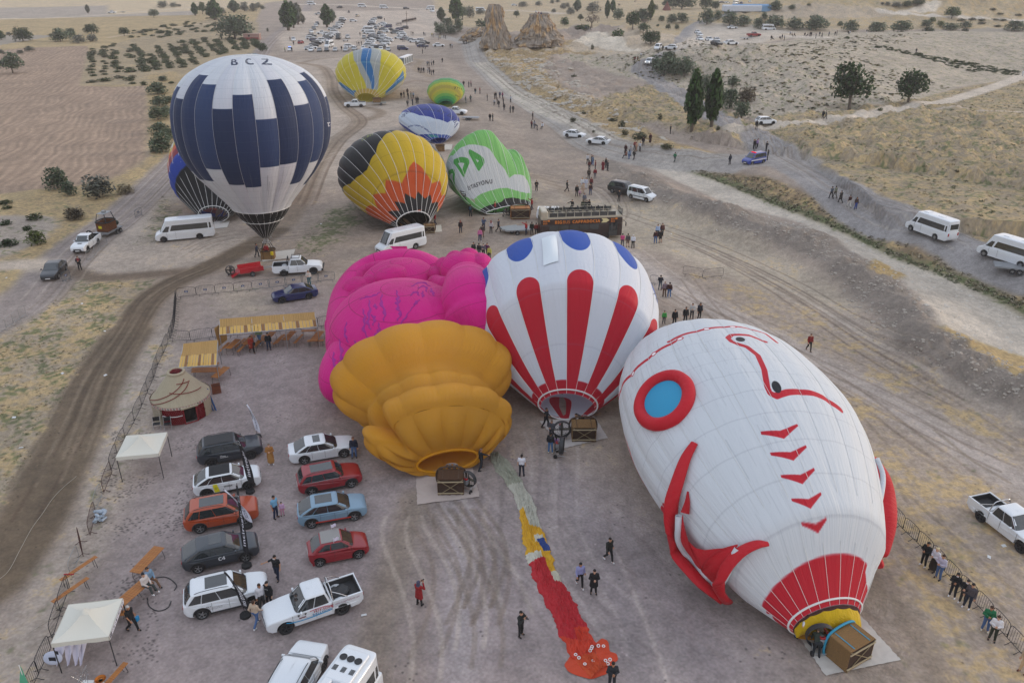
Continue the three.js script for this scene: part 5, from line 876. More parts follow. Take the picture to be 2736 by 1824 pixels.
function vehicleParts(type,far){
const key=type + far;if(TEMPLATES.has(key))return TEMPLATES.get(key);
const s=SPEC[type],L=s.L / 2,xf=L - s.fo,xr=xf - s.wb,ra=s.r + 0.07,out={},seg=far?4:9;
// lower body: side outline with wheel arches, drawn out to the car's width, narrowed to the ends
const sh=new THREE.Shape(),dip=s.bed?s.tail:s.tail;sh.moveTo(-L + 0.12,s.clear + 0.1);
const arch=(x)=>{const a=Math.asin(clamp((s.clear - s.r)/ ra,-0.99,0.99));sh.lineTo(x - ra*Math.cos(a),s.clear);for(let k=1;k <=seg*2;k++){const t=Math.PI - a -((Math.PI - 2*a)*k)/(seg*2);sh.lineTo(x + ra*Math.cos(t),s.r + ra*Math.sin(t));}};
sh.lineTo(-L + 0.3,s.clear);arch(xr);for(let k=1;k < 5;k++)sh.lineTo(lerp(xr + ra,xf - ra,k / 5),s.clear);arch(xf);sh.lineTo(L - 0.25,s.clear);sh.lineTo(L - 0.05,s.clear + 0.12);sh.lineTo(L,s.nose*0.62);sh.lineTo(L - 0.04,s.nose*0.86);
sh.quadraticCurveTo(L - 0.1,s.nose,L - 0.38,lerp(s.nose,s.hood,0.35));sh.lineTo(lerp(L - 0.4,s.cab[0],0.6),lerp(s.nose,s.hood,0.8));sh.lineTo(s.cab[0]+ 0.02,s.hood);
if(s.bed){for(let k=0;k < 4;k++)sh.lineTo(lerp(s.cab[0],s.cab[3]+ 0.06,k / 3),s.belt);sh.lineTo(s.cab[3]- 0.02,s.belt);sh.lineTo(s.cab[3]- 0.04,s.tail);sh.lineTo(-L + 0.1,s.tail);}
else{for(let k=0;k < 5;k++)sh.lineTo(lerp(s.cab[0],s.cab[3],k / 4),lerp(s.belt,s.tail,k / 4));if(s.cab[3]> -L + 0.25)sh.lineTo(lerp(s.cab[3],-L,0.7),s.tail - 0.01);sh.quadraticCurveTo(-L,s.tail - 0.02,-L,s.tail - 0.22);}
sh.lineTo(-L,s.clear + 0.32);sh.closePath();
const bv=0.09,body=new THREE.ExtrudeGeometry(sh,{depth:s.W - 2*bv,bevelEnabled:true,bevelThickness:bv,bevelSize:0.06,bevelOffset:-0.06,bevelSegments:far?1:3,curveSegments:far?2:5});body.translate(0,0,-s.W / 2 + bv);
{const a=body.attributes.position;for(let i=0;i < a.count;i++){const x=a.getX(i),y=a.getY(i),t=Math.abs(x)/ L,k=1 -(s.bus?0.04:0.13)*Math.pow(t,7)-(x > 0?(s.bus?0.05:0.04)*t**3:0)-(s.bus||s.bed?0:0.05*t**4);a.setZ(i,a.getZ(i)*k*(1 - 0.05*sstep(0.7,1.15,y / s.belt)));}body.computeVertexNormals();}
const bodyList=[far?body:ease(body,0.6)];
// cabin: rounded rings from belt to roof
const hwB=s.W*0.462,hwT=(s.W / 2)*(s.roofW + 0.06),cab=(y)=>{const t=clamp((y - s.belt)/(s.H - s.belt),0,1);const f=lerp(s.cab[0],s.cab[1],Math.pow(t,1.08)),b=lerp(s.cab[3],s.cab[2],Math.pow(t,1.25));return[(f + b)/ 2,(f - b)/ 2,lerp(hwB,hwT,t)];};
const lev=[[s.belt - 0.06,1],[lerp(s.belt,s.H,0.35),1],[lerp(s.belt,s.H,0.7),1],[s.H - 0.075,1],[s.H - 0.03,0.965],[s.H - 0.005,0.9],[s.H + 0.012,0.6],[s.H + 0.015,0.01]],NC=far?20:40;
const cabin=sheet(NC,lev.length - 1,(u,v)=>{const[y,k]=lev[Math.round(v*(lev.length - 1))],[cx,hx,hw]=cab(y),a=u*6.28319,c=Math.cos(a),sn=Math.sin(a);return V(cx + hx*k*Math.sign(c)*Math.pow(Math.abs(c),0.2),y,hw*k*Math.sign(sn)*Math.pow(Math.abs(sn),0.2));});
bodyList.push(ease(cabin,0.5));
const hr=(t)=> lerp(s.belt,s.H,t),sideWin=(x0,x1,t0,t1,side,slope0=0,slope1=0)=> sheet(6,2,(u,v)=>{const y=hr(lerp(t0,t1,v)),[cx,hx,hw]=cab(y),x=cx + hx*lerp(x0 + slope0*v,x1 + slope1*v,u);return V(x,y,side*(hw*superx((x - cx)/ hx)+ 0.012));});
const endWin=(t0,t1,w,dir)=> sheet(8,3,(u,v)=>{const y=hr(lerp(t0,t1,v)),[cx,hx,hw]=cab(y),zn=lerp(-w,w,u);return V(cx + dir*(hx*superx(zn)+ 0.012),y,hw*zn);});
out.windscreen=[endWin(0.02,0.93,0.93,1)];out.rear_window=[endWin(s.bus?0.25:0.1,s.bus?0.7:0.9,0.88,-1)];out.side_window=[];
for(const sd of[1,-1]){
if(s.bus){out.side_window.push(sideWin(0.70,0.93,0.0,0.48,sd,0.02,-0.08),sideWin(-0.9,0.64,0.06,0.55,sd));}
else if(s.bed){out.side_window.push(sideWin(0.04,0.93,0.03,0.88,sd,0,-0.05),sideWin(-0.85,-0.01,0.03,0.88,sd,0.05));}
else if(s.doors===1){out.side_window.push(sideWin(-0.06,0.86,0.06,0.86,sd,0,-0.06),sideWin(-0.72,-0.12,0.1,0.84,sd,0.15));}
else out.side_window.push(sideWin(0.16,0.93,0.03,0.9,sd,-0.01,-0.05),sideWin(-0.45,0.13,0.03,0.9,sd,0,0),sideWin(-0.88,-0.48,0.08,0.88,sd,0.1));
}
if(s.bed){
const x0=s.cab[3]- 0.06,x1=-L + 0.06,hT=1.12,wall=new THREE.Shape();wall.moveTo(x1,s.tail - 0.12);wall.lineTo(xr - ra,s.tail - 0.12);wall.lineTo(x0,s.tail - 0.12);wall.lineTo(x0,hT);wall.lineTo(x1,hT);wall.closePath();
for(const sd of[1,-1]){const g=new THREE.ExtrudeGeometry(wall,{depth:0.06,bevelEnabled:true,bevelSize:0.02,bevelThickness:0.02,bevelSegments:2});bodyList.push(g.translate(0,0,sd*(s.W / 2 - 0.115)- 0.03));}
bodyList.push(rbox(0.07,0.5,s.W - 0.25,0.02,x1 + 0.02,s.tail + 0.16,0),rbox(0.07,0.46,s.W - 0.25,0.02,x0,s.tail + 0.16,0));out.bed_liner=[box(x0 - x1 - 0.1,0.03,s.W - 0.32,(x0 + x1)/ 2,s.tail + 0.02,0),box(x0 - x1 - 0.1,0.36,0.02,(x0 + x1)/ 2,s.tail + 0.2,s.W / 2 - 0.19),box(x0 - x1 - 0.1,0.36,0.02,(x0 + x1)/ 2,s.tail + 0.2,-s.W / 2 + 0.19),box(0.02,0.36,s.W - 0.34,x1 + 0.1,s.tail + 0.2,0),box(0.02,0.36,s.W - 0.34,x0 - 0.08,s.tail + 0.2,0)];
}
out.body=bodyList;out.underbody=[box(s.L*0.86,0.34,s.W*0.72,0,s.clear + 0.16,0)];
out.wheels=[[xf,1],[xr,1],[xf,-1],[xr,-1]].map(([x,sd])=>[x,s.r,sd*(s.W / 2 - 0.125),sd]);out.tyre=tyreGeo(s.r,0.23);out.rim=rimGeo(s.r,0.23,s.bus?8:5);
if(!far){
const nz=1 - 0.17;out.headlight=[1,-1].map((z)=> rbox(0.34,0.13,0.3,0.05,L - 0.24,s.nose*0.83,z*(s.W / 2 - 0.3)*nz*1.04));out.taillight=[1,-1].map((z)=> rbox(0.16,s.bus?0.4:0.18,s.bed?0.14:0.26,0.04,-L + 0.07,s.bed?0.92:s.bus?1.05:s.tail - 0.16,z*(s.W / 2 -(s.bed?0.12:0.24))*(s.bus?0.98:0.9)));
out.grille=[rbox(0.08,0.2,s.W*0.5,0.03,L - 0.04,s.nose*0.62,0),rbox(0.06,0.1,s.W*0.62,0.02,L - 0.05,s.clear + 0.12,0)];out.number_plate=[box(0.015,0.11,0.5,L + 0.012,s.nose*0.5,0),box(0.015,0.11,0.5,-L - 0.012,s.bed?0.6:0.6,0)];
out.mirror=[1,-1].map((z)=> merge([rbox(0.12,0.15,0.2,0.05,s.cab[0]- 0.28,s.belt + 0.06,z*(hwB + 0.15)),bar([s.cab[0]- 0.28,s.belt,z*(hwB - 0.02)],[s.cab[0]- 0.28,s.belt + 0.05,z*(hwB + 0.12)],0.025,5)]));out.door_handle=(s.bus?[0.9]:s.bed?[0.12,-0.7]:s.doors===1?[-0.2]:[0.02,-0.85]).flatMap((x)=>[1,-1].map((z)=> rbox(0.16,0.03,0.03,0.012,x,s.belt - 0.13,z*(s.W / 2 - 0.01))));out.door_seam=(s.bus?[xf - 0.46,xf - 1.5]:s.bed?[xf - 0.4,0.02,s.cab[3]]:s.doors===1?[xf - 0.38,-0.28]:[xf - 0.42,0.12,-0.78]).flatMap((x)=>[1,-1].map((z)=> box(0.014,s.belt - s.clear - 0.16,0.012,x,(s.belt + s.clear)/ 2 + 0.06,z*(s.W / 2 - 0.005))));
if(s.clad)out.arch_trim=[xf,xr].flatMap((x)=>[1,-1].map((z)=> new THREE.TorusGeometry(ra + 0.01,0.04,6,18,Math.PI).translate(x,s.r,z*(s.W / 2 - 0.03)))).concat([1,-1].map((z)=> rbox(s.wb - 2*ra,0.14,0.06,0.02,(xf + xr)/ 2,s.clear + 0.07,z*(s.W / 2 - 0.03))));
if(s.rails)out.roof_rail=[1,-1].map((z)=> tube([[s.cab[1]- 0.2,s.H - 0.02,z*(hwT - 0.1)],[s.cab[1]- 0.45,s.H + 0.05,z*(hwT - 0.09)],[s.cab[2]+ 0.4,s.H + 0.05,z*(hwT - 0.09)],[s.cab[2]+ 0.15,s.H - 0.02,z*(hwT - 0.1)]],0.018,20,5));
if(s.bus)out.roof_hatch=[rbox(0.8,0.06,0.6,0.02,-1.2,s.H + 0.03,0),rbox(0.7,0.08,0.8,0.03,0.9,s.H + 0.03,0)];
}
for(const k of['body','underbody','arch_trim','bed_liner'])if(out[k])out[k]=merge(out[k]);
out.all_windows=merge([...out.windscreen,...out.rear_window,...out.side_window]);TEMPLATES.set(key,out);return out;
}
function makeVehicle(type,color,{far=false,name,label,cat,group,roof,top,rim,sunroof,softTop}={}){
const t=vehicleParts(type,far),s=SPEC[type],o=thing(name??{suv:'parked_car',coupe:'parked_car',sedan:'parked_car',hatch:'parked_car',mini:'parked_car',fiat:'parked_car',pickup:'pickup_truck',van:'van',minibus:'minibus',sprinter:'minibus'}[type],label,cat??{pickup:'pickup truck',van:'van',minibus:'minibus',sprinter:'minibus'}[type]??'car',[0,0,0],0,group),pm=PAINT[color]??paintM(color);
part('body',t.body,pm,o);part('underbody',t.underbody,M.black,o);
if(far)part('window',t.all_windows,M.glass,o);else{for(const k of['windscreen','rear_window','side_window'])for(const g of t[k])part(k,g,M.glass,o);}
for(const[x,y,z,sd]of t.wheels){const w=part('wheel',t.tyre,M.rubber,o);w.position.set(x,y,z);if(sd < 0)w.rotation.y=Math.PI;if(!far)part('rim',t.rim,rim??M.rim,w);}
if(!far){
for(const[k,m]of[['headlight',M.lampW],['taillight',M.lampR],['grille',M.plastic],['number_plate',M.plate],['mirror',top?M.plastic:pm],['door_handle',pm],['door_seam',M.plastic],['roof_rail',M.plastic],['roof_hatch',s.bus?PAINT.white:M.plastic]])for(const g of t[k]??[])part(k,g,m,o);
if(t.arch_trim)part('arch_trim',t.arch_trim,M.plastic,o);
const hwT=(s.W / 2)*(s.roofW + 0.06),plateau=(x0,x1,w,m,nm)=> part(nm,rbox(x1 - x0,0.012,w,0.005,(x0 + x1)/ 2,s.H + 0.017,0),m,o);
if(roof)plateau(s.cab[2]+ 0.1,s.cab[1]- 0.08,hwT*1.72,roof,'roof_panel');if(sunroof)plateau(...sunroof,hwT*1.25,M.glass,'sunroof');if(softTop)plateau(s.cab[2]- 0.02,s.cab[1]- 0.05,hwT*1.85,PAINT.roofgrey,'soft_top');
}
if(t.bed_liner)part('bed_liner',t.bed_liner,M.plastic,o);
return o;
}
function place(o,type,a,b,side){
const s=SPEC[type],lift=(p)=>{const g=P(...p);return U(p[0],p[1],g.y + s.r);},A=lift(a),B=lift(b),d=B.clone().sub(A).setY(0).normalize(),r=V(-d.z,0,d.x),c=A.add(B).multiplyScalar(0.5).addScaledVector(r,-side*(s.W / 2 - 0.1)).addScaledVector(d,-(s.L / 2 - s.fo - s.wb / 2));
o.position.set(c.x,height(c.x,c.z),c.z);o.rotation.y=Math.atan2(-d.z,d.x);return o;
}
function head(o,p,dir){const g=p.isVector3?p:P(...p);o.position.copy(g);o.rotation.y=dir;return o;}
function decal(o,w,h,x,y,z,side,draw,name='lettering'){
const k=220,c=canvas(Math.round(w*k),Math.round(h*k),draw),m=new THREE.MeshStandardMaterial({map:canvasTexture(c),alphaTest:0.5,roughness:0.5,transparent:false});const g=new THREE.PlaneGeometry(w,h);if(side < 0)g.rotateY(Math.PI);return part(name,g.translate(x,y,z*side),m,o);
}
const say=(str,color,font='bold 60px sans-serif',x0=4,y0=0.75)=>(x,w,h)=>{x.font=font;x.fillStyle=color;const m=x.measureText(str).width;x.setTransform(Math.min(1,(w - 8)/ m),0,0,1,0,0);x.fillText(str,x0,h*y0);};
{
// show cars, left column
let o=makeVehicle('suv','#262d36',{label:'dark grey SUV with black roof, farthest of the left column of show cars',roof:M.plastic,rim:M.rimDark});place(o,'suv',q(0,2,1962,1105),q(0,2,2278,1045),1);
decal(o,0.95,0.3,-0.25,0.72,0.945,1,(x,w,h)=>{x.fillStyle='#e8e8e8';x.font='bold 15px sans-serif';x.fillText('YENi',4,16);x.font='bold 19px sans-serif';x.fillText('CITROËN',4,36);x.fillText('C5 AIRCROSS',4,57);});
o=makeVehicle('coupe','white',{label:'white compact SUV with black roof and yellow door stripe',roof:M.black,rim:M.rimDark});place(o,'coupe',q(0,2,1932,1390),q(0,2,2250,1330),1);
decal(o,0.5,0.62,-0.75,0.7,0.912,1,(x,w,h)=>{x.fillStyle='#e6dc16';x.beginPath();x.moveTo(w*0.18,0);x.lineTo(w*0.72,0);x.lineTo(w,h);x.lineTo(w*0.3,h);x.fill();x.strokeStyle='#333';x.lineWidth=4;x.beginPath();x.arc(w*0.55,h*0.5,14,0,7);x.stroke();},'door_stripe');decal(o,0.7,0.2,0.1,0.72,0.912,1,say('MOKKA','#16181c','bold 34px sans-serif',4,0.8));
o=makeVehicle('suv','orange',{label:'burnt orange SUV with black sunroof between two dark show cars',sunroof:[-1.2,0.25],rim:M.rim});place(o,'suv',q(0,3,1862,145),q(0,3,2215,75),1);
o=makeVehicle('coupe','#2c333b',{label:'dark grey coupe SUV lettered C4 on its door',sunroof:[-0.55,0.15],rim:M.rim});place(o,'coupe',q(0,3,1838,510),q(0,3,2232,415),1);decal(o,0.62,0.36,0.1,0.74,0.912,1,say('C4','#eef0f2','bold 74px sans-serif',6,0.85));
o=makeVehicle('suv','white',{label:'white SUV with black sunroof, nearest of the left column of show cars',sunroof:[-1.0,0.15],rim:M.rim});place(o,'suv',q(0,3,1880,925),q(0,3,2300,825),1);decal(o,1.5,0.32,-0.35,0.72,0.945,1,(x,w,h)=>{x.fillStyle='#2a2d33';x.font='bold 26px sans-serif';x.fillText('CR-V',4,24);x.font='17px sans-serif';x.fillText('DAHA fazlasını isteyenler',4,44);x.fillText('hayatına ihtişamla gider.',4,63);});
// right column
o=makeVehicle('sedan','white',{label:'white sedan with sunroof, farthest of the right column of show cars',sunroof:[-0.6,-0.1],rim:M.rim});place(o,'sedan',q(1,2,457,1088),q(1,2,795,1028),1);
o=makeVehicle('mini','red',{label:'dark red compact car with black sunroof beside the white sedan',sunroof:[-1.2,0.25],rim:M.rim});place(o,'mini',q(1,2,523,1372),q(1,2,862,1305),1);part('chrome_strip',[1,-1].map((z)=> rbox(2.6,0.03,0.02,0.008,-0.6,1.04,z*0.872)),M.chrome,o);
o=makeVehicle('coupe','skyblue',{label:'grey blue SUV with orange bonnet stripe',sunroof:[-1.0,0.05],rim:M.rim});place(o,'coupe',q(1,3,528,100),q(1,3,885,38),1);part('bonnet_stripe',sheet(10,2,(u,v)=>{const x=lerp(1.05,2.0,u);return V(x,lerp(0.99,0.845,Math.pow(u,1.3))+ 0.012,lerp(-0.75,-0.45,v)+ 0.06*u);}),std('#d8432a',0.5),o);part('side_stripe',box(2.2,0.09,0.012,0.0,0.42,0.905),std('#c23a2a',0.5),o);
o=makeVehicle('fiat','red',{label:'small red hatchback with grey folding roof and two door flags',softTop:1,rim:M.rim});place(o,'fiat',q(1,3,598,458),q(1,3,928,390),1);
for(const z of[0.62,-0.62]){part('flag_pole',bar([-0.25,1.4,z],[-0.25,1.85,z*1.05],0.01,4),M.tape,o);part('flag',sheet(6,4,(u,v)=> V(-0.25 + 0.3*u,1.6 + 0.22*v,z*1.05 + 0.05*Math.sin(u*6))),new THREE.MeshStandardMaterial({color:'#ded6e8',side:THREE.DoubleSide,roughness:0.8}),o);}
// the balloon company's pickup
o=makeVehicle('pickup','white',{label:'white double cab pickup with balloon company lettering and empty black bed',rim:M.rimDark});place(o,'pickup',q(1,3,775,895),q(1,3,295,1060),-1);
part('roll_bar',[tube([[-0.98,1.1,-0.82],[-0.95,1.5,-0.66],[-0.95,1.78,-0.5],[-0.95,1.8,0],[-0.95,1.78,0.5],[-0.95,1.5,0.66],[-0.98,1.1,0.82]],0.035,40,6),tube([[-0.96,1.6,0.6],[-1.4,1.4,0.76],[-1.75,1.14,0.82]],0.03,14,5),tube([[-0.96,1.6,-0.6],[-1.4,1.4,-0.76],[-1.75,1.14,-0.82]],0.03,14,5)],M.chrome,o);
decal(o,2.6,0.62,0.35,0.86,0.945,-1,(x,w,h)=>{x.strokeStyle='#2aa0d8';x.lineWidth=13;x.beginPath();x.moveTo(6,h*0.55);x.quadraticCurveTo(w*0.2,h*1.02,w*0.95,h*0.72);x.stroke();x.strokeStyle='#c2203c';x.lineWidth=9;x.beginPath();x.moveTo(w*0.5,h*0.16);x.quadraticCurveTo(w*0.92,-4,w*0.985,h*0.52);x.stroke();x.fillStyle='#b3233c';x.font='italic bold 48px serif';x.fillText('VOYAGER',w*0.56,h*0.45);x.fillStyle='#3d7fae';x.font='bold 42px serif';x.fillText('BALLOONS',w*0.54,h*0.74);x.fillStyle='#3a3030';for(const[a,b]of[[0.27,0.22],[0.34,0.14],[0.41,0.24]]){x.beginPath();x.arc(w*a,h*b,13,0,7);x.fill();x.fillRect(w*a - 4,h*b + 17,8,7);}x.fillStyle='#7a2a2a';x.fillRect(w*0.27,h*0.48,w*0.14,14);});
decal(o,1.4,0.24,-1.72,0.98,0.945,-1,say('www.voyagerballoons.com','#8d2b57','38px sans-serif',4,0.7));
part('bonnet_badge',rbox(0.06,0.06,0.14,0.02,2.62,0.8,0),M.chrome,o);part('folded_cloth',(()=>{const g=new THREE.SphereGeometry(0.5,20,12);g.scale(1.3,0.4,1);const a=g.attributes.position;for(let i=0;i < a.count;i++)a.setY(i,a.getY(i)+ 0.08*N3(a.getX(i)*3,1,a.getZ(i)*3));g.computeVertexNormals();return g.translate(-1.5,0.8,0.1);})(),M.dark,o);
// bottom edge
o=makeVehicle('suv','white',{label:'white SUV with black roof bars cut by the bottom edge',rim:M.rimDark});{const W1=U(...q(1,3,618,1400),0.36),dir=PG(1,3,500,1330).sub(PG(1,3,320,1660)).setY(0).normalize(),r=V(-dir.z,0,dir.x),c=W1.clone().addScaledVector(r,-0.83).addScaledVector(dir,-1.33);o.position.set(c.x,height(c.x,c.z),c.z);o.rotation.y=Math.atan2(-dir.z,dir.x);}
o=makeVehicle('minibus','white',{label:'white minibus with rooftop air conditioner cut by the bottom edge',rim:M.rim});{const a=U(...q(1,3,985,1225),2.7),b=U(...q(1,3,690,1640),2.7),d=b.clone().sub(a).setY(0).normalize(),c=a.clone().addScaledVector(d,3.2);o.position.set(c.x,0,c.z);o.position.y=height(c.x,c.z);o.rotation.y=Math.atan2(-d.z,d.x);
part('air_conditioner',[rbox(1.9,0.2,1.35,0.08,-1.75,2.8,0,3),rbox(0.5,0.18,0.45,0.08,-0.65,2.79,0.42,3),rbox(0.5,0.18,0.45,0.08,-0.65,2.79,-0.42,3)],PAINT.white,o);for(let k=0;k < 3;k++)part('fan',[new THREE.CylinderGeometry(0.17,0.17,0.05,20).translate(-2.1,2.91,-0.4 + 0.4*k),new THREE.TorusGeometry(0.17,0.02,5,20).rotateX(Math.PI / 2).translate(-2.1,2.935,-0.4 + 0.4*k)],M.plastic,o);for(const z of[-0.45,0,0.45])part('vent',Array.from({length:6},(_,k)=> box(0.3,0.015,0.02,-1.45,2.91,z - 0.1 + k*0.04)),M.dark,o);}
// the rest of the showground
o=makeVehicle('sedan','#14181f',{label:'black saloon car driving down the left dirt road',rim:M.rim});place(o,'sedan',q(0,1,598,885),q(0,1,530,965),-1);
const truck=(label,a,b,side,opt={})=> place(makeVehicle('pickup','white',{label,rim:M.rimDark,...opt}),'pickup',a,b,side);
o=truck('white pickup towing a basket trailer on the left dirt road',q(0,1,893,648),q(0,1,805,718),-1);part('bonnet_scoop',rbox(0.3,0.05,0.5,0.02,1.6,1.1,0),M.plastic,o);part('gear_pile',[bar([-1.5,1.0,-0.5],[-1.5,1.5,-0.3],0.05),bar([-1.5,1.0,0.5],[-1.5,1.5,0.3],0.05),new THREE.TorusGeometry(0.5,0.07,6,20).rotateY(1.2).translate(-1.5,1.25,0),new THREE.TorusGeometry(0.45,0.06,6,20).rotateY(0.4).translate(-1.8,1.2,0.1)],M.black,o);
o=truck('white off-road pickup with roof rack towing the red trailer',q(1,1,275,938),q(1,1,507,922),1);part('bull_bar',[tube([[2.66,0.5,-0.7],[2.78,0.8,-0.6],[2.78,0.8,0.6],[2.66,0.5,0.7]],0.04,20,6),rbox(0.2,0.28,1.75,0.06,2.62,0.5,0)],M.plastic,o);part('roof_rack',[bar([0.35,1.9,-0.6],[-0.6,1.9,-0.6],0.03),bar([0.35,1.9,0.6],[-0.6,1.9,0.6],0.03),bar([0.3,1.9,-0.6],[0.3,1.9,0.6],0.03),bar([-0.5,1.9,-0.6],[-0.5,1.9,0.6],0.03)],M.plastic,o);part('roll_bar',tube([[-1.0,1.1,-0.8],[-0.98,1.75,-0.6],[-0.98,1.8,0],[-0.98,1.75,0.6],[-1.0,1.1,0.8]],0.045,30,6),M.black,o);o.scale.setScalar(1.06);
o=truck('white pickup with empty black bed cut by the right edge',q(3,3,1970,50),q(3,3,2312,312),1);part('roll_bar',[tube([[-0.98,1.1,-0.82],[-0.95,1.75,-0.55],[-0.95,1.8,0],[-0.95,1.75,0.55],[-0.98,1.1,0.82]],0.035,40,6),tube([[-0.96,1.6,0.6],[-1.7,1.14,0.82]],0.03,14,5),tube([[-0.96,1.6,-0.6],[-1.7,1.14,-0.82]],0.03,14,5)],M.chrome,o);
o=truck('white pickup with trailer before the mouth of the yellow and blue balloon',q(1,0,960,968),q(1,0,848,972),-1);
o=makeVehicle('sprinter','white',{label:'white minibus with long black side window beside the chequered balloon',rim:M.rimDark});place(o,'sprinter',q(0,1,1818,603),q(0,1,1517,632),-1);
o=makeVehicle('sedan','navy',{label:'deep blue saloon car parked inside the barrier fence',rim:M.rimDark});place(o,'sedan',q(1,1,480,1153),q(1,1,245,1190),-1);
o=makeVehicle('minibus','white',{label:'white minibus parked behind the pink figure balloon',rim:M.rim});place(o,'minibus',q(1,1,1467,692),q(1,1,1222,752),-1);
o=makeVehicle('suv','black',{label:'black SUV parked beside the small white van at the earth bank',rim:M.rim});place(o,'suv',q(2,1,920,197),q(2,1,1090,188),1);o.scale.setScalar(1.1);
o=makeVehicle('van','white',{label:'small white passenger van parked beside the black SUV',rim:M.rim});place(o,'van',q(2,1,1085,256),q(2,1,1242,256),1);part('side_strip',box(2.6,0.1,0.02,0,0.6,0.9),M.plastic,o);
o=makeVehicle('minibus','white',{label:'white minibus driving on the right hand grey road, whole in view',rim:M.rim});place(o,'minibus',q(3,1,1535,612),q(3,1,1315,540),-1);
o=makeVehicle('sprinter','white',{label:'white minibus on the grey road cut by the right edge',rim:M.rim});place(o,'sprinter',q(3,1,2300,862),q(3,1,2010,770),-1);
o=makeVehicle('van','blue',{label:'dark blue patrol van with red roof light at the road junction',rim:M.rim});place(o,'van',q(2,0,2325,1480),q(2,0,2195,1505),-1);part('light_bar',rbox(0.25,0.12,0.9,0.04,0.3,1.92,0),new THREE.MeshStandardMaterial({color:'#c01020',emissive:lin(0.8,0.02,0.03),emissiveIntensity:0.8}),o);part('red_stripe',[box(3.6,0.12,0.012,-0.1,0.85,-0.905),box(3.6,0.05,0.012,-0.1,0.74,-0.905)],std('#c8ccd4',0.5),o);
const far=(type,color,label,p,deg,extra={})=> head(makeVehicle(type,color,{label,far:true,...extra}),p,rad(deg));
far('sedan','white','white saloon car on the stream bed track, left of two',q(2,0,575,1258),-28);far('sedan','white','white saloon car on the stream bed track, right of two',q(2,0,792,1320),154);
far('hatch','white','white car parked where the pale path meets the grey road',[2046,331],8);far('suv','white','white van with lit headlights on the road bend below the thicket',q(2,0,1262,585),-115);part('headlight',[rbox(0.06,0.14,0.25,0.04,2.26,0.75,0.6),rbox(0.06,0.14,0.25,0.04,2.26,0.75,-0.6)],M.glow,scene.children[scene.children.length - 1]);
far('van','white','white car coming down the far road beside the thicket',q(2,0,1342,455),-115);far('hatch','white','white car half hidden behind the top of the thicket',q(2,0,1458,452),160);
far('sedan','white','white car parked before the shrub line of the far car park',q(2,0,2025,262),5);far('minibus','white','white minibus parked before the shrub line of the far car park',q(3,0,8,276),0);
[[1705,305],[1726,330],[1726,370],[1812,375],[1882,380]].forEach(([x,y])=> far('sedan','white','white car parked nose on in the far right car park',q(2,0,x,y),-82,{group:'white cars in the far right car park'}));
far('sedan','black','dark car among white ones in the far right car park',q(2,0,1880,412),-70);far('sedan','white','white car with people beside it on the hilltop edge',q(2,0,2012,410),15);
far('pickup','red','red pickup with trailer at the far right car park',q(2,0,2222,335),8);
far('sedan','white','white car on the far road behind the rocks',q(2,0,22,52),5);
far('hatch','white','white and red car on the left road beside a traffic officer',q(1,0,312,466),-80);part('blue_light',rbox(0.2,0.12,0.8,0.04,0,1.56,0),new THREE.MeshStandardMaterial({color:'#2040ff',emissive:lin(0.1,0.25,1),emissiveIntensity:3}),scene.children[scene.children.length - 1]);
far('suv','white','white car on the left road above the patrol car',q(1,0,344,376),-75);far('hatch','red','red car between the left road and the parked cars',q(1,0,411,400),85);
far('minibus','white','hazy white minibus, leftmost on the far road',q(1,0,510,44),-10);far('minibus','white','white minibus, second from the left on the far road',q(1,0,975,66),5);far('minibus','white','white minibus, third from the left on the far road',q(1,0,1175,78),5);far('suv','black','dark car driving ahead of the far minibuses',q(1,0,768,74),170);far('suv','darkgrey','dark car following the far minibuses on the road',q(1,0,1380,84),0);
far('minibus','white','white van, nearer of two overlapping on the far road',q(1,0,1618,110),-70);far('minibus','white','white van, farther of two overlapping on the far road',q(1,0,1600,88),180);far('sprinter','white','white coach behind bushes left of the rock pillar',q(1,0,2065,104),0);far('pickup','silver','grey pickup passing behind the poplar among the cars',q(1,0,575,136),10);far('pickup','white','white pickup with trailer on the far field road',q(0,0,1028,122),175);
far('suv','white','white car driving out of the parking area in the dust',q(1,0,893,200),5);far('suv','beige','car with glowing tail lights driving off in the dust',q(1,0,932,152),85);
far('sedan','white','white saloon parked alone right of the parking area',q(1,0,1678,428),4);far('van','navy','navy blue patrol van at the front of the parking area',q(1,0,1350,460),0);far('suv','white','white car parked side on in the front row behind another',q(1,0,855,440),8);
// the parking area: cars read off an enlargement of the photograph
const pk=(x,y)=>[800 + x / 6.533,20 + y / 6.533],cols=['white','white','silver','white','black','white','grey','white','silver','white','darkgrey','white','navy'],types=['sedan','hatch','suv','sedan','hatch','suv','van'];
seeded(61);let n=0;const proto=new Map();
const parked=(x,y,deg,col,type,label,group)=>{
const c=col??cols[(n*7 + 3)% cols.length],t=type??types[(n*5 + 1)% types.length],word={white:'white',silver:'silver',black:'black',grey:'grey',darkgrey:'dark grey',navy:'navy blue',maroon:'dark red'}[c];n++;
const l=label??`${word} car in the packed rows of the parking area`,k=c + t;let o;
if(!proto.has(k)){o=makeVehicle(t,c,{far:true,label:l,group:group??`${word} cars in the packed parking rows`});proto.set(k,o);}else o=copy(proto.get(k),null,undefined,l,group??`${word} cars in the packed parking rows`);
if(label)delete o.userData.group;head(o,pk(x,y),rad(deg +(rnd()- 0.5)*10));
};
[[205,765,'white'],[350,768,'grey'],[475,762,'darkgrey'],[625,762,'silver'],[815,760,'silver'],[962,742,'silver'],[1115,738,'white'],[1420,752,'white'],[1550,755,'silver']].forEach(([x,y,c])=> parked(x,y,-86,c,'hatch'));
[[310,298],[287,335],[250,385],[205,445]].forEach(([x,y],i)=> parked(x,y,-70,['darkgrey','white','grey','white'][i],'suv'));
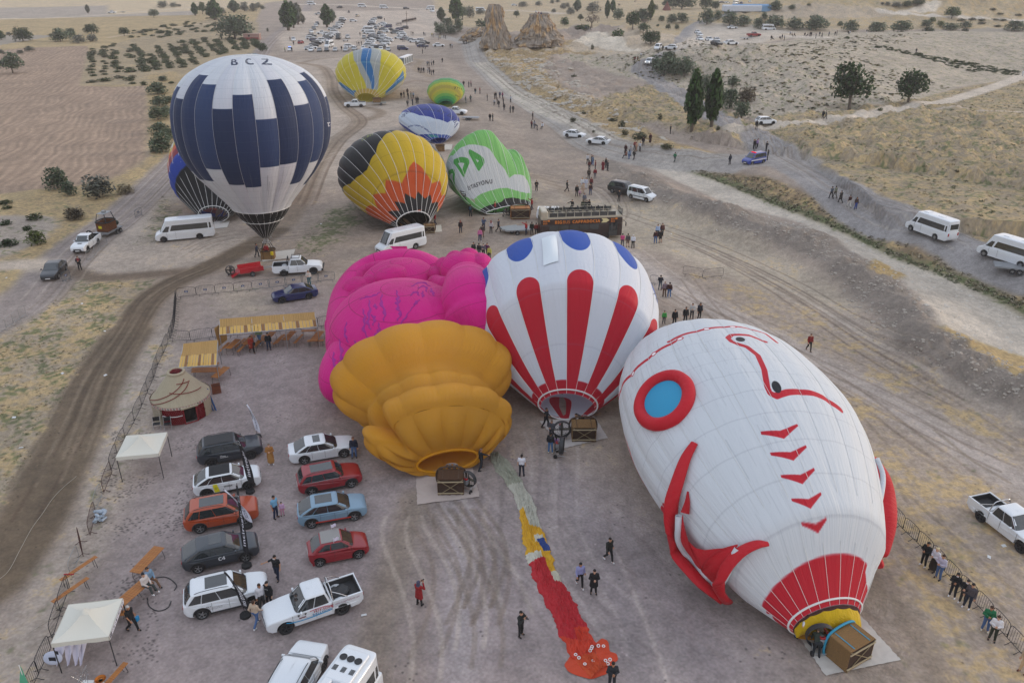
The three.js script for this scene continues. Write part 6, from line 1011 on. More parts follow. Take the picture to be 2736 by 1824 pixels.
[[210,718],[250,682],[300,648],[350,618],[405,592],[440,575],[490,545],[520,515],[560,490],[610,450],[600,418],[650,372],[680,345],[700,305],[720,275],[742,240],[760,222],[170,740],[262,590],[215,510],[195,555],[480,480],[560,395]].forEach(([x,y])=> parked(x,y,12));
[[395,465,'white','pickup','white pickup side on in the parking area beside the poplar']].forEach((a)=> parked(a[0],a[1],185,a[2],a[3],a[4]));
[[1300,215],[1275,250],[1262,278],[1255,312],[1240,350],[1180,455],[1250,465],[1270,510],[1262,545],[1232,585],[1245,615],[1222,645],[1190,678],[1300,380],[1340,345],[1290,715],[1330,560]].forEach(([x,y])=> parked(x,y,170));
[[1385,200],[1442,295],[1482,325],[1545,352],[1452,392],[1492,435],[1432,505],[1442,545],[1432,590],[1472,618],[1502,648],[1452,690],[1395,718],[1600,405],[1550,600],[1520,570]].forEach(([x,y])=> parked(x,y,165));
[[1745,398],[1662,455],[1765,460],[1792,498],[1742,545],[1832,568],[1962,585],[1992,610],[2092,610],[2112,655],[2185,640]].forEach(([x,y])=> parked(x,y,172));parked(2150,692,6,'navy','sedan','navy blue saloon car at the front right of the parking area');parked(1832,372,176,'darkgrey','suv','dark green car standing by the electricity pole');
parked(1190,420,176,'white','minibus','white panel van parked side on in the middle parking block');parked(680,550,-84,'black','minibus','black minibus standing nose on in the parking lane');parked(520,690,-84,'white','minibus','white minibus nose on near the front of the left parking block');parked(840,540,72,'white','pickup','white pickup towing an empty trailer along the parking lane');parked(1400,470,-84,'black','suv','black car nose on in the middle of the parking area');parked(1130,540,95,'silver','suv','silver car backed in at the left of the middle parking block');
}
{
const A=PG(2,1,262,652),B=PG(2,1,1008,622),d=B.clone().sub(A).setY(0).normalize(),L=10.6,r=V(-d.z,0,d.x),c=A.clone().add(B).multiplyScalar(0.5).addScaledVector(r,-1.25),o=thing('double_decker_bus','open top brown double decker tour bus with orange lettering behind the striped balloon','bus',c,Math.atan2(-d.z,d.x));
o.position.y=height(c.x,c.z);const br=paintM('#2a1512',0.45),cream=paintM('#b8ae98',0.5);
part('body',[rbox(L,1.75,2.5,0.12,0,1.25,0,3)],br,o);part('upper_deck',[rbox(L,0.75,2.5,0.1,0,2.45,0,3)],br,o);part('cream_band',[rbox(L*0.98,0.28,2.52,0.06,-0.05,2.98,0),rbox(0.9,1.3,2.52,0.25,-L / 2 + 0.5,3.3,0,4)],cream,o);part('upper_floor',box(L - 1.2,0.05,2.3,0.2,3.0,0),std('#6f6a62',0.9),o);
for(const z of[1,-1]){for(let k=0;k < 8;k++)part('upper_window',box(0.98,0.5,0.03,-L / 2 + 1.6 + k*1.08,3.38,z*1.22),M.glass,o);part('rail',[bar([-L / 2 + 1,3.72,z*1.22],[L / 2 - 0.2,3.72,z*1.22],0.035),bar([-L / 2 + 1,3.98,z*1.22],[L / 2 - 0.2,3.98,z*1.22],0.025),bar([-L / 2 + 1,3.1,z*1.23],[L / 2 - 0.3,3.1,z*1.23],0.03),...Array.from({length:9},(_,k)=> bar([-L / 2 + 1.06 + k*1.08,3.05,z*1.23],[-L / 2 + 1.06 + k*1.08,3.98,z*1.23],0.025))],cream,o);}
part('rail',[bar([L / 2 - 0.2,3.98,-1.22],[L / 2 - 0.2,3.98,1.22],0.025),bar([-L / 2 + 1,3.98,-1.22],[-L / 2 + 1,3.98,1.22],0.025)],cream,o);part('upper_windscreen',box(0.04,0.9,2.3,L / 2 - 0.08,3.45,0),M.glass,o);part('windscreen',box(0.05,1.1,2.2,L / 2 + 0.01,1.7,0),M.glass,o);for(const z of[1,-1])for(const x of[-3.6,-2.3,-1.0,0.3,1.6])part('lower_window',box(1.2,0.7,0.03,x,1.72,z*1.255),M.glass,o);part('door',box(1.1,1.7,0.04,L / 2 - 1.2,1.3,1.26),M.glass,o);
for(let k=0;k < 9;k++)for(const z of[-0.75,-0.3,0.3,0.75])part('seat',[rbox(0.4,0.08,0.4,0.03,-3.6 + k*0.9,3.45,z),rbox(0.08,0.5,0.4,0.03,-3.8 + k*0.9,3.7,z)],M.dark,o);
const t=tyreGeo(0.48,0.3);for(const x of[-3.0,3.2])for(const z of[1,-1]){const w=part('wheel',t,M.rubber,o);w.position.set(x,0.48,z*1.12);if(z < 0)w.rotation.y=Math.PI;}part('mirror',[bar([L / 2,2.5,1.1],[L / 2 + 0.4,2.2,1.4],0.03),rbox(0.1,0.5,0.25,0.05,L / 2 + 0.4,1.95,1.45)],M.plastic,o);
const print=(w,h,x,y,draw)=> decal(o,w,h,x,y,1.262,1,draw);
print(6.0,0.62,-0.55,2.48,(x,w,h)=>{x.fillStyle='#e08326';x.font='bold 122px sans-serif';x.fillText('BIG',6,h*0.86);const b=x.measureText('BIG').width;x.font='118px sans-serif';x.fillText('BUS',b + 14,h*0.86);x.font='bold 118px sans-serif';const k=x.measureText('CAPPADOCIA').width;x.setTransform((w - b - 310)/ k,0,0,1,b + 290,0);x.fillText('CAPPADOCIA',0,h*0.86);});
print(1.1,0.66,3.05,2.5,(x,w,h)=>{x.fillStyle='#d8cd9a';x.beginPath();x.moveTo(0,8);x.lineTo(w*0.6,8);x.lineTo(w*0.98,h / 2);x.lineTo(w*0.6,h - 8);x.lineTo(0,h - 8);x.lineTo(w*0.22,h / 2);x.fill();});for(const x0 of[-4.55,4.2])print(0.95,0.62,x0,2.5,(x,w,h)=>{x.fillStyle='#d97e25';x.font='bold 64px sans-serif';x.fillText('BIG',4,h*0.46);x.fillText('BUS',4,h*0.95);x.fillRect(w*0.62,6,w*0.3,h*0.35);});
}
// ---------------------------------------------------------------- people and animals
const SKIN=['#b98a6c','#a87656','#c69a7e'].map((c)=> std(c,0.6)),clothM=new Map(),clothOf=(c)=> clothM.get(c)??clothM.set(c,std(c,0.85)).get(c);
// mesh of a smooth union of tapered capsules [a, b, ra, rb]
function flesh(caps,cell,k=0.03){
const lo=V(1e9,1e9,1e9),hi=V(-1e9,-1e9,-1e9);for(const[a,b,ra,rb]of caps){const r=Math.max(ra,rb)+ cell*2;for(const p of[a,b]){lo.min(V(p[0]- r,p[1]- r,p[2]- r));hi.max(V(p[0]+ r,p[1]+ r,p[2]+ r));}}
const S=Math.max(hi.x - lo.x,hi.y - lo.y,hi.z - lo.z),c=lo.clone().add(hi).multiplyScalar(0.5),n=Math.max(12,Math.ceil(S / cell)+ 3),mc=new MarchingCubes(n,undefined,false,false,40000),half=n / 2,f=mc.field;mc.isolation=0;f.fill(-1);
const R=S / 2 + cell,ix=(v,m)=> clamp(Math.floor(((v - m)/ R)*half + half),0,n - 1),D=new Float32Array(n*n*n).fill(1e3);
for(const[a,b,ra,rb]of caps){
const m=Math.max(ra,rb)+ k*2 + cell*2,i0=ix(Math.min(a[0],b[0])- m,c.x),i1=ix(Math.max(a[0],b[0])+ m,c.x),j0=ix(Math.min(a[1],b[1])- m,c.y),j1=ix(Math.max(a[1],b[1])+ m,c.y),k0=ix(Math.min(a[2],b[2])- m,c.z),k1=ix(Math.max(a[2],b[2])+ m,c.z);
const dx=b[0]- a[0],dy=b[1]- a[1],dz=b[2]- a[2],L2=dx*dx + dy*dy + dz*dz||1e-9;
for(let z=k0;z <=k1;z++)for(let y=j0;y <=j1;y++)for(let x=i0;x <=i1;x++){
const px=c.x +((x - half)/ half)*R - a[0],py=c.y +((y - half)/ half)*R - a[1],pz=c.z +((z - half)/ half)*R - a[2],t=clamp((px*dx + py*dy + pz*dz)/ L2,0,1),d=Math.hypot(px - dx*t,py - dy*t,pz - dz*t)-(ra +(rb - ra)*t),q=x + y*n + z*n*n,o=D[q],h=Math.max(k - Math.abs(o - d),0)/ k;
D[q]=Math.min(o,d)- h*h*k*0.25;
}
}
for(let q=0;q < D.length;q++)f[q]=-D[q];
mc.update();const g=new THREE.BufferGeometry();g.setAttribute('position',new THREE.BufferAttribute(mc.positionArray.slice(0,mc.count*3),3));g.scale(R,R,R).translate(c.x,c.y,c.z);
const w=mergeVertices(g,cell*0.02);w.computeVertexNormals();return w;
}
// joints for each pose, facing +z, the person's left at +x; arms [elbow, wrist] and legs [knee, ankle]
const POSES={
stand:{l:[[0.25,1.14,-0.03],[0.27,0.88,0.06]],r:[[-0.25,1.14,-0.03],[-0.26,0.88,0.05]],ll:[[0.11,0.49,0.02],[0.12,0.09,-0.02]],rl:[[-0.12,0.49,0.03],[-0.16,0.09,0.0]]},
walk:{l:[[0.26,1.15,-0.12],[0.28,0.94,-0.02]],r:[[-0.25,1.15,0.06],[-0.24,0.96,0.24]],ll:[[0.1,0.51,0.16],[0.1,0.1,0.24]],rl:[[-0.1,0.49,-0.05],[-0.1,0.14,-0.34]]},
fold:{l:[[0.27,1.15,0.05],[0.04,1.16,0.25]],r:[[-0.27,1.15,0.05],[-0.03,1.2,0.26]],ll:[[0.11,0.49,0.03],[0.14,0.09,0.0]],rl:[[-0.11,0.49,0.02],[-0.13,0.09,-0.04]]},
point:{l:[[0.25,1.14,-0.03],[0.27,0.9,0.08]],r:[[-0.45,1.28,0.08],[-0.7,1.16,0.12]],ll:[[0.1,0.5,0.1],[0.1,0.1,0.16]],rl:[[-0.1,0.49,-0.02],[-0.1,0.11,-0.2]]},
photo:{l:[[0.28,1.2,0.16],[0.1,1.45,0.3]],r:[[-0.28,1.2,0.16],[-0.1,1.46,0.3]],ll:[[0.11,0.49,0.02],[0.13,0.09,-0.02]],rl:[[-0.11,0.49,0.02],[-0.14,0.09,0.02]]},
reach:{l:[[0.26,1.15,0.0],[0.3,0.95,0.18]],r:[[-0.42,1.42,0.14],[-0.66,1.5,0.24]],ll:[[0.12,0.5,0.12],[0.13,0.1,0.1]],rl:[[-0.14,0.49,-0.08],[-0.18,0.1,-0.26]]},
sit:{l:[[0.24,0.72,0.06],[0.14,0.55,0.3]],r:[[-0.24,0.72,0.06],[-0.13,0.55,0.3]],ll:[[0.12,0.46,0.44],[0.14,0.09,0.62]],rl:[[-0.12,0.46,0.44],[-0.15,0.09,0.56]],drop:0.44},
bend:{l:[[0.26,0.86,0.46],[0.2,0.62,0.62]],r:[[-0.26,0.86,0.46],[-0.2,0.62,0.62]],ll:[[0.13,0.5,0.06],[0.15,0.09,-0.02]],rl:[[-0.13,0.5,0.06],[-0.16,0.09,-0.06]],lean:0.9},
};
const HEAD=new Map(),FIGURES=new Map();
function headGeo(cell){if(!HEAD.has(cell))HEAD.set(cell,flesh([[[0,0.025,-0.015],[0,0.03,0.01],0.088,0.084],[[0,-0.02,0.03],[0,-0.075,0.045],0.068,0.044],[[0,0.0,0.085],[0,-0.028,0.103],0.012,0.017],[[0.082,0.0,-0.01],[0.088,-0.03,-0.012],0.016,0.012],[[-0.082,0.0,-0.01],[-0.088,-0.03,-0.012],0.016,0.012],[[-0.03,0.03,0.075],[0.03,0.03,0.075],0.018,0.018],[[-0.02,-0.058,0.078],[0.02,-0.058,0.078],0.012,0.012]],cell,0.022));return HEAD.get(cell);}
const HANDG=(()=>{const c=[[[0,0,0],[0,-0.075,0],0.026,0.03],[[0.018,0,0.002],[0.022,-0.07,0],0.018,0.018],[[-0.018,0,0.002],[-0.022,-0.07,0],0.018,0.018]];[[0.034,0.052],[0.012,0.068],[-0.011,0.064],[-0.033,0.048]].forEach(([x,l])=> c.push([[x*0.9,-0.08,0],[x,-0.08 - l*0.55,0.012],0.0095,0.009],[[x,-0.08 - l*0.55,0.012],[x,-0.08 - l,0.034],0.009,0.008]));c.push([[0.03,-0.02,0.008],[0.055,-0.06,0.028],0.013,0.011],[[0.055,-0.06,0.028],[0.056,-0.092,0.044],0.011,0.009]);return flesh(c,0.005,0.008);})();
function figure(pose,topKind,botKind,hairKind,cell){
const key=[pose,topKind,botKind,hairKind,cell].join();if(FIGURES.has(key))return FIGURES.get(key);
const p=POSES[pose],dr=p.drop??0,ln=p.lean??0,hipY=0.93 - dr,up=(x,y,z)=>{const h=y - 0.93;return[x,hipY + h*Math.cos(ln),z + h*Math.sin(ln)];};
const sh=(s)=> up(s*0.185,1.41,0),hip=(s)=>[s*0.095,hipY,0],fix=(a)=> a,chest=[up(-0.1,1.33,0.0),up(0.1,1.33,0.0)],waist=[up(-0.07,1.06,0.01),up(0.07,1.06,0.01)],neck=up(0,1.47,0.0),hd=up(0,1.625,0.03);
const arms=[[1,p.l],[-1,p.r]],legs=[[1,p.ll],[-1,p.rl]];
const skin=[[chest[0],chest[1],0.1,0.1],[chest[0],waist[0],0.1,0.09],[chest[1],waist[1],0.1,0.09],[waist[0],hip(-1),0.095,0.095],[waist[1],hip(1),0.095,0.095],[up(0,1.4,0),up(0,1.56,0.015),0.058,0.05]];
for(const[s,[e,w]]of arms)skin.push([sh(s),e,0.05,0.04],[e,w,0.04,0.028]);for(const[s,[k,a]]of legs)skin.push([hip(s),k,0.08,0.052],[k,a,0.052,0.036],[a,[a[0],0.05,a[2]+ 0.1],0.035,0.03]);
const top=[[chest[0],chest[1],0.122,0.122],[chest[0],waist[0],0.122,0.112],[chest[1],waist[1],0.122,0.112],[waist[0],waist[1],0.112,0.112],[sh(-1),sh(1),0.075,0.075],[waist[0],hip(-1),0.115,0.118],[waist[1],hip(1),0.115,0.118]];
for(const[s,[e,w]]of arms){if(topKind==='tee')top.push([sh(s),[lerp(sh(s)[0],e[0],0.7),lerp(sh(s)[1],e[1],0.7),lerp(sh(s)[2],e[2],0.7)],0.068,0.062]);else top.push([sh(s),e,0.07,0.056],[e,[lerp(e[0],w[0],0.93),lerp(e[1],w[1],0.93),lerp(e[2],w[2],0.93)],0.056,0.045]);}
if(topKind==='coat')top.push([waist[0],[-0.12,hipY - 0.32,0],0.13,0.13],[waist[1],[0.12,hipY - 0.32,0],0.13,0.13],[[0,hipY,0],[0,hipY - 0.32,0.02],0.15,0.15]);
const bot=[[hip(-1),hip(1),0.118,0.118],[waist[0],hip(-1),0.1,0.115],[waist[1],hip(1),0.1,0.115]];
for(const[s,[k,a]]of legs)bot.push([hip(s),k,0.1,0.07],[k,[a[0],a[1]+ 0.02,a[2]],0.07,0.058]);if(botKind==='skirt')bot.push([[0,hipY,0],[0,0.3,0.02],0.16,0.2],[[-0.05,hipY,0],[-0.08,0.3,0],0.14,0.17],[[0.05,hipY,0],[0.08,0.3,0],0.14,0.17]);
if(botKind==='shorts')bot.splice(3,4,...legs.map(([s,[k]])=>[hip(s),[lerp(hip(s)[0],k[0],0.85),lerp(hip(s)[1],k[1],0.85),lerp(hip(s)[2],k[2],0.85)],0.105,0.085]));
const shoes=legs.flatMap(([s,[,a]])=>[[[a[0],0.055,a[2]- 0.03],[a[0]+ s*0.02,0.045,a[2]+ 0.13],0.05,0.042],[a,[a[0],0.06,a[2]- 0.01],0.045,0.05]]);
const hair=[[[hd[0],hd[1]+ 0.05,hd[2]- 0.03],[hd[0],hd[1]+ 0.055,hd[2]+ 0.015],0.092,0.078],[[hd[0],hd[1]+ 0.0,hd[2]- 0.05],[hd[0],hd[1]- 0.03,hd[2]- 0.05],0.078,0.06]];
if(hairKind==='long')hair.push([[hd[0],hd[1],hd[2]- 0.06],up(0,1.36,-0.1),0.085,0.06]);if(hairKind==='scarf')hair.push([[hd[0],hd[1]+ 0.03,hd[2]- 0.02],up(0,1.46,-0.01),0.1,0.1],[up(-0.07,1.42,0),up(0.07,1.42,0),0.09,0.09]);if(hairKind==='bun')hair.push([[hd[0],hd[1]+ 0.1,hd[2]- 0.06],[hd[0],hd[1]+ 0.12,hd[2]- 0.06],0.04,0.035]);
const near=cell < 0.03,body=[flesh(skin,cell)],hg=headGeo(near?0.011:0.03).clone();hg.rotateX(ln*0.5).translate(...hd);body.push(hg);
if(near)for(const[s,[e,w]]of arms){const d=V(w[0]- e[0],w[1]- e[1],w[2]- e[2]).normalize(),h=HANDG.clone();if(s < 0){h.scale(-1,1,1);const ia=h.index.array;for(let i=0;i < ia.length;i +=3){const t=ia[i];ia[i]=ia[i + 1];ia[i + 1]=t;}h.computeVertexNormals();}h.applyQuaternion(new THREE.Quaternion().setFromUnitVectors(V(0,-1,0),d));body.push(h.translate(...w));}
const f={body:merge(body),top:flesh(top,cell),bottom:flesh(bot,cell,0.025),shoes:flesh(shoes,near?0.018:0.04,0.015),hair:flesh(hair,near?0.016:0.035,0.02)};FIGURES.set(key,f);return f;
}
// the person's look: pose, top colour (with / for kind), trousers, hair; dir 0 faces the camera side, 90 faces the photograph's right
let personN=0;
function person(pos,dir,pose,top,bot,hair,label,{group,h=1,far=false,shoes='#1c1c1f',extra}={}){
const[tc,tk='long']=top.split('/'),[bc,bk='trousers']=bot.split('/'),[hc,hk='short']=hair.split('/'),f=figure(pose,tk,bk,hk,far?0.05:0.022),o=thing('person',label,'person',pos,rad(dir),group),n=personN++;
part('body',f.body,SKIN[n % 3],o);part(tk==='coat'?'coat':'shirt',f.top,clothOf(tc),o);part(bk==='skirt'?'skirt':bk==='shorts'?'shorts':'trousers',f.bottom,clothOf(bc),o);part('shoes',f.shoes,clothOf(shoes),o);part(hk==='scarf'?'headscarf':hk==='cap'?'cap':'hair',f.hair,clothOf(hc),o);
o.scale.setScalar(h*(0.985 + 0.03*((n*0.618)% 1)));if(extra)extra(o);return o;
}
const bag=(c,x,y,z,s=1)=>(o)=> part('bag',rbox(0.3*s,0.4*s,0.16*s,0.06*s,x,y,z,3),clothOf(c),o),pack=(c)=> bag(c,0,1.22,-0.19),cam=(o)=> part('camera',[rbox(0.14,0.1,0.07,0.02,0,1.5,0.38),new THREE.CylinderGeometry(0.04,0.045,0.12,12).rotateX(Math.PI / 2).translate(0,1.5,0.46)],M.plastic,o),mask=(o)=> part('face_mask',rbox(0.11,0.07,0.05,0.02,0,1.575,0.115),clothOf('#d8dadc'),o);
const BLK='#17181b',DK='#24252b',JEAN='#2b3a58',LJ='#4a6590',WHT='#d4d5d8',HB='#1a1512',HBR='#3a261a',GRY='#5c5d61',KH='#4a4a33',RED='#8e1d22';
{
const pp=(c,r,x,y)=> PG(c,r,x,y),one=(c,r,x,y,...a)=> person(pp(c,r,x,y),...a);
one(0,1,735,912,20,'fold','#1f2027','#14151a',HB,'officer in dark uniform with red and white vest standing on the left dirt road',{extra:(o)=> part('vest',flesh([[[-0.1,1.34,0],[0.1,1.34,0],0.128,0.128],[[-0.1,1.34,0],[-0.07,1.14,0],0.128,0.12],[[0.1,1.34,0],[0.07,1.14,0],0.128,0.12]],0.025),clothOf('#7c2a30'),o)});
one(0,3,1225,1088,70,'walk',BLK + '/tee',BLK,'#b5b2ad','grey haired man in black shirt walking with a blue bag near the front canopy',{extra:bag('#2a86b8',0.3,0.6,0.1,0.8)});
one(1,2,140,1128,10,'fold','#9c6a34/coat','#a97b42/skirt','#6b5b50','woman in long tan coat standing between the show cars',{shoes:'#e2e2e2'});one(1,2,905,1068,10,'stand','#1b2236',LJ,'#6e4a38','man in dark sweater and jeans at the bonnet of the white sedan');
one(1,3,185,52,60,'stand','#6fa3c4/tee','#1f2a45',HB,'man in light blue polo shirt holding a child by the hand');one(1,3,245,30,20,'stand','#c9a3c4','#c58aa0',HB,'small child in pink beside the man in light blue',{h:0.62});
one(1,3,200,615,-10,'point',BLK + '/tee','#1e2a40',HB,'man in black T-shirt and face mask pointing aside between the show cars',{extra:mask});one(1,3,60,880,40,'stand','#cfcfd4','#3b3b3b',HBR + '/long','woman in white sweater by the bonnet of the nearest white SUV',{shoes:'#e0e0e0'});one(1,3,130,862,-20,'stand',BLK,BLK,HB,'man in black sweatshirt with white lettering beside the company pickup',{extra:(o)=> decalFlat(o,'SOFIA N',0.26,0.08,0,1.3,0.135)});one(1,3,8,1040,160,'walk','#b9a58f',LJ,HBR,'woman in beige jacket and jeans by the black feather flag',{shoes:'#e4e4e4'});
one(1,3,1502,855,150,'photo','#8d1a1d/coat',BLK,'#45455c/scarf','woman in red coat and patterned headscarf filming on the open ground',{extra:cam});one(2,2,88,1235,170,'stand','#d6d6dc/tee','#1d2433',HB,'man in white T-shirt and dark trousers beside the deflated cloth');
one(2,3,888,448,30,'walk','#22241f','#17191c',HB,'man in dark open jacket and white shoes walking left of the fish balloon',{shoes:'#e2e2e2'});one(2,3,622,680,10,'walk','#8d8fb8',BLK,HB + '/long','young woman in white and purple top walking past the red cloth',{shoes:'#e2e2e2'});one(2,3,748,748,0,'fold',BLK + '/coat',BLK,HB + '/long','long haired woman in black holding a phone beside the red cloth');one(2,3,80,1135,50,'photo','#1f2322','#141416',HB,'photographer in black looking down at a camera left of the red cloth',{extra:cam});
person(P(1634,1838),0,'fold','#22262c',DK,HB,'dark haired person with a folding frame cut by the bottom edge below the orange cloth');
one(3,3,310,1162,40,'reach','#c9ccd4','#44699a',HB,'crew man in white shirt and jeans holding the mouth of the fish balloon');one(3,3,440,1325,170,'bend','#2b342b','#1d2328','#5a4a3e','crew man in dark green bending over the fan by the fish balloon');
one(3,3,1425,492,-60,'fold',BLK,BLK,HB,'woman in black jacket, first from the top at the right fence',{shoes:'#e2e2e2'});one(3,3,1508,542,-70,'fold','#cfcfd6','#2a2420/skirt','#c9b990','blonde woman in white blouse and long dark skirt at the right fence');one(3,3,1560,612,-60,'fold','#b9b4c4',LJ,HBR,'man in pale striped shirt and jeans at the right fence');one(3,3,1690,780,-40,'fold',BLK,'#22252c',HB + '/scarf','person in black hood and white face mask leaning at the right fence',{shoes:'#e2e2e2',extra:mask});one(3,3,1780,842,-50,'fold',BLK,'#2c2e30',HB,'man in black top and white face mask at the right fence',{shoes:'#e2e2e2',extra:mask});one(3,3,1825,880,-50,'stand','#4b4549','#1f2838',HB,'person in dark checked shirt turning to the masked man at the fence',{shoes:'#e2e2e2'});one(3,3,1990,1090,-30,'fold','#1d6a43',LJ,HBR,'woman in green top and jeans leaning on the right fence',{shoes:'#cfcabb'});one(3,3,2055,1178,-35,'fold','#d8d4d4','#232a1f',HBR + '/bun','woman in white T-shirt and dark green trousers with a backpack at the fence',{extra:pack('#1f2230')});
person(P(2733,1797),-60,'stand','#b49b7e','#c2a783',HB,'person in beige trousers and sandals cut by the right edge',{shoes:'#5a2a20'});
one(2,2,312,790,60,'reach',BLK,BLK,'#2c2c2e','crew man in black pulling the mouth of the striped balloon');one(2,2,640,800,-60,'bend',BLK,BLK,HB,'crew man in black bending at the basket of the striped balloon');one(2,2,362,905,-30,'fold','#4a4a50','#3b3b40','#6b584c','man in grey jacket beside the fan of the striped balloon');one(2,2,352,1022,160,'stand','#15161a','#3f6a98',HB,'woman in black with backpack watching the striped balloon',{shoes:'#d8d2c0',extra:pack('#1a1a1e')});one(2,2,405,1000,170,'stand','#b18bb5',BLK,HB + '/long','little girl in pink top beside the woman with backpack',{h:0.68});one(1,2,2068,1175,120,'reach','#1d2026','#1b2029','#7a5a48','crew man in dark clothes holding the orange balloon mouth');
one(1,1,12,792,80,'reach','#232c44','#1d2028',HB,'crew man in dark blue steadying the basket of the upright balloon');one(1,1,490,1052,0,'fold','#c7bdb4','#1f5b66',HBR,'woman in pale top leaning on the fence behind the blue saloon');
one(1,1,1880,570,20,'stand','#2a1a1a','#1c2236','#701a20/scarf','person with dark red headscarf standing alone right of the minibus');one(1,1,1970,420,170,'stand','#1c1d20','#22242a',HB,'man with blue backpack facing the green and white balloon',{extra:pack('#22485e')});one(1,1,2195,390,80,'reach','#9a1d20',DK,HB,'crew man in red shirt left of the mouth of the green and white balloon');one(1,1,1645,500,-60,'reach','#a3181e','#20263a','#5a3a2c','crew man in red shirt holding the mouth of the black and yellow balloon');
one(1,1,2092,545,20,'photo','#4a5a78','#26283a',HB + '/long','woman in blue jeans jacket walking before the green and white balloon');one(1,1,2080,615,180,'stand','#3b2f2a','#6b4a3a',HB,'person in brown behind the woman in pink');one(1,1,2058,650,10,'stand','#c46a96','#25335a',HB + '/long','woman in pink top and blue trousers in the open middle ground',{shoes:'#dedede'});one(1,1,2160,575,-20,'stand','#b5aeb0',DK,'#7a1f30/scarf','woman with red headscarf and handbag in the open middle ground',{extra:bag(BLK,0.28,0.85,0,0.6)});one(1,1,2228,560,70,'walk','#1c2434',BLK,HBR,'man in dark jacket walking toward the trailer by the bus');
one(1,1,2000,782,30,'stand',BLK,BLK,HB,'person in black, leftmost of five behind the pink figure balloon');one(1,1,2050,792,160,'stand','#1c1c20','#4a4d52',HB,'man in black jacket, second of five behind the pink figure balloon');one(1,1,2090,795,-10,'fold','#5a5560',BLK,HB,'masked woman in grey top, middle of five behind the pink figure balloon',{shoes:'#ddd',extra:mask});one(1,1,2125,790,-40,'point','#5f1a55',DK,HB,'woman in purple raising a phone behind the pink figure balloon');one(1,1,2145,820,-30,'stand','#b9b75c','#26272c',HBR,'woman in yellow jacket behind the pink figure balloon',{shoes:'#ddd'});
one(2,1,225,190,0,'fold',BLK,BLK,HB,'man in black standing alone right of the green and white balloon',{shoes:'#ddd'});one(2,1,505,190,90,'walk',BLK,BLK,HB,'person in black walking alone left of the black SUV');one(2,1,182,360,-70,'reach','#9a1d20','#24262e',HB,'crew man in red shirt right of the mouth of the green and white balloon');one(2,1,552,375,-40,'point',BLK,BLK,HB,'man in black raising an arm behind the tour bus');
one(2,1,665,312,10,'stand','#5f6470','#77706a/shorts',HBR,'person in grey shirt and shorts behind the tour bus');one(2,1,650,378,180,'stand','#23301f',DK,HB,'person in dark green hidden to the waist behind the tour bus');one(2,1,685,378,180,'stand',BLK,BLK,HB,'person in black hidden to the waist behind the tour bus');one(2,1,708,372,-60,'stand',BLK,'#1f2025',HB + '/long','long haired person in black at the group behind the tour bus');
one(2,1,595,235,0,'stand',BLK,BLK,HB + '/long','woman in black with a small child left of the black SUV');one(2,1,622,238,0,'stand','#b58fa0','#6a4a50',HB,'small child in pink beside the woman in black',{h:0.62});one(2,1,650,212,10,'stand','#b9a48f','#c2a38c',HBR,'person in beige in the group left of the black SUV');one(2,1,645,165,0,'stand',WHT,'#b9b9bd','#b08a50/long','fair haired person in white left of the black SUV');one(2,1,680,165,20,'stand','#b9bfd0','#cfcfd4',HB,'person in pale blue in the group left of the black SUV');one(2,1,720,222,0,'stand','#3a1f1f','#3b4a66',HB,'man in dark red top and jeans left of the black SUV');one(2,1,727,160,0,'stand','#6b2f2f','#333',HB,'person in red checked top left of the black SUV');one(2,1,983,280,10,'stand','#1c1c20','#17181b',HB,'man in dark jacket over white shirt beside the small white van');
one(2,1,705,78,170,'stand','#4a4038','#26211e',HB,'person in brown at the foot of the earth bank');one(2,1,762,72,170,'stand','#7d1c26','#5a5a62',HB,'person in red top at the foot of the earth bank');
one(2,1,130,585,-60,'reach','#b01c22','#23304d','#6a1a1a','crew man in red at the trailer left of the tour bus');one(2,1,182,588,180,'stand','#222b22',DK,HB,'crew man in dark green at the rear of the tour bus');one(2,1,222,596,170,'stand','#7a1d1d',DK,HB,'crew man in dark red at the rear of the tour bus');one(2,1,1012,700,170,'stand','#c2487c/tee','#4a4a52',HB,'man in bright pink shirt at the front of the tour bus');one(2,1,1062,700,170,'stand','#4d4a4b','#6a5248/shorts',HB,'two tone dressed person between pink and white shirts at the tour bus');one(2,1,1110,710,170,'stand','#d4d8e0',BLK,'#d0cfcc/cap','man in white shirt and white cap near the front of the tour bus');
one(2,1,1335,612,0,'stand','#9fb2cf',DK,HB,'man in pale blue shirt in the group of four right of the tour bus');one(2,1,1316,668,170,'stand','#3a1e20','#3d5a86',HB,'man in dark red top and jeans in the group of four right of the bus');one(2,1,1362,662,-160,'stand',BLK,'#1d1e20/shorts',HB,'man in black with shorts in the group of four right of the bus');one(2,1,1378,600,0,'stand','#5a3a34','#2a2a2c',HB,'person half hidden at the back of the group of four right of the bus');
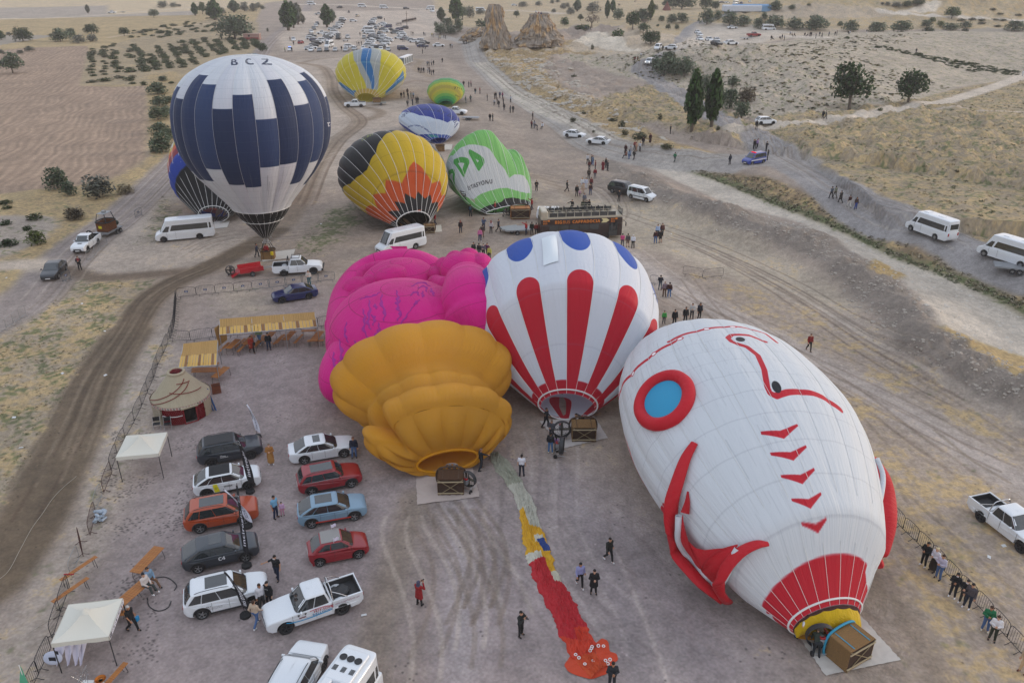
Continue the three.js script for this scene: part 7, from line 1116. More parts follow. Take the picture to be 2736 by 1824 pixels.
one(2,1,1360,1095,170,'fold','#1a1f2c','#4d5660',HB,'man in navy top standing by a barrier right of the striped balloon');one(2,1,1398,1158,180,'stand','#7a6a74','#5a4434','#a08878','man in checked shirt and brown trousers right of the striped balloon');one(2,1,1442,1165,170,'stand','#3c1f1c','#3b5f8c',HB,'man in dark red striped jacket right of the striped balloon',{shoes:'#ddd'});one(2,1,1650,1362,-10,'fold','#b5b3b0',DK,HBR,'man in pale checked shirt above the tail of the fish balloon');one(2,1,1720,1362,20,'stand','#161a28',BLK,HB + '/long','woman in dark jacket with backpack above the tail of the fish balloon',{extra:pack('#1a2540')});one(2,1,1395,1405,0,'stand','#3d9c46','#33363c',HB,'child in bright green top above the tail of the fish balloon',{h:0.8});one(2,1,1490,1425,0,'stand',BLK,BLK,HB,'dark person hidden to the head behind the fish balloon, nearest to the child');one(2,1,1590,1400,0,'stand','#222',BLK,HB,'dark person hidden to the head behind the fish balloon, beside the checked shirt');
one(3,2,375,86,0,'walk','#7c1f1c',BLK,'#5a4034','person in dark red top walking alone right of the fish balloon');
[[580,255,200,'walk','#4b5560',BLK,HB,'person in grey jacket, farthest left of five walkers on the grey road'],[615,250,200,'walk','#666a5c','#4a4438',HB,'person in olive grey, second of five walkers on the grey road'],[665,292,200,'walk','#2a2420/coat',BLK,HB,'person in long dark coat, middle of five walkers on the grey road'],[745,335,190,'walk','#40201a','#cfc9c0','#3a3430','person in brown top and white trousers on the grey road'],[805,355,10,'stand','#3a2622','#27448a',HB + '/long','long haired person in blue jeans on the grey road']].forEach(([x,y,...a])=> one(3,1,x,y,...a));
const y4=(x,y)=> P(380 + x / 4.48,800 + y / 4.48);person(y4(1408,530),0,'walk','#7c9a72','#56789c',HBR,'woman in pale green jacket among the benches under the long awning',{shoes:'#ddd'});person(y4(1520,606),10,'stand','#17181a','#1f2f48',HB,'man in black jacket before the benches of the long awning');person(y4(1315,640),40,'walk','#8c2a18/coat',BLK,HB,'woman in rust red coat with black bag before the benches',{extra:bag(BLK,0.2,0.95,0.2,0.8)});
// smaller figures farther off
const F=(c,r,list,group,what)=> list.forEach(([x,y,pose='stand',t=BLK,b=DK,l],i)=>{const cols=t;person(PG(c,r,x,y),(i*67)% 360,pose,cols,b,i % 3?HB:HB + '/long',l??what,{far:true,group:l?undefined:group});});
F(2,0,[[10,1035,'stand',BLK,BLK,'person in long dark coat at the left of the grassy verge by the stream bed'],[190,1098,'stand','#2a1a18','#3a2a24'],[180,1180,'stand','#5a1a22',DK],[205,1180,'stand','#8f9098','#4a5a6a'],[232,1196,'bend',BLK,DK],[280,1180,'sit','#d0d0d4',DK]],'sightseers on the verge above the stream bed','sightseer on the grassy verge above the stream bed track');
F(2,0,[[695,1505,'stand','#c8c8cc',DK],[730,1508,'stand','#3a2a26',DK],[741,1520,'stand','#5a6b80',LJ],[710,1565,'stand','#55201f',DK],[765,1565,'stand','#6b2420',DK],[835,1565,'stand','#6e1620','#6e1620/skirt'],[862,1540,'stand',BLK,DK],[878,1568,'stand','#2b2b2e',DK]],'people at the top of the earth bank path','person in the group at the start of the earth bank');
F(2,0,[[1043,1410,'stand','#3a1a1e','#2a1a1c/skirt'],[1088,1430,'stand','#8a8a92',LJ],[1120,1466,'walk','#26211e',BLK],[1075,1462,'stand','#7d90a8',LJ],[1050,1450,'sit','#7a4a3a',DK],[1128,1378,'stand','#80302a',DK],[1142,1390,'stand','#b08a74','#9a7a66'],[1175,1390,'stand','#b8b8c0',DK],[1205,1340,'stand','#2a1c1c',DK]],'people on the stream bed track','person in the cluster walking on the stream bed track');
F(2,0,[[1270,1312,'stand','#3c1a1e','#2e1a1c/skirt','woman in long dark red dress on the stream bed'],[1455,1228,'stand',BLK,BLK,'person in black standing on the dry slope left of the poplar pair'],[1495,1488,'walk','#1f6a48','#233','person in green top crossing the road junction'],[2000,1512,'stand','#1c2436',DK,'man in dark blue standing left of the blue patrol van'],[2220,1368,'stand',BLK,DK,'person in black, left of three behind the blue patrol van'],[2232,1366,'stand','#26262c',DK,'person in dark grey, middle of three behind the blue patrol van'],[2252,1364,'stand','#7f6a96',DK,'person in lilac, right of three behind the blue patrol van'],[2335,1390,'photo','#1a1c22',DK,'person in black raising both hands right of the patrol van'],[2245,1188,'stand',BLK,BLK,'person in black beside the white car on the pale path'],[2348,1470,'stand','#1a1c22',DK,'person standing at the rear of the blue patrol van']],'','');
const rockTop=[[2,0,220,135,'#c8c8cc','person in white on top of the broad rock'],[2,0,246,152,'#8d1d24','person in red on top of the broad rock'],[2,0,268,152,'#232a58','person in dark blue on top of the broad rock']];for(const[c,r,x,y,col,l]of rockTop){const g=P(1435,116),[,,z]=proj(g),pq=q(c,r,x,y),ray=rayOf(...pq),k=z*0.99;const dz=Math.hypot(g.x,g.z);const t=-(g.z + 1.5)/ -ray[2];person(V(ray[0]*Math.abs(t),CAM_Y + ray[1]*Math.abs(t),-Math.abs(ray[2]*t)),20,'stand',col,DK,HB,l,{far:true});}
F(2,0,[[640,266,'walk',BLK],[660,266,'walk','#5a1a20'],[680,280,'walk','#22305a'],[700,276,'walk',BLK],[722,278,'walk','#26262a']],'walkers above the white dune','walker in the file above the white dune');
F(2,0,[[1128,570,'walk','#6a1f1c',DK,'person in red walking by the road bend, left of a pair'],[1153,566,'walk','#7a4a20','#3a2a20','person in ochre walking by the road bend, right of a pair'],[1185,532,'walk','#c8c8cc',DK,'person in white walking by the road bend'],[1385,466,'stand',BLK,DK,'person in dark clothes before the car beside the thicket']],'','');
F(3,0,[[505,1090,'stand',BLK,BLK,'person in black, left of a pair on the pale path'],[530,1092,'walk','#23262c',BLK,'person in dark grey, right of a pair on the pale path'],[1362,490,'stand','#3a3d38',DK,'lone person standing in the green strip on the hillside'],[2342,695,'stand','#cfd4da','#b8bcc4','person in white at the right edge by the pale path']],'','');
F(3,0,[[30,370],[42,368,'sit'],[110,362,'sit'],[130,360,'stand','#2a2e3c'],[150,372,'stand','#56606e'],[205,325,'stand','#b4b4b8'],[220,335,'sit'],[242,335,'sit','#3a2222'],[340,330,'sit'],[367,334,'sit'],[386,336],[398,334],[440,352,'stand','#1d2a44'],[475,332,'stand','#5a5a60'],[497,346,'walk','#3a3a44'],[561,332,'stand','#5a5f68'],[616,326,'bend'],[634,325,'stand','#2a2a44'],[737,312,'sit'],[755,312,'sit','#c0c0c6'],[905,312,'stand',BLK,'#d8d8d8']],'onlookers along the hilltop','onlooker on the hilltop edge by the far car park');
F(1,0,[[1493,665],[1508,670],[1523,668,'stand','#3a2a30'],[1541,668],[1578,668,'stand','#8a8f9a'],[1592,662],[1597,682,'stand','#4a4a52'],[1612,690],[1630,688]],'group on the path beside the yellow and blue balloon','person in the line of onlookers right of the yellow and blue balloon');
F(1,0,[[1575,605,'stand','#777b84'],[1590,605],[1612,600,'stand','#b0a8a8'],[1631,600]],'group above the onlookers','person in the small group above the onlookers right of the yellow and blue balloon');F(1,0,[[1712,576,'stand',BLK,BLK,'person in long black coat alone on the grass by the stream bed'],[1530,492,'stand',BLK,DK,'person in black walking alone below the navy patrol van'],[1534,442,'stand','#2a2430',DK,'person in dark clothes by the navy saloon'],[1555,450,'stand','#6a6f7a',DK,'person in grey by the navy saloon']],'','');
F(1,0,[[1335,905],[1360,896,'stand','#2a2a2e'],[1398,910],[1392,872,'stand','#46302c'],[1425,905,'stand','#2f5f5a'],[1446,905,'stand','#9aa6b4']],'group by the mouth of the yellow and blue balloon','person in the group right of the mouth of the yellow and blue balloon');F(1,0,[[1393,980,'stand','#555'],[1438,965,'stand','#2a2a44'],[1472,950],[1487,952]],'people above the blue and white balloon','person standing just above the blue and white balloon');
F(1,0,[[1908,797],[1955,802,'stand','#2a2a2e'],[1975,797,'stand','#9a7a7a']],'trio right of the green and yellow balloon','person in the trio right of the green and yellow balloon');F(1,0,[[2015,866,'stand','#2a2a2e','#3a5a60','woman in black right of the green and yellow balloon'],[2057,860,'stand','#7a3a3a',DK,'person in red patterned top right of the green and yellow balloon'],[1928,946,'stand','#a8aab0','#8a8a90','person in pale grey beside the small green and yellow balloon'],[1972,936,'stand','#4a5a52',DK,'person in grey green beside the small green and yellow balloon'],[2125,926,'stand','#444',DK,'small lone person on the grass by the stream bed']],'','');
F(1,0,[[2190,970,'stand','#aaa'],[2192,910],[2205,905],[2230,985],[2216,958],[2240,902,'stand','#303a5a'],[2265,905,'stand','#7a3a5a'],[2272,960],[2280,1015],[2336,1036,'stand','#34424a'],[2340,940,'stand','#b0b4bc']],'crowd on the verge above the blue and white balloon','person in the crowd on the verge right of the small balloons');F(1,0,[[2150,1112,'stand',BLK,BLK,'person in black walking, left of a pair by the empty trailer'],[2175,1112,'stand','#33383a',DK,'person in grey walking, right of a pair by the empty trailer']],'','');
F(1,0,[[1905,406],[1918,408],[1932,405],[1892,372,'stand','#a0a4ac'],[1932,368,'stand','#c0c0c4'],[1785,440],[1801,440,'stand','#9aa0aa'],[1675,366],[1690,360,'stand','#b0a46a'],[1726,350],[1742,356],[1616,336,'stand','#b0a46a'],[1628,342],[1540,326],[1552,330,'stand','#8a8a90'],[1425,320],[1442,324]],'people on the stream bed track by the rocks','person on the track between the parking area and the rocks');
F(1,0,[[1288,236,'stand','#aaa'],[1300,236],[1312,236],[1325,234],[1338,234],[1180,192],[955,330],[928,420],[945,420,'stand','#444'],[968,418],[850,460],[785,462],[690,440],[1185,450],[1350,385,'stand','#6a2a2a'],[1368,385]],'people among the parked cars','person standing among the parked cars');F(1,0,[[345,416,'stand',BLK,DK,'person in black beside the left road above the patrol car'],[312,374,'stand','#3a2020',DK,'person behind the white car on the left road'],[265,476,'stand','#8a9a3a',DK,'traffic officer in yellow vest on the left road'],[328,476,'stand','#1c2230',DK,'officer in dark uniform beside the patrol car on the left road']],'','');
}
function decalFlat(o,str,w,h,x,y,z){const c=canvas(260,80,say(str,'#e8e8e8','bold 62px sans-serif',4,0.8));part('lettering',new THREE.PlaneGeometry(w,h).translate(x,y,z),new THREE.MeshStandardMaterial({map:canvasTexture(c),alphaTest:0.5,roughness:0.8}),o);}
{
const hg=flesh([[[0,1.15,-0.5],[0,1.12,0.45],0.28,0.27],[[0,1.2,0.5],[0,1.62,0.85],0.2,0.12],[[0,1.66,0.82],[0,1.42,1.18],0.12,0.07],[[0.05,1.72,0.8],[0.06,1.84,0.8],0.03,0.015],[[-0.05,1.72,0.8],[-0.06,1.84,0.8],0.03,0.015],...[0.13,-0.13].flatMap((x)=>[[[x,1.0,0.42],[x,0.55,0.42],0.11,0.06],[[x,0.55,0.42],[x,0.06,0.44],0.05,0.045],[[x,1.05,-0.5],[x,0.75,-0.38],0.16,0.1],[[x,0.75,-0.38],[x,0.5,-0.6],0.09,0.055],[[x,0.5,-0.6],[x,0.06,-0.55],0.05,0.045]]),[[0,1.25,-0.76],[0,0.6,-0.92],0.06,0.03]],0.05),coat=[std('#33221a',0.7),std('#1f1713',0.7),std('#5a4030',0.7)];
const horse=(p,dir,n,label,group)=>{const o=thing('horse',label,'horse',p,rad(dir),group);part('body',hg,coat[n % 3],o);part('saddle',flesh([[[-0.16,1.36,-0.02],[0.16,1.36,-0.02],0.14,0.14]],0.05),clothOf('#2a1c14'),o);};
for(let k=0;k < 14;k++)horse(PG(1,0,1345 + k*9.4,212 - k*1.9),200,k,'saddled horse in the long row beside the electricity pole','saddled horses in a row by the electricity pole');
horse(PG(2,0,1130,24),80,2,'brown horse, higher of two on the far upland');horse(PG(2,0,985,56),-80,0,'dark horse, lower of two on the far upland');
const a=thing('quad_bike','quad bike with rider crossing the dust above the parking area','quad bike',PG(1,0,852,116),0.6);part('body',[rbox(0.6,0.4,1.5,0.1,0,0.7,0),rbox(0.35,0.2,0.7,0.08,0,0.95,-0.2)],M.dark,a);const t=tyreGeo(0.3,0.25);for(const x of[0.45,-0.45])for(const z of[0.55,-0.55]){const w=part('wheel',t,M.rubber,a);w.rotation.y=Math.PI / 2;w.position.set(x,0.3,z);}part('handlebar',bar([-0.4,1.1,0.4],[0.4,1.1,0.4],0.03),M.plastic,a);
person(PG(1,0,852,116).add(V(0,0.55,0)),30,'sit',DK,BLK,HB,'rider seated on the quad bike',{far:true});
}
// ---------------------------------------------------------------- furniture of the showground
const woodM=(()=>{const c=canvas(256,256,(x,w,h)=>{x.fillStyle='#a5682f';x.fillRect(0,0,w,h);for(let k=0;k < 500;k++){x.globalAlpha=0.12;x.fillStyle=rnd()< 0.5?'#6f3f18':'#c98d50';x.fillRect(rnd()*w,0,1 + rnd()*2,h);}});return new THREE.MeshStandardMaterial({map:canvasTexture(c),roughness:0.6});})();
const wickerM=(()=>{const c=canvas(256,256,(x,w,h)=>{for(let j=0;j < 32;j++)for(let i=0;i < 16;i++){const l=30 + 18*Math.sin((i +(j % 2))*Math.PI)+ rnd()*10;x.fillStyle=`hsl(34,38%,${(i + j) % 2 ? l : l + 12}%)`;x.fillRect(i*16,j*8,15,7);}});const t=canvasTexture(c);t.repeat.set(2,2);return new THREE.MeshStandardMaterial({map:t,bumpMap:t,bumpScale:0.02,roughness:0.85});})();
// crowd barrier between two spots
const BAR=new Map();
function barrierGeo(L){
const k=L.toFixed(1);if(BAR.has(k))return BAR.get(k);const r=0.02,H=1.08,b=0.16,rail=tube([[-L / 2,b,0],[-L / 2,H - 0.1,0],[-L / 2 + 0.1,H,0],[L / 2 - 0.1,H,0],[L / 2,H - 0.1,0],[L / 2,b,0]],r,30,5);
const bars=[],n=Math.round(L / 0.16);for(let i=1;i < n;i++)bars.push(bar([-L / 2 +(i / n)*L,b,0],[-L / 2 +(i / n)*L,H,0],0.009,3));
const feet=[-L / 2 + 0.3,L / 2 - 0.3].map((x)=> merge([tube([[x,0.01,-0.34],[x,0.05,-0.2],[x,b,0],[x,0.05,0.2],[x,0.01,0.34]],0.018,14,5)]));
const o={rail:merge([rail,bar([-L / 2,b,0],[L / 2,b,0],r,5)]),bars:merge(bars),feet};BAR.set(k,o);return o;
}
const barM={dark:std(lin(0.035,0.037,0.042),0.5,{metalness:0.5}),blue:std(lin(0.07,0.11,0.14),0.5,{metalness:0.4}),pale:std(lin(0.3,0.31,0.31),0.5,{metalness:0.5}),rust:std(lin(0.07,0.03,0.025),0.7,{metalness:0.2})};
function barrier(a,b,mat,label,group,sign,tilt=0){
const d=b.clone().sub(a),L=Math.round(Math.hypot(d.x,d.z)*10)/ 10 - 0.05,g=barrierGeo(clamp(L,0.8,3)),c=a.clone().add(b).multiplyScalar(0.5),o=thing('crowd_barrier',label,'barrier',onGround(c.x,c.z),Math.atan2(-d.z,d.x),group);
o.rotation.order='YXZ';o.rotation.x=tilt;part('frame',g.rail,barM[mat],o);part('bars',g.bars,barM[mat],o);g.feet.forEach((f)=> part('foot',f,barM[mat],o));
if(sign){part('sign_plate',rbox(0.34,0.2,0.02,0.005,0,0.66,0.02),std('#27406e',0.5),o);part('sign_mark',[new THREE.TorusGeometry(0.06,0.018,4,16,Math.PI).translate(0,0.64,0.035),box(0.18,0.02,0.004,0,0.61,0.033)],M.tape,o);}return o;
}
function barrierRun(pts,n,mat,label,group,sign){const c=new THREE.CatmullRomCurve3(pts,false,'catmullrom',0.1);for(let k=0;k < n;k++)barrier(c.getPointAt(k / n),c.getPointAt((k + 1)/ n),mat,label,group,sign);}
{
const g=(c,r,l)=> l.map(([x,y])=> PG(c,r,x,y)),y4=(x,y)=> P(380 + x / 4.48,800 + y / 4.48);
barrierRun(g(0,1,[[1628,1172],[2320,1100]]),4,'dark','dark crowd barrier with blue plate in the top row of the enclosure','barriers along the top of the enclosure',true);barrierRun([...g(0,1,[[2320,1100]]),...g(1,1,[[120,1085],[400,1045],[720,1010]])],5,'blue','bluish crowd barrier with plate behind the deep blue saloon','bluish barriers behind the blue saloon',true);
barrierRun(g(0,1,[[1622,1180],[1612,1290],[1605,1400],[1590,1480],[1560,1560]]),8,'dark','dark crowd barrier in the left side of the enclosure above the benches','barriers on the upper left side of the enclosure');
barrierRun(g(0,2,[[1545,20],[1490,145],[1440,250],[1405,370],[1352,480],[1300,610],[1235,745],[1150,900]]),7,'dark','dark crowd barrier in the line left of the round felt tent','barriers left of the round felt tent');barrierRun(g(0,2,[[1150,900],[1080,1040],[1020,1200]]),2,'dark','dark crowd barrier behind the farther white canopy','barriers behind the farther canopy');barrierRun(g(0,2,[[1030,1215],[955,1405]]),1,'rust','rusty barrier turned beside the farther white canopy');barrierRun(g(0,2,[[940,1420],[880,1560]]),1,'pale','pale barrier in the line below the farther canopy');barrierRun(g(0,3,[[880,20],[828,232]]),1,'rust','rusty barrier standing beside the pile of bottles');barrierRun(g(0,3,[[735,258],[768,430]]),1,'rust','rusty barrier seen edge on above the narrow table');barrierRun(g(0,3,[[730,430],[655,610]]),1,'pale','pale barrier beside the narrow table');
barrierRun(g(0,3,[[640,700],[560,930],[480,1180]]),2,'dark','dark crowd barrier behind the nearer white canopy','barriers behind the nearer canopy');barrierRun(g(0,3,[[470,1270],[330,1560],[240,1750]]),2,'dark','dark crowd barrier at the bottom left corner','barriers at the bottom left corner');
barrierRun([y4(320,510),y4(610,500),y4(900,455),y4(1240,440),y4(1540,405),y4(1840,375),y4(2150,330),y4(2350,310)],8,'dark','dark crowd barrier in the row behind the long awning','barriers behind the long awning');
barrierRun(g(3,3,[[1060,-60],[1130,60],[1300,235],[1430,350],[1620,560],[1780,730],[1900,850],[2110,1080],[2352,1345]]),10,'dark','dark crowd barrier in the right hand line where spectators lean','barriers in the right hand spectator line');barrierRun(g(2,1,[[1570,955],[1750,990]]),1,'dark','thin barrier on the dusty slope, left of a pair');barrierRun(g(2,1,[[1750,995],[1940,975]]),1,'dark','thin barrier on the dusty slope, right of a pair');barrierRun(g(2,1,[[1265,1040],[1342,1050]]),1,'blue','barrier showing behind the right side of the striped balloon');
barrierRun(g(0,1,[[570,1030],[652,988]]),1,'blue','blue barrier below the black saloon on the left road',null,true);barrierRun(g(0,1,[[1243,436],[1303,405]]),1,'blue','blue barrier standing alone by the left road',null,true);barrierRun(g(0,1,[[795,830],[865,795]]),1,'pale','pale barrier, lowest of three beside the white pickup and trailer');barrierRun(g(0,1,[[865,795],[920,715]]),1,'pale','pale barrier, middle of three beside the white pickup and trailer');barrierRun(g(0,1,[[920,715],[990,680]]),1,'pale','pale barrier, highest of three beside the white pickup and trailer');barrierRun(g(0,1,[[-10,1500],[110,1420],[240,1325]]),4,'pale','pale barrier in the run along the left road at the left edge','pale barriers by the left edge');
}
{
const c=P(380 + 495 / 4.48,800 + 1335 / 4.48),R=2.2,o=thing('yurt','round felt tent with red lattice wall, woven band and open door','yurt',[c.x,c.y,c.z],0),felt=(()=>{const k=canvas(1024,512,(x,w,h)=>{x.fillStyle='#a89d85';x.fillRect(0,0,w,h);for(let n=0;n < 900;n++){x.globalAlpha=0.10*rnd();x.fillStyle=rnd()< 0.6?'#6d624c':'#cfc6b0';x.fillRect(rnd()*w,rnd()*h,2 + 8*rnd(),20 + 140*rnd());}x.globalAlpha=0.4;x.strokeStyle='#7a705c';for(let n=0;n < 30;n++){x.beginPath();x.moveTo((n / 30)*w,0);x.lineTo((n / 30)*w,h);x.stroke();}x.globalAlpha=1;});return new THREE.MeshStandardMaterial({map:canvasTexture(k),roughness:0.95,side:THREE.DoubleSide});})();
const ring3=(a,r,y)=> V(Math.sin(a)*r,y,Math.cos(a)*r);
part('roof',sheet(72,14,(u,v)=>{const a=u*6.2832,r=lerp(R + 0.04,0.62,v),y=1.5 + 2.0*Math.pow(v,1.12)+ 0.03*Math.sin(a*15)*(1 - v);return ring3(a,r,y);},(u,v)=>[u*2,v]),felt,o);part('smoke_ring',new THREE.TorusGeometry(0.58,0.12,8,40).rotateX(Math.PI / 2).translate(0,3.53,0),felt,o);
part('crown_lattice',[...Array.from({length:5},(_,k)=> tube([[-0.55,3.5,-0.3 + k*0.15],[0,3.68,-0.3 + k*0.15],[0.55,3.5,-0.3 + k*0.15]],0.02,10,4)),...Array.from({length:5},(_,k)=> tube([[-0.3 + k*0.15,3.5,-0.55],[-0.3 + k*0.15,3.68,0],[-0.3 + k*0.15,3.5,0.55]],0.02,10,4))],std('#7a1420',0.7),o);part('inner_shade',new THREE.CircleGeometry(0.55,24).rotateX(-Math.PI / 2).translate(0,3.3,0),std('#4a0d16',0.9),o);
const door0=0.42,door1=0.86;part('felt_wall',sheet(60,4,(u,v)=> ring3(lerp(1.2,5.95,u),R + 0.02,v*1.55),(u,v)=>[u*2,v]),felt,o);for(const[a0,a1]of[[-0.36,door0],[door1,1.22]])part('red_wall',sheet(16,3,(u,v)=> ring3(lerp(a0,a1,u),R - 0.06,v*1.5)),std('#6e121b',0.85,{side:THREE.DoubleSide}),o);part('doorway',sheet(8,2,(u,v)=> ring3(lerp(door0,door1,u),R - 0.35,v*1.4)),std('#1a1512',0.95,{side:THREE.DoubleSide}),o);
for(const[a0,a1]of[[-0.36,door0],[door1,1.22]]){const n=Math.round((a1 - a0)*14);for(let k=-6;k <=n;k++)for(const s of[1,-1]){const p=[];for(let i=0;i <=4;i++){const t=i / 4,a=a0 +((k +(s > 0?t*6:6 - t*6))/ n)*(a1 - a0);if(a >=a0 - 0.001&&a <=a1 + 0.001)p.push(ring3(a,R + 0.02 + 0.02*s,0.05 + 1.42*t));}if(p.length > 1)part('lattice_rod',tube(p,0.018,6,4),std('#8c1620',0.7),o);}}
part('door_frame',[bar(ring3(door0,R + 0.02,0),ring3(door0,R + 0.02,1.5),0.05),bar(ring3(door1,R + 0.02,0),ring3(door1,R + 0.02,1.5),0.05),bar(ring3(door0,R + 0.02,0.04),ring3(door1,R + 0.02,0.04),0.05)],std('#86141f',0.7),o);part('door_roll',bar(ring3(door0 - 0.06,R + 0.12,1.42),ring3(door1 + 0.06,R + 0.12,1.42),0.1,10),felt,o);
const band=canvas(2048,64,(x,w,h)=>{x.fillStyle='#c9c0b4';x.fillRect(0,0,w,h);for(let k=0;k < 64;k++){x.fillStyle=['#8e1d22','#2a2420','#8e1d22','#3a3430'][k % 4];x.beginPath();x.moveTo(k*32,32);x.lineTo(k*32 + 16,8);x.lineTo(k*32 + 32,32);x.lineTo(k*32 + 16,56);x.fill();x.fillStyle='#d8d0c4';x.fillRect(k*32 + 12,26,8,12);}x.fillStyle='#7d1a20';x.fillRect(0,0,w,5);x.fillRect(0,59,w,5);});part('woven_band',sheet(72,1,(u,v)=> ring3(u*6.2832,R + 0.075,1.36 + v*0.22)),new THREE.MeshStandardMaterial({map:canvasTexture(band),roughness:0.9,side:THREE.DoubleSide}),o);
const cord=(a0,v0,a1,v1,r)=> tube(Array.from({length:12},(_,k)=>{const t=k / 11,v=lerp(v0,v1,t),a=lerp(a0,a1,t);return ring3(a,lerp(R + 0.04,0.62,v)+ 0.04,1.5 + 2.0*Math.pow(v,1.12)+ 0.04);}),r,24,5);for(const c2 of[[-1.1,0.05,1.0,0.85],[-0.8,0.0,1.15,0.7],[-0.1,0.5,1.6,0.35],[0.3,0.75,1.3,0.72]])part('red_cord',cord(...c2,0.03),std('#7a2420',0.85),o);
part('plank_panel',Array.from({length:5},(_,k)=> rbox(0.9,0.24,0.04,0.01,0,0.14 + k*0.27,0)).map((b)=> b.rotateY(-0.55).translate(...ring3(-0.55,R + 0.06,0).toArray())),std('#9a8f7c',0.9),o);part('tassel_rope',tube(Array.from({length:10},(_,k)=> ring3(lerp(-0.3,0.38,k / 9),R + 0.09,0.86 - 0.06*Math.sin((k / 9)*Math.PI))),0.03,30,4),M.tape,o);
const rods=thing('pole_bundle','bundle of blue poles leaning on the felt tent','poles',PG(0,2,1975,628));for(let k=0;k < 6;k++)part('pole',bar([-0.25 + k*0.08,0.02,0.08*(k % 3)],[-0.75 + k*0.06,1.75,-0.35],0.035,6),std('#1d4f86',0.5),rods);
for(const[x,y,l]of[[1445,800,'left'],[1545,800,'right']]){const ch=thing('folding_chair',`black folding chair, ${l} of two before the felt tent`,'chair',PG(0,2,x,y),0.3);part('seat',rbox(0.5,0.03,0.42,0.01,0,0.44,0),M.black,ch);part('backrest',rbox(0.5,0.36,0.03,0.01,0,0.75,-0.22),M.black,ch);for(const s of[1,-1]){part('leg',bar([s*0.26,0,0.24],[s*0.26,0.95,-0.24],0.014,5),M.steel,ch);part('leg',bar([s*0.26,0,-0.24],[s*0.26,0.46,0.22],0.014,5),M.steel,ch);}}
}
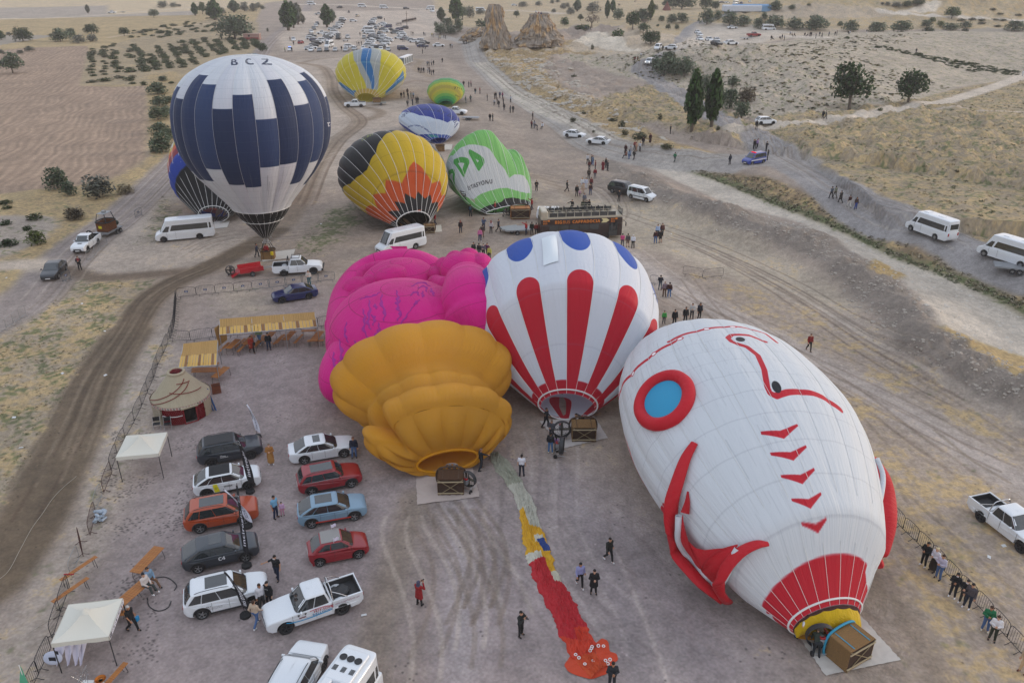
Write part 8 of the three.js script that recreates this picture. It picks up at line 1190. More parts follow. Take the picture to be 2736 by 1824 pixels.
// straw-mat awnings on poles
const matM=(()=>{const c=canvas(512,256,(x,w,h)=>{x.fillStyle='#b08a4e';x.fillRect(0,0,w,h);for(let k=0;k < 700;k++){x.globalAlpha=0.25;x.fillStyle=rnd()< 0.5?'#8a6a38':'#d6b06c';x.fillRect(rnd()*w,0,1 + rnd()*3,h);}for(let k=0;k < 14;k++){x.globalAlpha=0.5;x.fillStyle='#6f5228';x.fillRect(k*37,0,3,h);}x.globalAlpha=1;});const t=canvasTexture(c);return new THREE.MeshStandardMaterial({map:t,roughness:0.9,side:THREE.DoubleSide,bumpMap:t,bumpScale:0.02});})();
{
const y4=(x,y,h=0)=>{const p=[380 + x / 4.48,800 + y / 4.48];return h?U(p[0],p[1],h):P(...p);};
const awning=(label,f0,f1,b0,b1,h,posts,n)=>{const o=thing('awning',label,'awning',[0,0,0]),H=(p,y)=> V(p.x,y,p.z);const f00=f0.clone().setY(0);o.position.copy(f00);const L=(p)=> p.clone().sub(f00);
part('straw_mat',sheet(40,8,(u,v)=>{const a=H(f0,h - 0.25).lerp(H(f1,h - 0.25),u),b=H(b0,h + 0.1).lerp(H(b1,h + 0.1),u),p=a.lerp(b,0.45 + v*0.55);p.y -=0.06*Math.sin(Math.PI*v);return L(p);},(u,v)=>[u*n,v]),matM,o);
for(let k=0;k < n*7;k++){const u0=k /(n*7),u1=(k + 0.86)/(n*7);part('slat',sheet(1,3,(u,v)=>{const w=lerp(u0,u1,u),a=H(f0,h - 0.3 - 0.05*(k % 2)).lerp(H(f1,h - 0.3 - 0.05*(k % 2)),w),b=H(b0,h + 0.1).lerp(H(b1,h + 0.1),w),p=a.lerp(b,v*0.46);p.y +=0.02 + 0.02*(k % 3);return L(p);}),k % 5===2?std('#8a6238',0.8):std('#cfa759',0.8),o);}
for(let k=0;k <=posts;k++){const t=k / posts,a=f0.clone().lerp(f1,t),b=b0.clone().lerp(b1,t);part('post',bar(L(H(a,0)),L(H(a,h - 0.28)),0.035),M.steel,o);part('post',bar(L(H(b,0)),L(H(b,h + 0.08)),0.035),M.steel,o);part('rafter',bar(L(H(a,h - 0.3)),L(H(b,h + 0.04)),0.03),M.steel,o);}
part('beam',[bar(L(H(f0,h - 0.32)),L(H(f1,h - 0.32)),0.035),bar(L(H(b0,h + 0.04)),L(H(b1,h + 0.04)),0.035)],M.steel,o);return o;};
const hh=2.3;awning('long straw mat awning on poles over wooden benches',y4(915,385,hh),y4(2090,290,hh),y4(922,245,hh),y4(2060,160,hh),hh,3,4);
awning('short straw mat awning beside the round felt tent',y4(425,775,hh),y4(880,745,hh),y4(490,540,hh),y4(900,495,hh),hh,1,2);
const mat=thing('straw_screen','upright straw screen hanging at the left end of the long awning','screen',y4(965,560),1.35);part('straw_mat',sheet(4,6,(u,v)=> V(u*1.6 - 0.8,0.3 + 1.9*v,0.05*Math.sin(v*5)),(u,v)=>[u,v]),matM,mat);
// trestle tables and benches
const bench=(p,dir,L,W,H,label,group,name='bench')=>{const o=thing(name,label,name==='table'?'table':'bench',p,dir,group),n=Math.max(1,Math.round(W / 0.17));for(let k=0;k < n;k++)part('plank',rbox(L,0.035,W / n - 0.012,0.008,0,H,-W / 2 +(k + 0.5)*(W / n)),woodM,o);for(const s of[1,-1])part('leg',[tube([[s*L*0.4,H - 0.02,-W / 2 + 0.04],[s*L*0.42,0.02,-W / 2 + 0.02],[s*L*0.42,0.02,W / 2 - 0.02],[s*L*0.4,H - 0.02,W / 2 - 0.04]],0.016,20,5)],M.dark,o);return o;};
[[1100,560],[1290,510],[1525,470],[1770,460]].forEach(([x,y],i)=>{const p=y4(x,y + 55),a=1.42;bench(p,a,2.0,0.62,0.74,['wooden table under the long awning, leftmost of four','wooden table under the long awning, second from left','wooden table under the long awning, third from left','wooden table under the long awning, fourth from left'][i],null,'table');for(const s of[1,-1])bench(p.clone().add(V(s*0.85,0,0.1)),a,2.0,0.25,0.45,'narrow wooden bench beside a table under the long awning','benches under the long awning');});
bench(y4(2100,520),1.45,2.2,0.7,0.74,'orange table at the right end of the long awning',null,'table');bench(y4(2000,440),0.1,1.4,0.4,0.6,'orange bench against the orange table, far side',null);bench(y4(2080,560),0.1,1.5,0.4,0.6,'orange bench against the orange table, near side',null);
bench(y4(950,960),1.35,2.0,0.68,0.74,'wooden table right of the round felt tent',null,'table');[[760,840,'under the short awning, farthest'],[770,900,'under the short awning, middle'],[770,930,'under the short awning, nearest']].forEach(([x,y,t])=> bench(y4(x,y),0.05,2.4,0.4,0.6,`dark wooden bench ${t}`,null));
const crate=thing('crate','reddish wooden crate right of the felt tent','crate',y4(890,1110),0.4);for(let k=0;k < 4;k++)for(const[x,z,w,d]of[[0,0.3,0.7,0.03],[0,-0.3,0.7,0.03],[0.34,0,0.03,0.6],[-0.34,0,0.03,0.6]])part('plank',box(w,0.15,d,x,0.1 + k*0.17,z),std('#7a4630',0.8),crate);
const tb=(c,r,x,y,a,L,W,H,l,n)=> bench(PG(c,r,x,y),a,L,W,H,l,null,n);tb(0,3,1372,525,1.34,2.3,0.72,0.74,'wooden table standing alone left of the show cars','table');tb(0,3,1218,850,1.2,2.4,0.74,0.74,'wooden table where two people sit beside the nearer canopy','table');tb(0,3,1165,880,1.2,2.2,0.26,0.45,'narrow bench along the table beside the nearer canopy','bench');tb(0,3,745,600,1.08,2.3,0.28,0.7,'long narrow table by the barriers, upper one','table');tb(0,3,670,800,1.08,2.2,0.28,0.7,'long narrow table by the barriers, lower one','table');tb(0,3,1045,1590,1.3,2.0,0.3,0.5,'bench cut by the bottom edge below the nearer canopy','bench');tb(0,3,1125,985,0.15,0.9,0.4,0.45,'short bench end under the nearer canopy','bench');
person(PG(0,3,1340,770).add(V(0.05,0.28,-0.1)),70,'sit','#cfc6c0','#3f4543',BLK,'person in white hooded top sitting on the table edge',{shoes:'#dcdcdc'});person(PG(0,3,1355,700).add(V(0.1,0.05,-0.2)),60,'sit','#7f9cb4','#7a5c46',HBR,'person in blue patterned shirt sitting at the table corner');
// pop-up canopies
const canopy=(label,base,turn,W,H,logo)=>{const o=thing('pop_up_canopy',label,'canopy',base,turn),cl=std('#d6d3c6',0.85,{side:THREE.DoubleSide}),h=W / 2;
for(let k=0;k < 4;k++)part('roof_panel',sheet(14,10,(u,v)=>{const a=V(-h,H,h).applyAxisAngle(V(0,1,0),(k*Math.PI)/ 2),b=V(h,H,h).applyAxisAngle(V(0,1,0),(k*Math.PI)/ 2),p=a.lerp(b,u).lerp(V(0,H + 0.72,0),v),e=Math.sin(Math.PI*u)*(1 - v);p.y -=0.10*e*(0.3 + v)+ 0.22*Math.sin(Math.PI*v)*0.8;return p;}),cl,o);
for(let k=0;k < 4;k++)part('valance',sheet(14,2,(u,v)=> V(lerp(-h,h,u),H - 0.26*(1 - v)- 0.015*Math.sin(u*18)*(1 - v),h + 0.01).applyAxisAngle(V(0,1,0),(k*Math.PI)/ 2)),cl,o);for(const[x,z]of[[1,1],[1,-1],[-1,1],[-1,-1]])part('leg',bar([x*(h - 0.03),0,z*(h - 0.03)],[x*(h - 0.03),H,z*(h - 0.03)],0.028,6),M.dark,o);part('peak_cap',new THREE.ConeGeometry(0.28,0.3,4,1,true).rotateY(Math.PI / 4).translate(0,H + 0.68,0),cl,o);
if(logo){const c=canvas(512,64,(x,w,hh2)=>{x.fillStyle='#dedde4';x.fillRect(0,0,w,hh2);x.fillStyle='#26262e';x.fillRect(8,6,60,52);x.strokeStyle='#dedde4';x.lineWidth=5;x.beginPath();x.moveTo(24,14);x.lineTo(28,50);x.moveTo(52,14);x.lineTo(48,50);x.moveTo(26,32);x.lineTo(50,32);x.stroke();x.strokeStyle='#26262e';for(let k=0;k < 9;k++){x.beginPath();x.arc(100 + k*46,32,14,0,7);x.stroke();x.fillStyle='#26262e';if(k % 2)x.fillRect(92 + k*46,22,16,20);}});part('logo_strip',sheet(6,1,(u,v)=> V(h + 0.03,H - 0.25 + 0.24*v,lerp(h - 0.05,-h + 0.05,u))),new THREE.MeshStandardMaterial({map:canvasTexture(c),roughness:0.8}),o);}return o;};
const mid=(l,h)=>{const p=l.map((k)=> U(...k,h));return p.reduce((a,b)=> a.add(b),V(0,0,0)).multiplyScalar(1 / p.length);};
const k1=[[1155,860],[1522,830],[1450,1030],[1072,1065]].map((k)=> q(0,2,...k)),k2=[[620,850],[1115,790],[1005,1140],[465,1205]].map((k)=> q(0,3,...k));
for(const[k,l,lg]of[[k1,'plain white pop-up canopy, farther of two, left of the show cars',0],[k2,'white pop-up canopy with logo edge, nearer of two',1]]){const H=2.05,A=k.map((p)=> U(...p,H)),c=mid(k,H),d=A[1].clone().sub(A[0]).add(A[2].clone().sub(A[3])),W=(A[0].distanceTo(A[1])+ A[1].distanceTo(A[2])+ A[2].distanceTo(A[3])+ A[3].distanceTo(A[0]))/ 4;canopy(l,[c.x,height(c.x,c.z),c.z],Math.atan2(-d.z,d.x),W,H,lg);}
}
{
const flag=(label,base,tip,cloth,letters,ink,wide=0.62)=>{const b=P(...base),o=thing('feather_flag',label,'flag',b),H=(()=>{let h=4;for(let k=0;k < 30;k++){const y=proj(V(b.x,b.y + h,b.z))[1];h +=(y - tip[1])*0.012;}return clamp(h,2.5,5.2);})(),tp=U(tip[0],tip[1],b.y + H).sub(b).setY(0);tp.clampLength(0,1.1);
part('base',[new THREE.CylinderGeometry(0.3,0.32,0.14,8).translate(0,0.08,0)],M.rubber,o);const at=(t)=> V(tp.x*t*t,H*t,tp.z*t*t);part('pole',tube([0,0.25,0.5,0.75,1].map((t)=> at(t).toArray()),0.018,24,5),M.plastic,o);
const c=canvas(160,1024,(x,w,h)=>{x.fillStyle=cloth;x.fillRect(0,0,w,h);x.fillStyle=ink;x.save();x.translate(w*0.30,h*0.9);x.rotate(-Math.PI / 2);x.font='bold 84px sans-serif';const m=x.measureText(letters).width;x.scale((h*0.55)/ m,1);x.fillText(letters,0,58);x.restore();x.strokeStyle=ink;x.lineWidth=10;x.strokeRect(w*0.25,h*0.14,w*0.5,h*0.08);});
part('cloth',sheet(6,26,(u,v)=>{const p=at(lerp(0.22,0.985,v)),w=wide*Math.pow(Math.sin(Math.PI*clamp(1.02 - v,0.02,0.98)*0.52 + 0.02),0.5);return p.add(V(-0.05 + u*w*0.9,-0.12*u*(1 - v),u*w*0.4 + 0.06*Math.sin(v*7 + u*3)));},(u,v)=>[u,v]),new THREE.MeshStandardMaterial({map:canvasTexture(c),roughness:0.8,side:THREE.DoubleSide}),o);};
flag('black and white feather flag beside the white compact SUV',q(0,2,2298,1385),q(0,2,2150,835),'#17171c','inciroglu','#dcdce2');flag('white feather flag with dark lettering before the burnt orange SUV',q(0,3,2275,135),q(0,2,2025,1355),'#d9d9e4','SUZUKI MOTOR','#2e3a5c');flag('slim black feather flag before the dark grey coupe SUV',q(0,3,2265,497),q(0,2,2175,1290),'#15151b','inciroglu','#c9c9d2',0.4);flag('black feather flag with white letters before the nearest white SUV',q(0,3,2253,955),q(0,3,2052,538),'#15151b','inci OTOMOTİV','#e0e0e6');flag('white feather flag behind the dark grey SUV',q(1,2,12,880),q(0,2,2262,570),'#d8d8e2','inciroglu','#55586a',0.45);
}
{
const cloth=(label,pts,c='#b9aea6')=>{const g=pts.map((p)=> P(...p)),o=thing('ground_cloth',label,'ground cloth',[g[0].x,0,g[0].z]);part('cloth',sheet(44,44,(u,v)=>{const p=g[0].clone().lerp(g[1],u).lerp(g[3].clone().lerp(g[2],u),v),n=N2(p.x*0.9,p.z*0.9),e=0.04*N2(p.x*2,p.z*3 + 9);p.x +=e;p.y=height(p.x,p.z)+ 0.035 + 0.035*Math.abs(n)+ 0.022*Math.abs(N2(p.x*3.1 + 5,p.z*2.3));return p.sub(o.position);}),std(c,0.85,{side:THREE.DoubleSide}),o);};
const w=(c,r,l)=> l.map((p)=> q(c,r,...p));
cloth('pale ground cloth before the orange cushion balloon',w(1,2,[[1465,1205],[1985,1155],[2055,1430],[1480,1502]]),'#b5a69d');cloth('pale ground cloth before the striped balloon',w(2,2,[[250,738],[755,690],[882,890],[480,985]]),'#c2bab4');cloth('pale ground cloth under the fish balloon basket',w(3,3,[[300,1170],[850,955],[1222,1362],[530,1507]]),'#c3bdb4');cloth('pale ground cloth under the upright balloon basket',w(1,1,[[30,765],[360,722],[335,800],[60,838]]),'#cbc5bb');cloth('small pale cloth by the black and yellow balloon basket',w(1,1,[[1625,510],[1700,498],[1708,562],[1640,568]]),'#cfc8b8');cloth('pale cloth beside the basket of the blue and white balloon',w(1,0,[[1725,1328],[1805,1328],[1795,1378],[1722,1378]]),'#c4bcae');cloth('white cloth strip behind the minibus at the chequered balloon',w(0,1,[[1965,465],[2112,460],[2085,522],[1960,535]]),'#c6c0b8');
// wicker basket standing upright or tipped on its side (its floor towards dirOpen + 180)
const basket=(label,pos,turn,tipped,W=1.5,D=1.15,H=1.1,opt={})=>{const o=thing('balloon_basket',label,'basket',pos,turn),in2=new THREE.Group();o.rotation.order='YXZ';const wk=opt.mat??wickerM,rimM=opt.rim??std('#4a3524',0.8);const add=(n,g,m)=>{if(tipped)g.rotateX(-Math.PI / 2).translate(0,D / 2,H / 2);return part(n,g,m,o);};
for(const s of[1,-1]){add('wicker_wall',rbox(W,H,0.06,0.03,0,H / 2,(s*D)/ 2),wk);add('wicker_wall',rbox(0.06,H,D,0.03,(s*W)/ 2,H / 2,0),wk);}add('floor',rbox(W,0.05,D,0.02,0,0.04,0),std('#3a281c',0.9));for(const z of[-0.36,0.36])add('skid',rbox(W*1.02,0.07,0.08,0.02,0,-0.03,z*D),std('#a99a7c',0.8));add('cross_brace',merge([bar([-W / 2,-0.03,-D / 2],[W / 2,-0.03,D / 2],0.025),bar([-W / 2,-0.03,D / 2],[W / 2,-0.03,-D / 2],0.025)]),std('#8a7a5c',0.8));add('padded_rim',merge([tube([[-W / 2,H,-D / 2],[W / 2,H,-D / 2],[W / 2,H,D / 2],[-W / 2,H,D / 2]],0.07,60,8,true)]),rimM);add('divider',box(0.05,H*0.85,D,0,H*0.45,0),wk);for(const x of[-0.62,0.62])add('corner_strap',rbox(0.06,H*0.9,0.02,0.008,x*W*0.5,H / 2,D / 2 + 0.035),rimM);
if(opt.frame !==0){const fc=opt.frameM??M.dark;for(const[x,z]of[[1,1],[1,-1],[-1,1],[-1,-1]])add('upright',bar([x*W*0.46,H,z*D*0.44],[x*0.32,H + 0.95,z*0.28],opt.fr??0.035,7),fc);add('burner_frame',merge([tube([[-0.36,H + 0.97,-0.32],[0.36,H + 0.97,-0.32],[0.36,H + 0.97,0.32],[-0.36,H + 0.97,0.32]],0.03,40,5,true)]),M.steel);for(const x of[-0.16,0.16])add('burner',merge([new THREE.CylinderGeometry(0.11,0.13,0.3,14,1,true).translate(x,H + 1.15,0),new THREE.TorusGeometry(0.11,0.018,5,16).rotateX(Math.PI / 2).translate(x,H + 1.3,0),new THREE.CylinderGeometry(0.04,0.04,0.2,8).translate(x,H + 0.95,0)]),M.steel);}return o;};
// tipped baskets lie with their floor towards +z of their own axes after the turn
const bp=(c,r,x,y)=> PG(c,r,x,y);const tip=(label,c,r,x,y,turn,W,D,H,opt)=> basket(label,bp(c,r,x,y).add(V(0,0.05,0)).addScaledVector(V(Math.sin(turn),0,Math.cos(turn)),-H),turn,true,W,D,H,opt);
const dk=new THREE.MeshStandardMaterial({map:wickerM.map,color:'#8f7a68',roughness:0.85});
{const b=tip('dark wicker basket tipped on its side before the orange cushion balloon',1,2,1785,1470,0.02,1.7,1.25,1.25,{mat:dk});}tip('wicker basket tipped on its side before the striped balloon',2,2,668,968,0.0,1.75,1.2,1.25,{});tip('big wicker basket with blue rim and red struts tipped at the fish balloon',3,3,935,1500,0.52,1.85,1.35,1.35,{rim:std('#2a8aa8',0.7),frameM:std('#8e1420',0.6),fr:0.055});
const up=basket('wicker basket upright under the tall navy and white balloon',envs.bczBase,0.1,false,1.5,1.1,1.1,{});person(envs.bczBase.clone().add(V(-0.15,0.12,0)),10,'stand','#8c1a20',DK,HB,'pilot in red standing in the basket of the upright balloon');part('yellow_bag',rbox(0.35,0.5,0.25,0.1,0.6,0.85,0.68,3),std('#cdb414',0.7),up);
tip('wicker basket behind the roof end of the middle minibus',1,1,1592,588,0.1,1.4,1.0,1.0,{});basket('plain wicker basket on the ground before the blue and white balloon',bp(1,0,1692,1385),0.2,false,1.5,1.1,1.1,{frame:0});tip('large wooden sided basket tipped before the green and white balloon',2,1,80,462,0.05,2.6,1.5,1.4,{mat:woodM,frame:0});
// inflation fans
const fan=(label,pos,turn,R=0.62)=>{const o=thing('inflation_fan',label,'fan',pos,turn),y=R + 0.28;part('cage',[new THREE.TorusGeometry(R,0.03,6,36).translate(0,y,0.12),new THREE.TorusGeometry(R,0.03,6,36).translate(0,y,-0.12),...[0.3,0.55,0.8].map((k)=> new THREE.TorusGeometry(R*k,0.008,4,30).translate(0,y,0.13)),...Array.from({length:16},(_,k)=> bar([0,y,0.14],[R*Math.cos(k*0.3927),y + R*Math.sin(k*0.3927),0.12],0.007,3))],M.dark,o);part('shroud',new THREE.CylinderGeometry(R + 0.02,R + 0.02,0.22,36,1,true).rotateX(Math.PI / 2).translate(0,y,0),M.dark,o);for(let k=0;k < 4;k++)part('blade',sheet(4,6,(u,v)=> V((u - 0.5)*0.16,v*R*0.92,(u - 0.5)*0.1)).rotateZ(k*1.5708).translate(0,y,0),std('#5a5448',0.6,{side:THREE.DoubleSide}),o);part('engine',[rbox(0.32,0.34,0.3,0.05,0,y - 0.05,-0.3),rbox(0.22,0.14,0.2,0.04,0.02,y + 0.18,-0.3)],std('#8d8f92',0.5,{metalness:0.4}),o);part('fuel_tank',rbox(0.3,0.1,0.2,0.04,0,y + 0.2,-0.34),std('#9c1c1c',0.5),o);part('chassis',[bar([-0.35,0.2,-0.45],[-0.35,y - R*0.7,0],0.022),bar([0.35,0.2,-0.45],[0.35,y - R*0.7,0],0.022),bar([-0.35,0.2,-0.45],[-0.35,0.2,0.3],0.022),bar([0.35,0.2,-0.45],[0.35,0.2,0.3],0.022),bar([-0.35,0.2,-0.45],[0.35,0.2,-0.45],0.022)],M.steel,o);const t=tyreGeo(0.15,0.1);for(const x of[-0.42,0.42]){const w2=part('wheel',t,M.rubber,o);w2.rotation.y=Math.PI / 2;w2.position.set(x,0.15,-0.4);}return o;};
fan('round caged fan on the cloth beside the dark basket',bp(1,2,1955,1355),2.6,0.55);fan('large caged fan on the cloth of the striped balloon',bp(2,2,455,905),0.1,0.66);fan('caged fan seen edge on below the striped balloon',bp(2,2,455,1050),1.4,0.62);fan('large caged fan behind the crew man at the fish balloon',bp(3,3,455,1265),3.1,0.72);fan('small caged fan standing left of the red trailer',bp(0,1,2122,972),0,0.5);fan('caged fan beside the wooden sided basket',P(1150 + 1185 / 5.807,330 + 1450 / 5.807),0.3,0.5);
// cables from mouths to burners
const cable=(label,list)=>{const a=V(...list[0]),o=thing('rigging_wire',label,'wire',a);for(const[p,r]of list[1])part('wire',bar(p.clone().sub(a),r.clone().sub(a),0.008,3),M.dark,o);};
}
{
const path=[[1318,1212],[1345,1250],[1380,1300],[1405,1350],[1418,1400],[1430,1450],[1445,1500],[1462,1550],[1490,1600],[1515,1650],[1540,1700],[1560,1740],[1580,1775],[1605,1798]].map((p)=> P(...p)),wid=[0.8,1.2,1.15,1.1,1.05,1.2,1.35,1.5,1.5,1.6,1.6,1.6,1.55,1.25],c=new THREE.CatmullRomCurve3(path),o=thing('deflated_envelope','long deflated balloon cloth lying in grey, yellow, red and orange folds','balloon cloth',[path[0].x,0,path[0].z]);
const NV=420,NU=44,pt=(u,v,lift=0)=>{const p=c.getPointAt(v),T=c.getTangentAt(v),s=V(-T.z,0,T.x),f=v*(wid.length - 1),i=Math.min(wid.length - 2,f|0),w=lerp(wid[i],wid[i + 1],f - i)*(1 + 0.16*N2(v*15,u > 0.5?3:8)+ 0.05*N2(v*60,u > 0.5?1:6)),x=(u - 0.5)*2,L=v*22,ridge=0.5 + 0.5*Math.sin(u*22 + 2.5*N2(L*0.5,u*1.5)+ 1.2*N2(L*1.6,u*4)),dome=Math.sqrt(Math.max(0,1 - x*x)),bulk=0.14 + 0.20*sstep(0.5,0.75,v);p.addScaledVector(s,x*w*0.5*(1 + 0.06*N2(L*2,u*9)));p.y=height(p.x,p.z)+ 0.02 + dome*(bulk*(0.5 + 0.22*N2(L*0.8,u*2.2))+ 0.12*Math.pow(1 - Math.abs(N2(L*0.55 + 3,u*7)),3)+ 0.13*Math.pow(1 - Math.abs(N2(L*1.3,u*13)),3)+ 0.06*ridge)+ lift;p.y=Math.max(p.y,height(p.x,p.z)+ 0.015);return p.sub(o.position);};
const cv=canvas(256,2048,(x,w,h)=>{const Y=(v)=>(1 - v)*h;x.fillStyle='#9a9a88';x.fillRect(0,Y(0.40),w,h);x.fillStyle='#b8b5a6';x.fillRect(0,Y(0.45),w,Y(0.2)- Y(0.45));x.fillStyle='#cf9d1c';x.beginPath();x.moveTo(0,Y(0.44));x.lineTo(w*0.62,Y(0.42));x.lineTo(w*0.72,Y(0.33));x.lineTo(w,Y(0.34));x.lineTo(w,Y(0.545));x.lineTo(w*0.4,Y(0.6));x.lineTo(w*0.36,Y(0.66));x.lineTo(0,Y(0.64));x.fill();x.fillStyle='#c9c3b2';x.fillRect(w*0.1,Y(0.5),w*0.4,Y(0.47)- Y(0.5));x.fillStyle='#24407f';x.beginPath();x.moveTo(w*0.08,Y(0.48));x.lineTo(w*0.42,Y(0.49));x.lineTo(w*0.3,Y(0.545));x.lineTo(0,Y(0.54));x.fill();x.fillStyle='#c4c0b0';x.beginPath();x.moveTo(w*0.4,Y(0.54));x.lineTo(w,Y(0.545));x.lineTo(w,Y(0.6));x.lineTo(w*0.4,Y(0.58));x.fill();x.fillStyle='#b31c26';x.beginPath();x.moveTo(w*0.35,Y(0.565));x.lineTo(w,Y(0.585));x.lineTo(w,0);x.lineTo(0,0);x.lineTo(0,Y(0.68));x.lineTo(w*0.3,Y(0.64));x.fill();x.fillStyle='#c2bda8';x.fillRect(0,Y(0.68),w*0.3,Y(0.635)- Y(0.68));x.fillStyle='#c7381c';x.beginPath();x.moveTo(0,Y(0.86));x.lineTo(w*0.5,Y(0.85));x.lineTo(w*0.6,Y(0.9));x.lineTo(w,Y(0.86));x.lineTo(w,0);x.lineTo(0,0);x.fill();x.fillStyle='#c44a1e';x.fillRect(0,0,w,Y(0.945));x.globalAlpha=0.5;x.fillStyle='#4a3a2a';x.fillRect(0,Y(0.95),w*0.16,60);});
part('folds',sheet(NU,NV,(u,v)=> pt(u,v),(u,v)=>[u,v]),new THREE.MeshStandardMaterial({map:canvasTexture(cv),roughness:0.75,side:THREE.DoubleSide}),o);
// the spread end
const e=[[1512,1785],[1520,1758],[1560,1745],[1600,1712],[1618,1708],[1632,1740],[1652,1755],[1640,1775],[1612,1806],[1560,1812]].map((p)=> P(...p)),cen=P(1578,1770),ec=new THREE.CatmullRomCurve3(e,true);part('spread_end',sheet(90,18,(u,v)=>{const p=cen.clone().lerp(ec.getPoint(u),v*(1 + 0.03*Math.sin(u*60)));p.y=height(p.x,p.z)+ 0.03 +(0.22*(1 - v*v)+ 0.05*Math.abs(Math.sin(u*44))*v)*(1 - v*v*0.6)+ 0.08*N2(p.x*2,p.z*2)*(1 - v);p.y=Math.max(p.y,height(p.x,p.z)+ 0.02);return p.sub(o.position);}),std('#c2401d',0.75,{side:THREE.DoubleSide}),o);
seeded(91);for(let k=0;k < 12;k++){const p=P(1535 + 95*rnd(),1735 + 50*rnd()).sub(o.position);part('rope_ring',new THREE.TorusGeometry(0.07,0.025,6,12).rotateX(1.3 + rnd()).translate(p.x,0.3,p.z),M.tape,o);}
}
{
const trailer=(label,pos,dir,L,W,mat,opt={})=>{const o=thing('trailer',label,'trailer',pos,dir),H=0.62;part('deck',Array.from({length:6},(_,k)=> rbox(L,0.05,W / 6 - 0.02,0.01,0,H,-W / 2 +((k + 0.5)*W)/ 6)),mat,o);part('frame',[box(L,0.1,0.06,0,H - 0.08,W / 2),box(L,0.1,0.06,0,H - 0.08,-W / 2),box(0.06,0.1,W,L / 2,H - 0.08,0),box(0.06,0.1,W,-L / 2,H - 0.08,0)],opt.frameM??mat,o);part('drawbar',[bar([L / 2,H - 0.1,0.4],[L / 2 + 1.3,0.5,0],0.04),bar([L / 2,H - 0.1,-0.4],[L / 2 + 1.3,0.5,0],0.04)],M.steel,o);if(opt.sides)for(const s of[1,-1])part('side_board',box(L,0.4,0.03,0,H + 0.22,(s*W)/ 2),opt.sideM??mat,o);if(opt.ramp)part('ramp',rbox(1.1,0.05,W*0.9,0.02,0,0,0).rotateZ(opt.ramp).translate(-L / 2 - 0.45,H - 0.2,0),mat,o);const t=tyreGeo(0.3,0.2);for(const x of opt.axles??[0])for(const s of[1,-1]){const w=part('wheel',t,M.rubber,o);w.position.set(x,0.3,s*(W / 2 + 0.12));if(s < 0)w.rotation.y=Math.PI;part('rim',rimGeo(0.3,0.2,5),M.rim,w);part('mudguard',new THREE.CylinderGeometry(0.38,0.38,0.22,14,1,true,-1.1,2.2).rotateX(Math.PI / 2).translate(x,0.32,s*(W / 2 + 0.12)),mat,o);}return o;};
const redM=std('#b01a26',0.5),galv=std(lin(0.33,0.34,0.35),0.5,{metalness:0.5}),dir=(a,b)=>{const d=b.clone().sub(a);return Math.atan2(-d.z,d.x);};
{const a=PG(0,1,2200,965),b=PG(1,1,60,930);trailer('red flatbed trailer behind the off-road pickup',a.clone().lerp(b,0.5),dir(a,b),2.6,1.7,redM,{sides:1,ramp:0.5});}
{const a=PG(0,1,1040,560),b=PG(0,1,925,620),o=trailer('trailer carrying a balloon basket behind the white pickup',a.clone().lerp(b,0.35),dir(a,b),3.4,1.9,galv,{axles:[-0.9,-0.2]}),p=o.position;const bk=thing('balloon_basket','tall wicker basket with a black rim and roof rack on the trailer','basket',[p.x,p.y + 0.66,p.z],o.rotation.y);for(const s of[1,-1]){part('wicker_wall',rbox(2.0,1.2,0.07,0.03,0.2,0.6,s*0.75),new THREE.MeshStandardMaterial({map:wickerM.map,color:'#c89a70',roughness:0.85}),bk);part('wicker_wall',rbox(0.07,1.2,1.5,0.03,0.2 + s,0.6,0),new THREE.MeshStandardMaterial({map:wickerM.map,color:'#c89a70',roughness:0.85}),bk);}part('rim',tube([[-0.8,1.22,-0.75],[1.2,1.22,-0.75],[1.2,1.22,0.75],[-0.8,1.22,0.75]],0.08,60,8,true),M.black,bk);part('floor',box(2,0.05,1.5,0.2,0.05,0),M.dark,bk);for(const[x,z]of[[-0.75,0.7],[-0.75,-0.7],[1.15,0.7],[1.15,-0.7]])part('upright',bar([x,1.2,z],[x*0.75 + 0.05,2.25,z*0.75],0.05),M.dark,bk);part('roof_rack',[rbox(1.6,0.06,1.1,0.02,0.15,2.28,0),rbox(0.5,0.25,0.4,0.05,0.15,2.42,0)],galv,bk);part('sign',rbox(0.6,0.4,0.02,0.005,0.3,0.75,0.8),M.plate,bk);part('yellow_sign',rbox(0.02,0.35,0.45,0.005,1.25,0.6,0.2),std('#d8c810',0.6),bk);const cv2=thing('cargo_bag','green tarpaulin bag on the tail of the basket trailer','bag',[p.x,p.y,p.z],o.rotation.y);const sg=new THREE.SphereGeometry(0.6,18,12).scale(0.8,0.7,1.2).translate(-1.35,1.15,0);part('bag',sg,std('#22352a',0.8),cv2);}
{const a=PG(1,0,1060,965),b=PG(1,0,1200,962),o=trailer('trailer before the mouth of the yellow and blue balloon',a.clone().lerp(b,0.5),dir(b,a),3.4,1.7,galv,{axles:[-0.5]});const p=o.position,bk=thing('balloon_basket','plain wicker basket on the trailer by the yellow and blue balloon','basket',[p.x - 0.5,p.y + 0.66,p.z],0);for(const s of[1,-1]){part('wicker_wall',rbox(1.7,1.0,0.07,0.03,0,0.5,s*0.6),wickerM,bk);part('wicker_wall',rbox(0.07,1.0,1.2,0.03,s*0.85,0.5,0),wickerM,bk);}part('rim',tube([[-0.85,1.0,-0.6],[0.85,1.0,-0.6],[0.85,1.0,0.6],[-0.85,1.0,0.6]],0.07,50,6,true),std('#4a3524',0.8),bk);}
trailer('empty flatbed trailer right of the blue and white balloon',PG(1,0,1975,1100),3.0,3.6,1.7,galv,{axles:[0.2,0.8],sides:0});{const o=makeVehicle('pickup','white',{label:'white pickup half hidden behind the blue and white balloon',far:true});head(o,PG(1,0,1835,1050),rad(-12));}
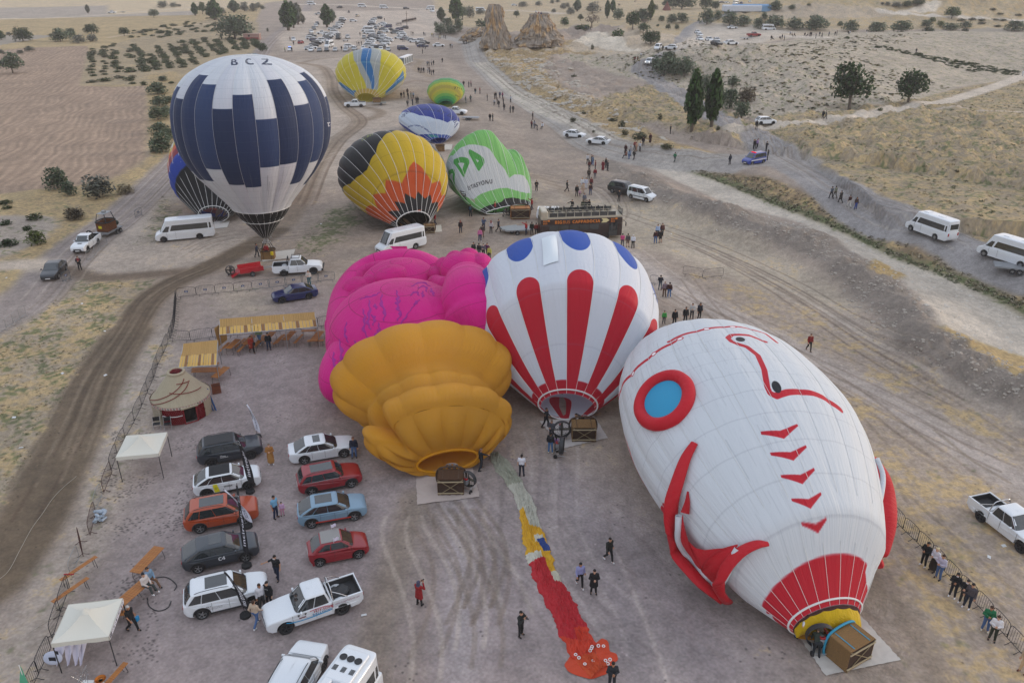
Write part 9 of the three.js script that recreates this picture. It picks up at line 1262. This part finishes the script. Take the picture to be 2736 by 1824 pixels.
trailer('loaded flatbed trailer left of the tour bus',PG(2,1,60,570),0.15,3.6,1.7,galv,{axles:[-0.3]});{const o=makeVehicle('pickup','white',{label:'white pickup with raised box behind the rear of the tour bus',far:true});head(o,PG(2,1,400,452),rad(-5));part('cargo_box',rbox(1.6,0.8,1.6,0.04,-1.7,1.3,0),PAINT.white,o);}
trailer('small ribbed trailer in the open before the green balloon',PG(1,1,2330,560),0.4,2.4,1.4,galv,{axles:[0]});trailer('twin axle car trailer behind the minibus at the right edge',PG(3,1,2270,925),-0.42,4.2,1.9,galv,{axles:[-0.4,0.3]});trailer('empty trailer towed along the parking lane',P(800 + 805 / 6.533,20 + 590 / 6.533),1.2,3.4,1.7,galv,{});trailer('empty trailer behind the far field pickup',PG(0,0,1130,114),3.1,3.4,1.7,galv,{});trailer('flat trailer behind the red pickup in the far car park',PG(2,0,2150,362),0.25,4,1.8,galv,{});
// white cabin block by the yellow and blue balloon
const cb=thing('cabin_block','row of white cabins with grey window fronts right of the yellow and blue balloon','cabins',PG(1,0,1340,600),-0.16);for(let k=0;k < 4;k++){part('cabin',rbox(2.0,2.5,2.3,0.08,0,1.35,-1.2 - k*2.7),PAINT.white,cb);part('window_front',[box(1.6,1.9,0.04,0,1.35,-0.03 - k*2.7),box(0.04,1.9,1.7,1.01,1.35,-1.2 - k*2.7)],std('#5d6668',0.3),cb);}
// pole, tarpaulin shed, red tent and small hut at the top
const pl=thing('electricity_pole','thin wooden electricity pole beside the parking area','pole',PG(1,0,1388,268));{const[,,z]=proj(pl.position),h=((162 / 3.4386)*z)/ FOCAL*0.96;part('pole',bar([0,0,0],[0,h,0],0.16,8,0.1),std('#5a4a3c',0.9),pl);part('crossarm',bar([-0.8,h*0.86,0],[0.8,h*0.86,0],0.06),std('#5a4a3c',0.9),pl);}
const sd=thing('tarpaulin_shed','long low shed under white and blue tarpaulin at the top of the view','shed',PG(2,0,2158,104),-0.05);part('white_cover',rbox(20,3.0,7,0.5,-2,1.5,0,3),std('#c9ced6',0.7),sd);part('blue_cover',[rbox(5,3.1,7.2,0.4,9,1.55,0,3),rbox(18,0.6,5,0.3,2,3.0,-1.5)],std('#6f9cc4',0.7),sd);
const rt=thing('tepee','small pointed reddish tent below the dark trees at the top','tent',PG(2,0,1422,96));part('cover',new THREE.ConeGeometry(3.0,5.6,14,3).translate(0,2.8,0),std('#6b3a30',0.9),rt);
const hut=thing('hut','low pinkish block hut beside the big round tree','hut',PG(0,0,2318,362),0.1);part('wall',rbox(7,2.4,4,0.05,0,1.2,0),std('#a5847a',0.9),hut);part('roof',box(7.3,0.2,4.3,0,2.5,0),std('#b39a8c',0.9),hut);part('red_panel',box(6,0.9,0.05,0,0.6,2.03),std('#8c3a38',0.8),hut);part('window',box(0.8,0.7,0.06,-1,1.7,2.02),M.glass,hut);
[[1930,20,'grey'],[1980,22,'white'],[2060,30,'black'],[2110,26,'navy'],[2185,14,'white']].forEach(([x,y,c],i)=> head(makeVehicle(i===2?'minibus':'sedan',c==='black'?'white':c,{far:true,label:`${c === 'black' ? 'white minibus' : c === 'navy' ? 'navy car' : c + ' car'} parked at the very top above the tarpaulin shed${i === 4 ? ', rightmost' : ''}`}),PG(2,0,x,y + 6),rad(5 + i*20)));
}
{
const pile=thing('bottle_pile','pile of pale plastic water bottles beside the rusty barrier','bottles',PG(0,3,930,60));seeded(71);for(let k=0;k < 16;k++)part('bottle',new THREE.CapsuleGeometry(0.1,0.28,4,8).rotateZ(1.57).rotateY(rnd()*3).translate((rnd()- 0.5)*0.6,0.12 + 0.16*(k % 3),(rnd()- 0.5)*0.9),new THREE.MeshPhysicalMaterial({color:'#b9c6d2',roughness:0.25,transmission:0.3,thickness:0}),pile);
const ban=thing('banner_heap','heap of white and purple flags with dark logos leaning under the nearer canopy','flags',PG(0,3,600,1440));const bm=std('#d4cfdc',0.8,{side:THREE.DoubleSide}),bk=std('#22222c',0.7,{side:THREE.DoubleSide});for(const[x,w,a,h]of[[-0.5,0.7,0.25,1.7],[0.05,0.5,-0.1,1.5],[0.45,0.5,-0.25,1.3],[0.7,0.4,-0.3,1.1]])part('flag',sheet(6,10,(u,v)=> V(x +(u - 0.5)*w*(0.2 + v)+ Math.sin(a)*v*h*0.4,0.05 + v*h*0.8,-0.2 - v*0.8 + 0.08*Math.sin(u*7 + v*4))),bm,ban);part('logo',[box(0.3,0.26,0.02,-0.35,1.05,-0.68),box(0.12,0.5,0.02,-0.45,0.6,-0.35)],bk,ban);const oval=thing('folded_banner','round folded white banner with dark logo by the bottom left barrier','banner',PG(0,3,500,1395));part('cloth',new THREE.SphereGeometry(0.5,20,12).scale(1,0.7,0.2).rotateX(-0.5).translate(0,0.42,0),std('#c4c8d8',0.8),oval);part('logo',box(0.34,0.28,0.03,0.05,0.44,0.12),bk,oval);
const sail=thing('pennant','small green and white pointed flag in the bottom left corner','flag',PG(0,3,285,1720));part('cloth',sheet(6,12,(u,v)=> V((u - 0.5)*0.9*(1 - v),0.1 + 2.1*v,0.1*Math.sin(v*4))),std('#5aa884',0.8,{side:THREE.DoubleSide}),sail);part('pole',bar([0,0,0],[0,2.3,0],0.02),M.tape,sail);
const rods=thing('metal_stand_heap','heap of silver rods and a white crate cut by the bottom edge','stand',PG(0,3,790,1580));for(let k=0;k < 8;k++)part('rod',bar([-0.4 + k*0.1,0.05,0.3 - 0.1*(k % 3)],[0.1 + k*0.06*(k % 2?-1:1),1.0,-0.3 + 0.1*k],0.018),M.chrome,rods);part('crate',rbox(0.6,0.35,0.5,0.04,0.25,0.2,0.3),M.plate,rods);const pan=thing('copper_pan','round copper coloured pan on a white stand near the bottom edge','pan',PG(0,3,938,1600));part('pan',new THREE.LatheGeometry([[0.001,0.42],[0.2,0.42],[0.27,0.52],[0.25,0.52],[0.19,0.45]].map((p)=> V2(...p)),24),std('#b36a2a',0.35,{metalness:0.8}),pan);part('stand',new THREE.CylinderGeometry(0.1,0.14,0.42,12).translate(0,0.21,0),M.plate,pan);
const hose=(label,pts)=>{const o=thing('cable',label,'cable',pts[0].toArray());part('cable',tube(pts.map((p)=> p.clone().sub(pts[0]).add(V(0,0.03,0))),0.03,60,5),M.dark,o);};hose('dark cable curved on the ground left of the nearest white SUV',[[1400,610],[1520,600],[1620,680],[1600,720]].map((p)=> PG(0,3,...p)));hose('dark cable loop on the ground below the two seated people',[[1350,790],[1370,870],[1460,910],[1540,880],[1570,820]].map((p)=> PG(0,3,...p)));
const rope=thing('rope','thin pale rope lying across the dark track at the lower left','rope',PG(0,2,700,1240));{const l=[[0,2,700,1240],[0,2,560,1360],[0,2,470,1460],[0,2,400,1565],[0,3,290,150],[0,3,180,350],[0,3,60,560],[0,3,-40,640]].map((p)=> PG(...p).sub(rope.position).add(V(0,0.03,0)));part('rope',tube(l,0.016,90,4),std('#b8b0a2',0.9),rope);}const rope2=thing('rope','pale rope running from the nearer canopy to the left edge','rope',PG(0,3,590,915));{const l=[[0,3,590,915],[0,3,420,1010],[0,3,250,1120]].map((p)=> PG(...p).sub(rope2.position).add(V(0,0.03,0)));part('rope',tube(l,0.012,30,4),std('#b8b0a2',0.9),rope2);}
const flc=thing('flag_cluster','red beaded string on the barrier beside the narrow table','string',PG(0,3,665,690));for(let k=0;k < 6;k++)part('bead',new THREE.SphereGeometry(0.05,8,6).translate(-0.25 + k*0.1,0.95 + 0.02*(k % 2),0),std('#a01424',0.5),flc);
seeded(81);const bits=[[0,1,800,1105],[0,1,750,1222],[0,1,960,1475],[0,2,190,978],[0,2,125,700],[0,2,965,312],[0,2,570,295],[0,1,55,985],[2,1,1465,580],[2,1,1885,550],[3,3,2170,312],[3,3,2035,415],[1,3,990,948],[1,1,595,490]];const g0=new THREE.PlaneGeometry(0.3,0.2,3,2).rotateX(-1.35);bits.forEach((b)=>{const o=thing('litter','scrap of white paper lying on the ground','litter',PG(...b).add(V(0,0.04,0)),rnd()*6,'scraps of white paper on the ground');part('paper',g0,new THREE.MeshStandardMaterial({color:'#d8d8d6',side:THREE.DoubleSide,roughness:0.8}),o);});
}
renderer.render(scene,camera);
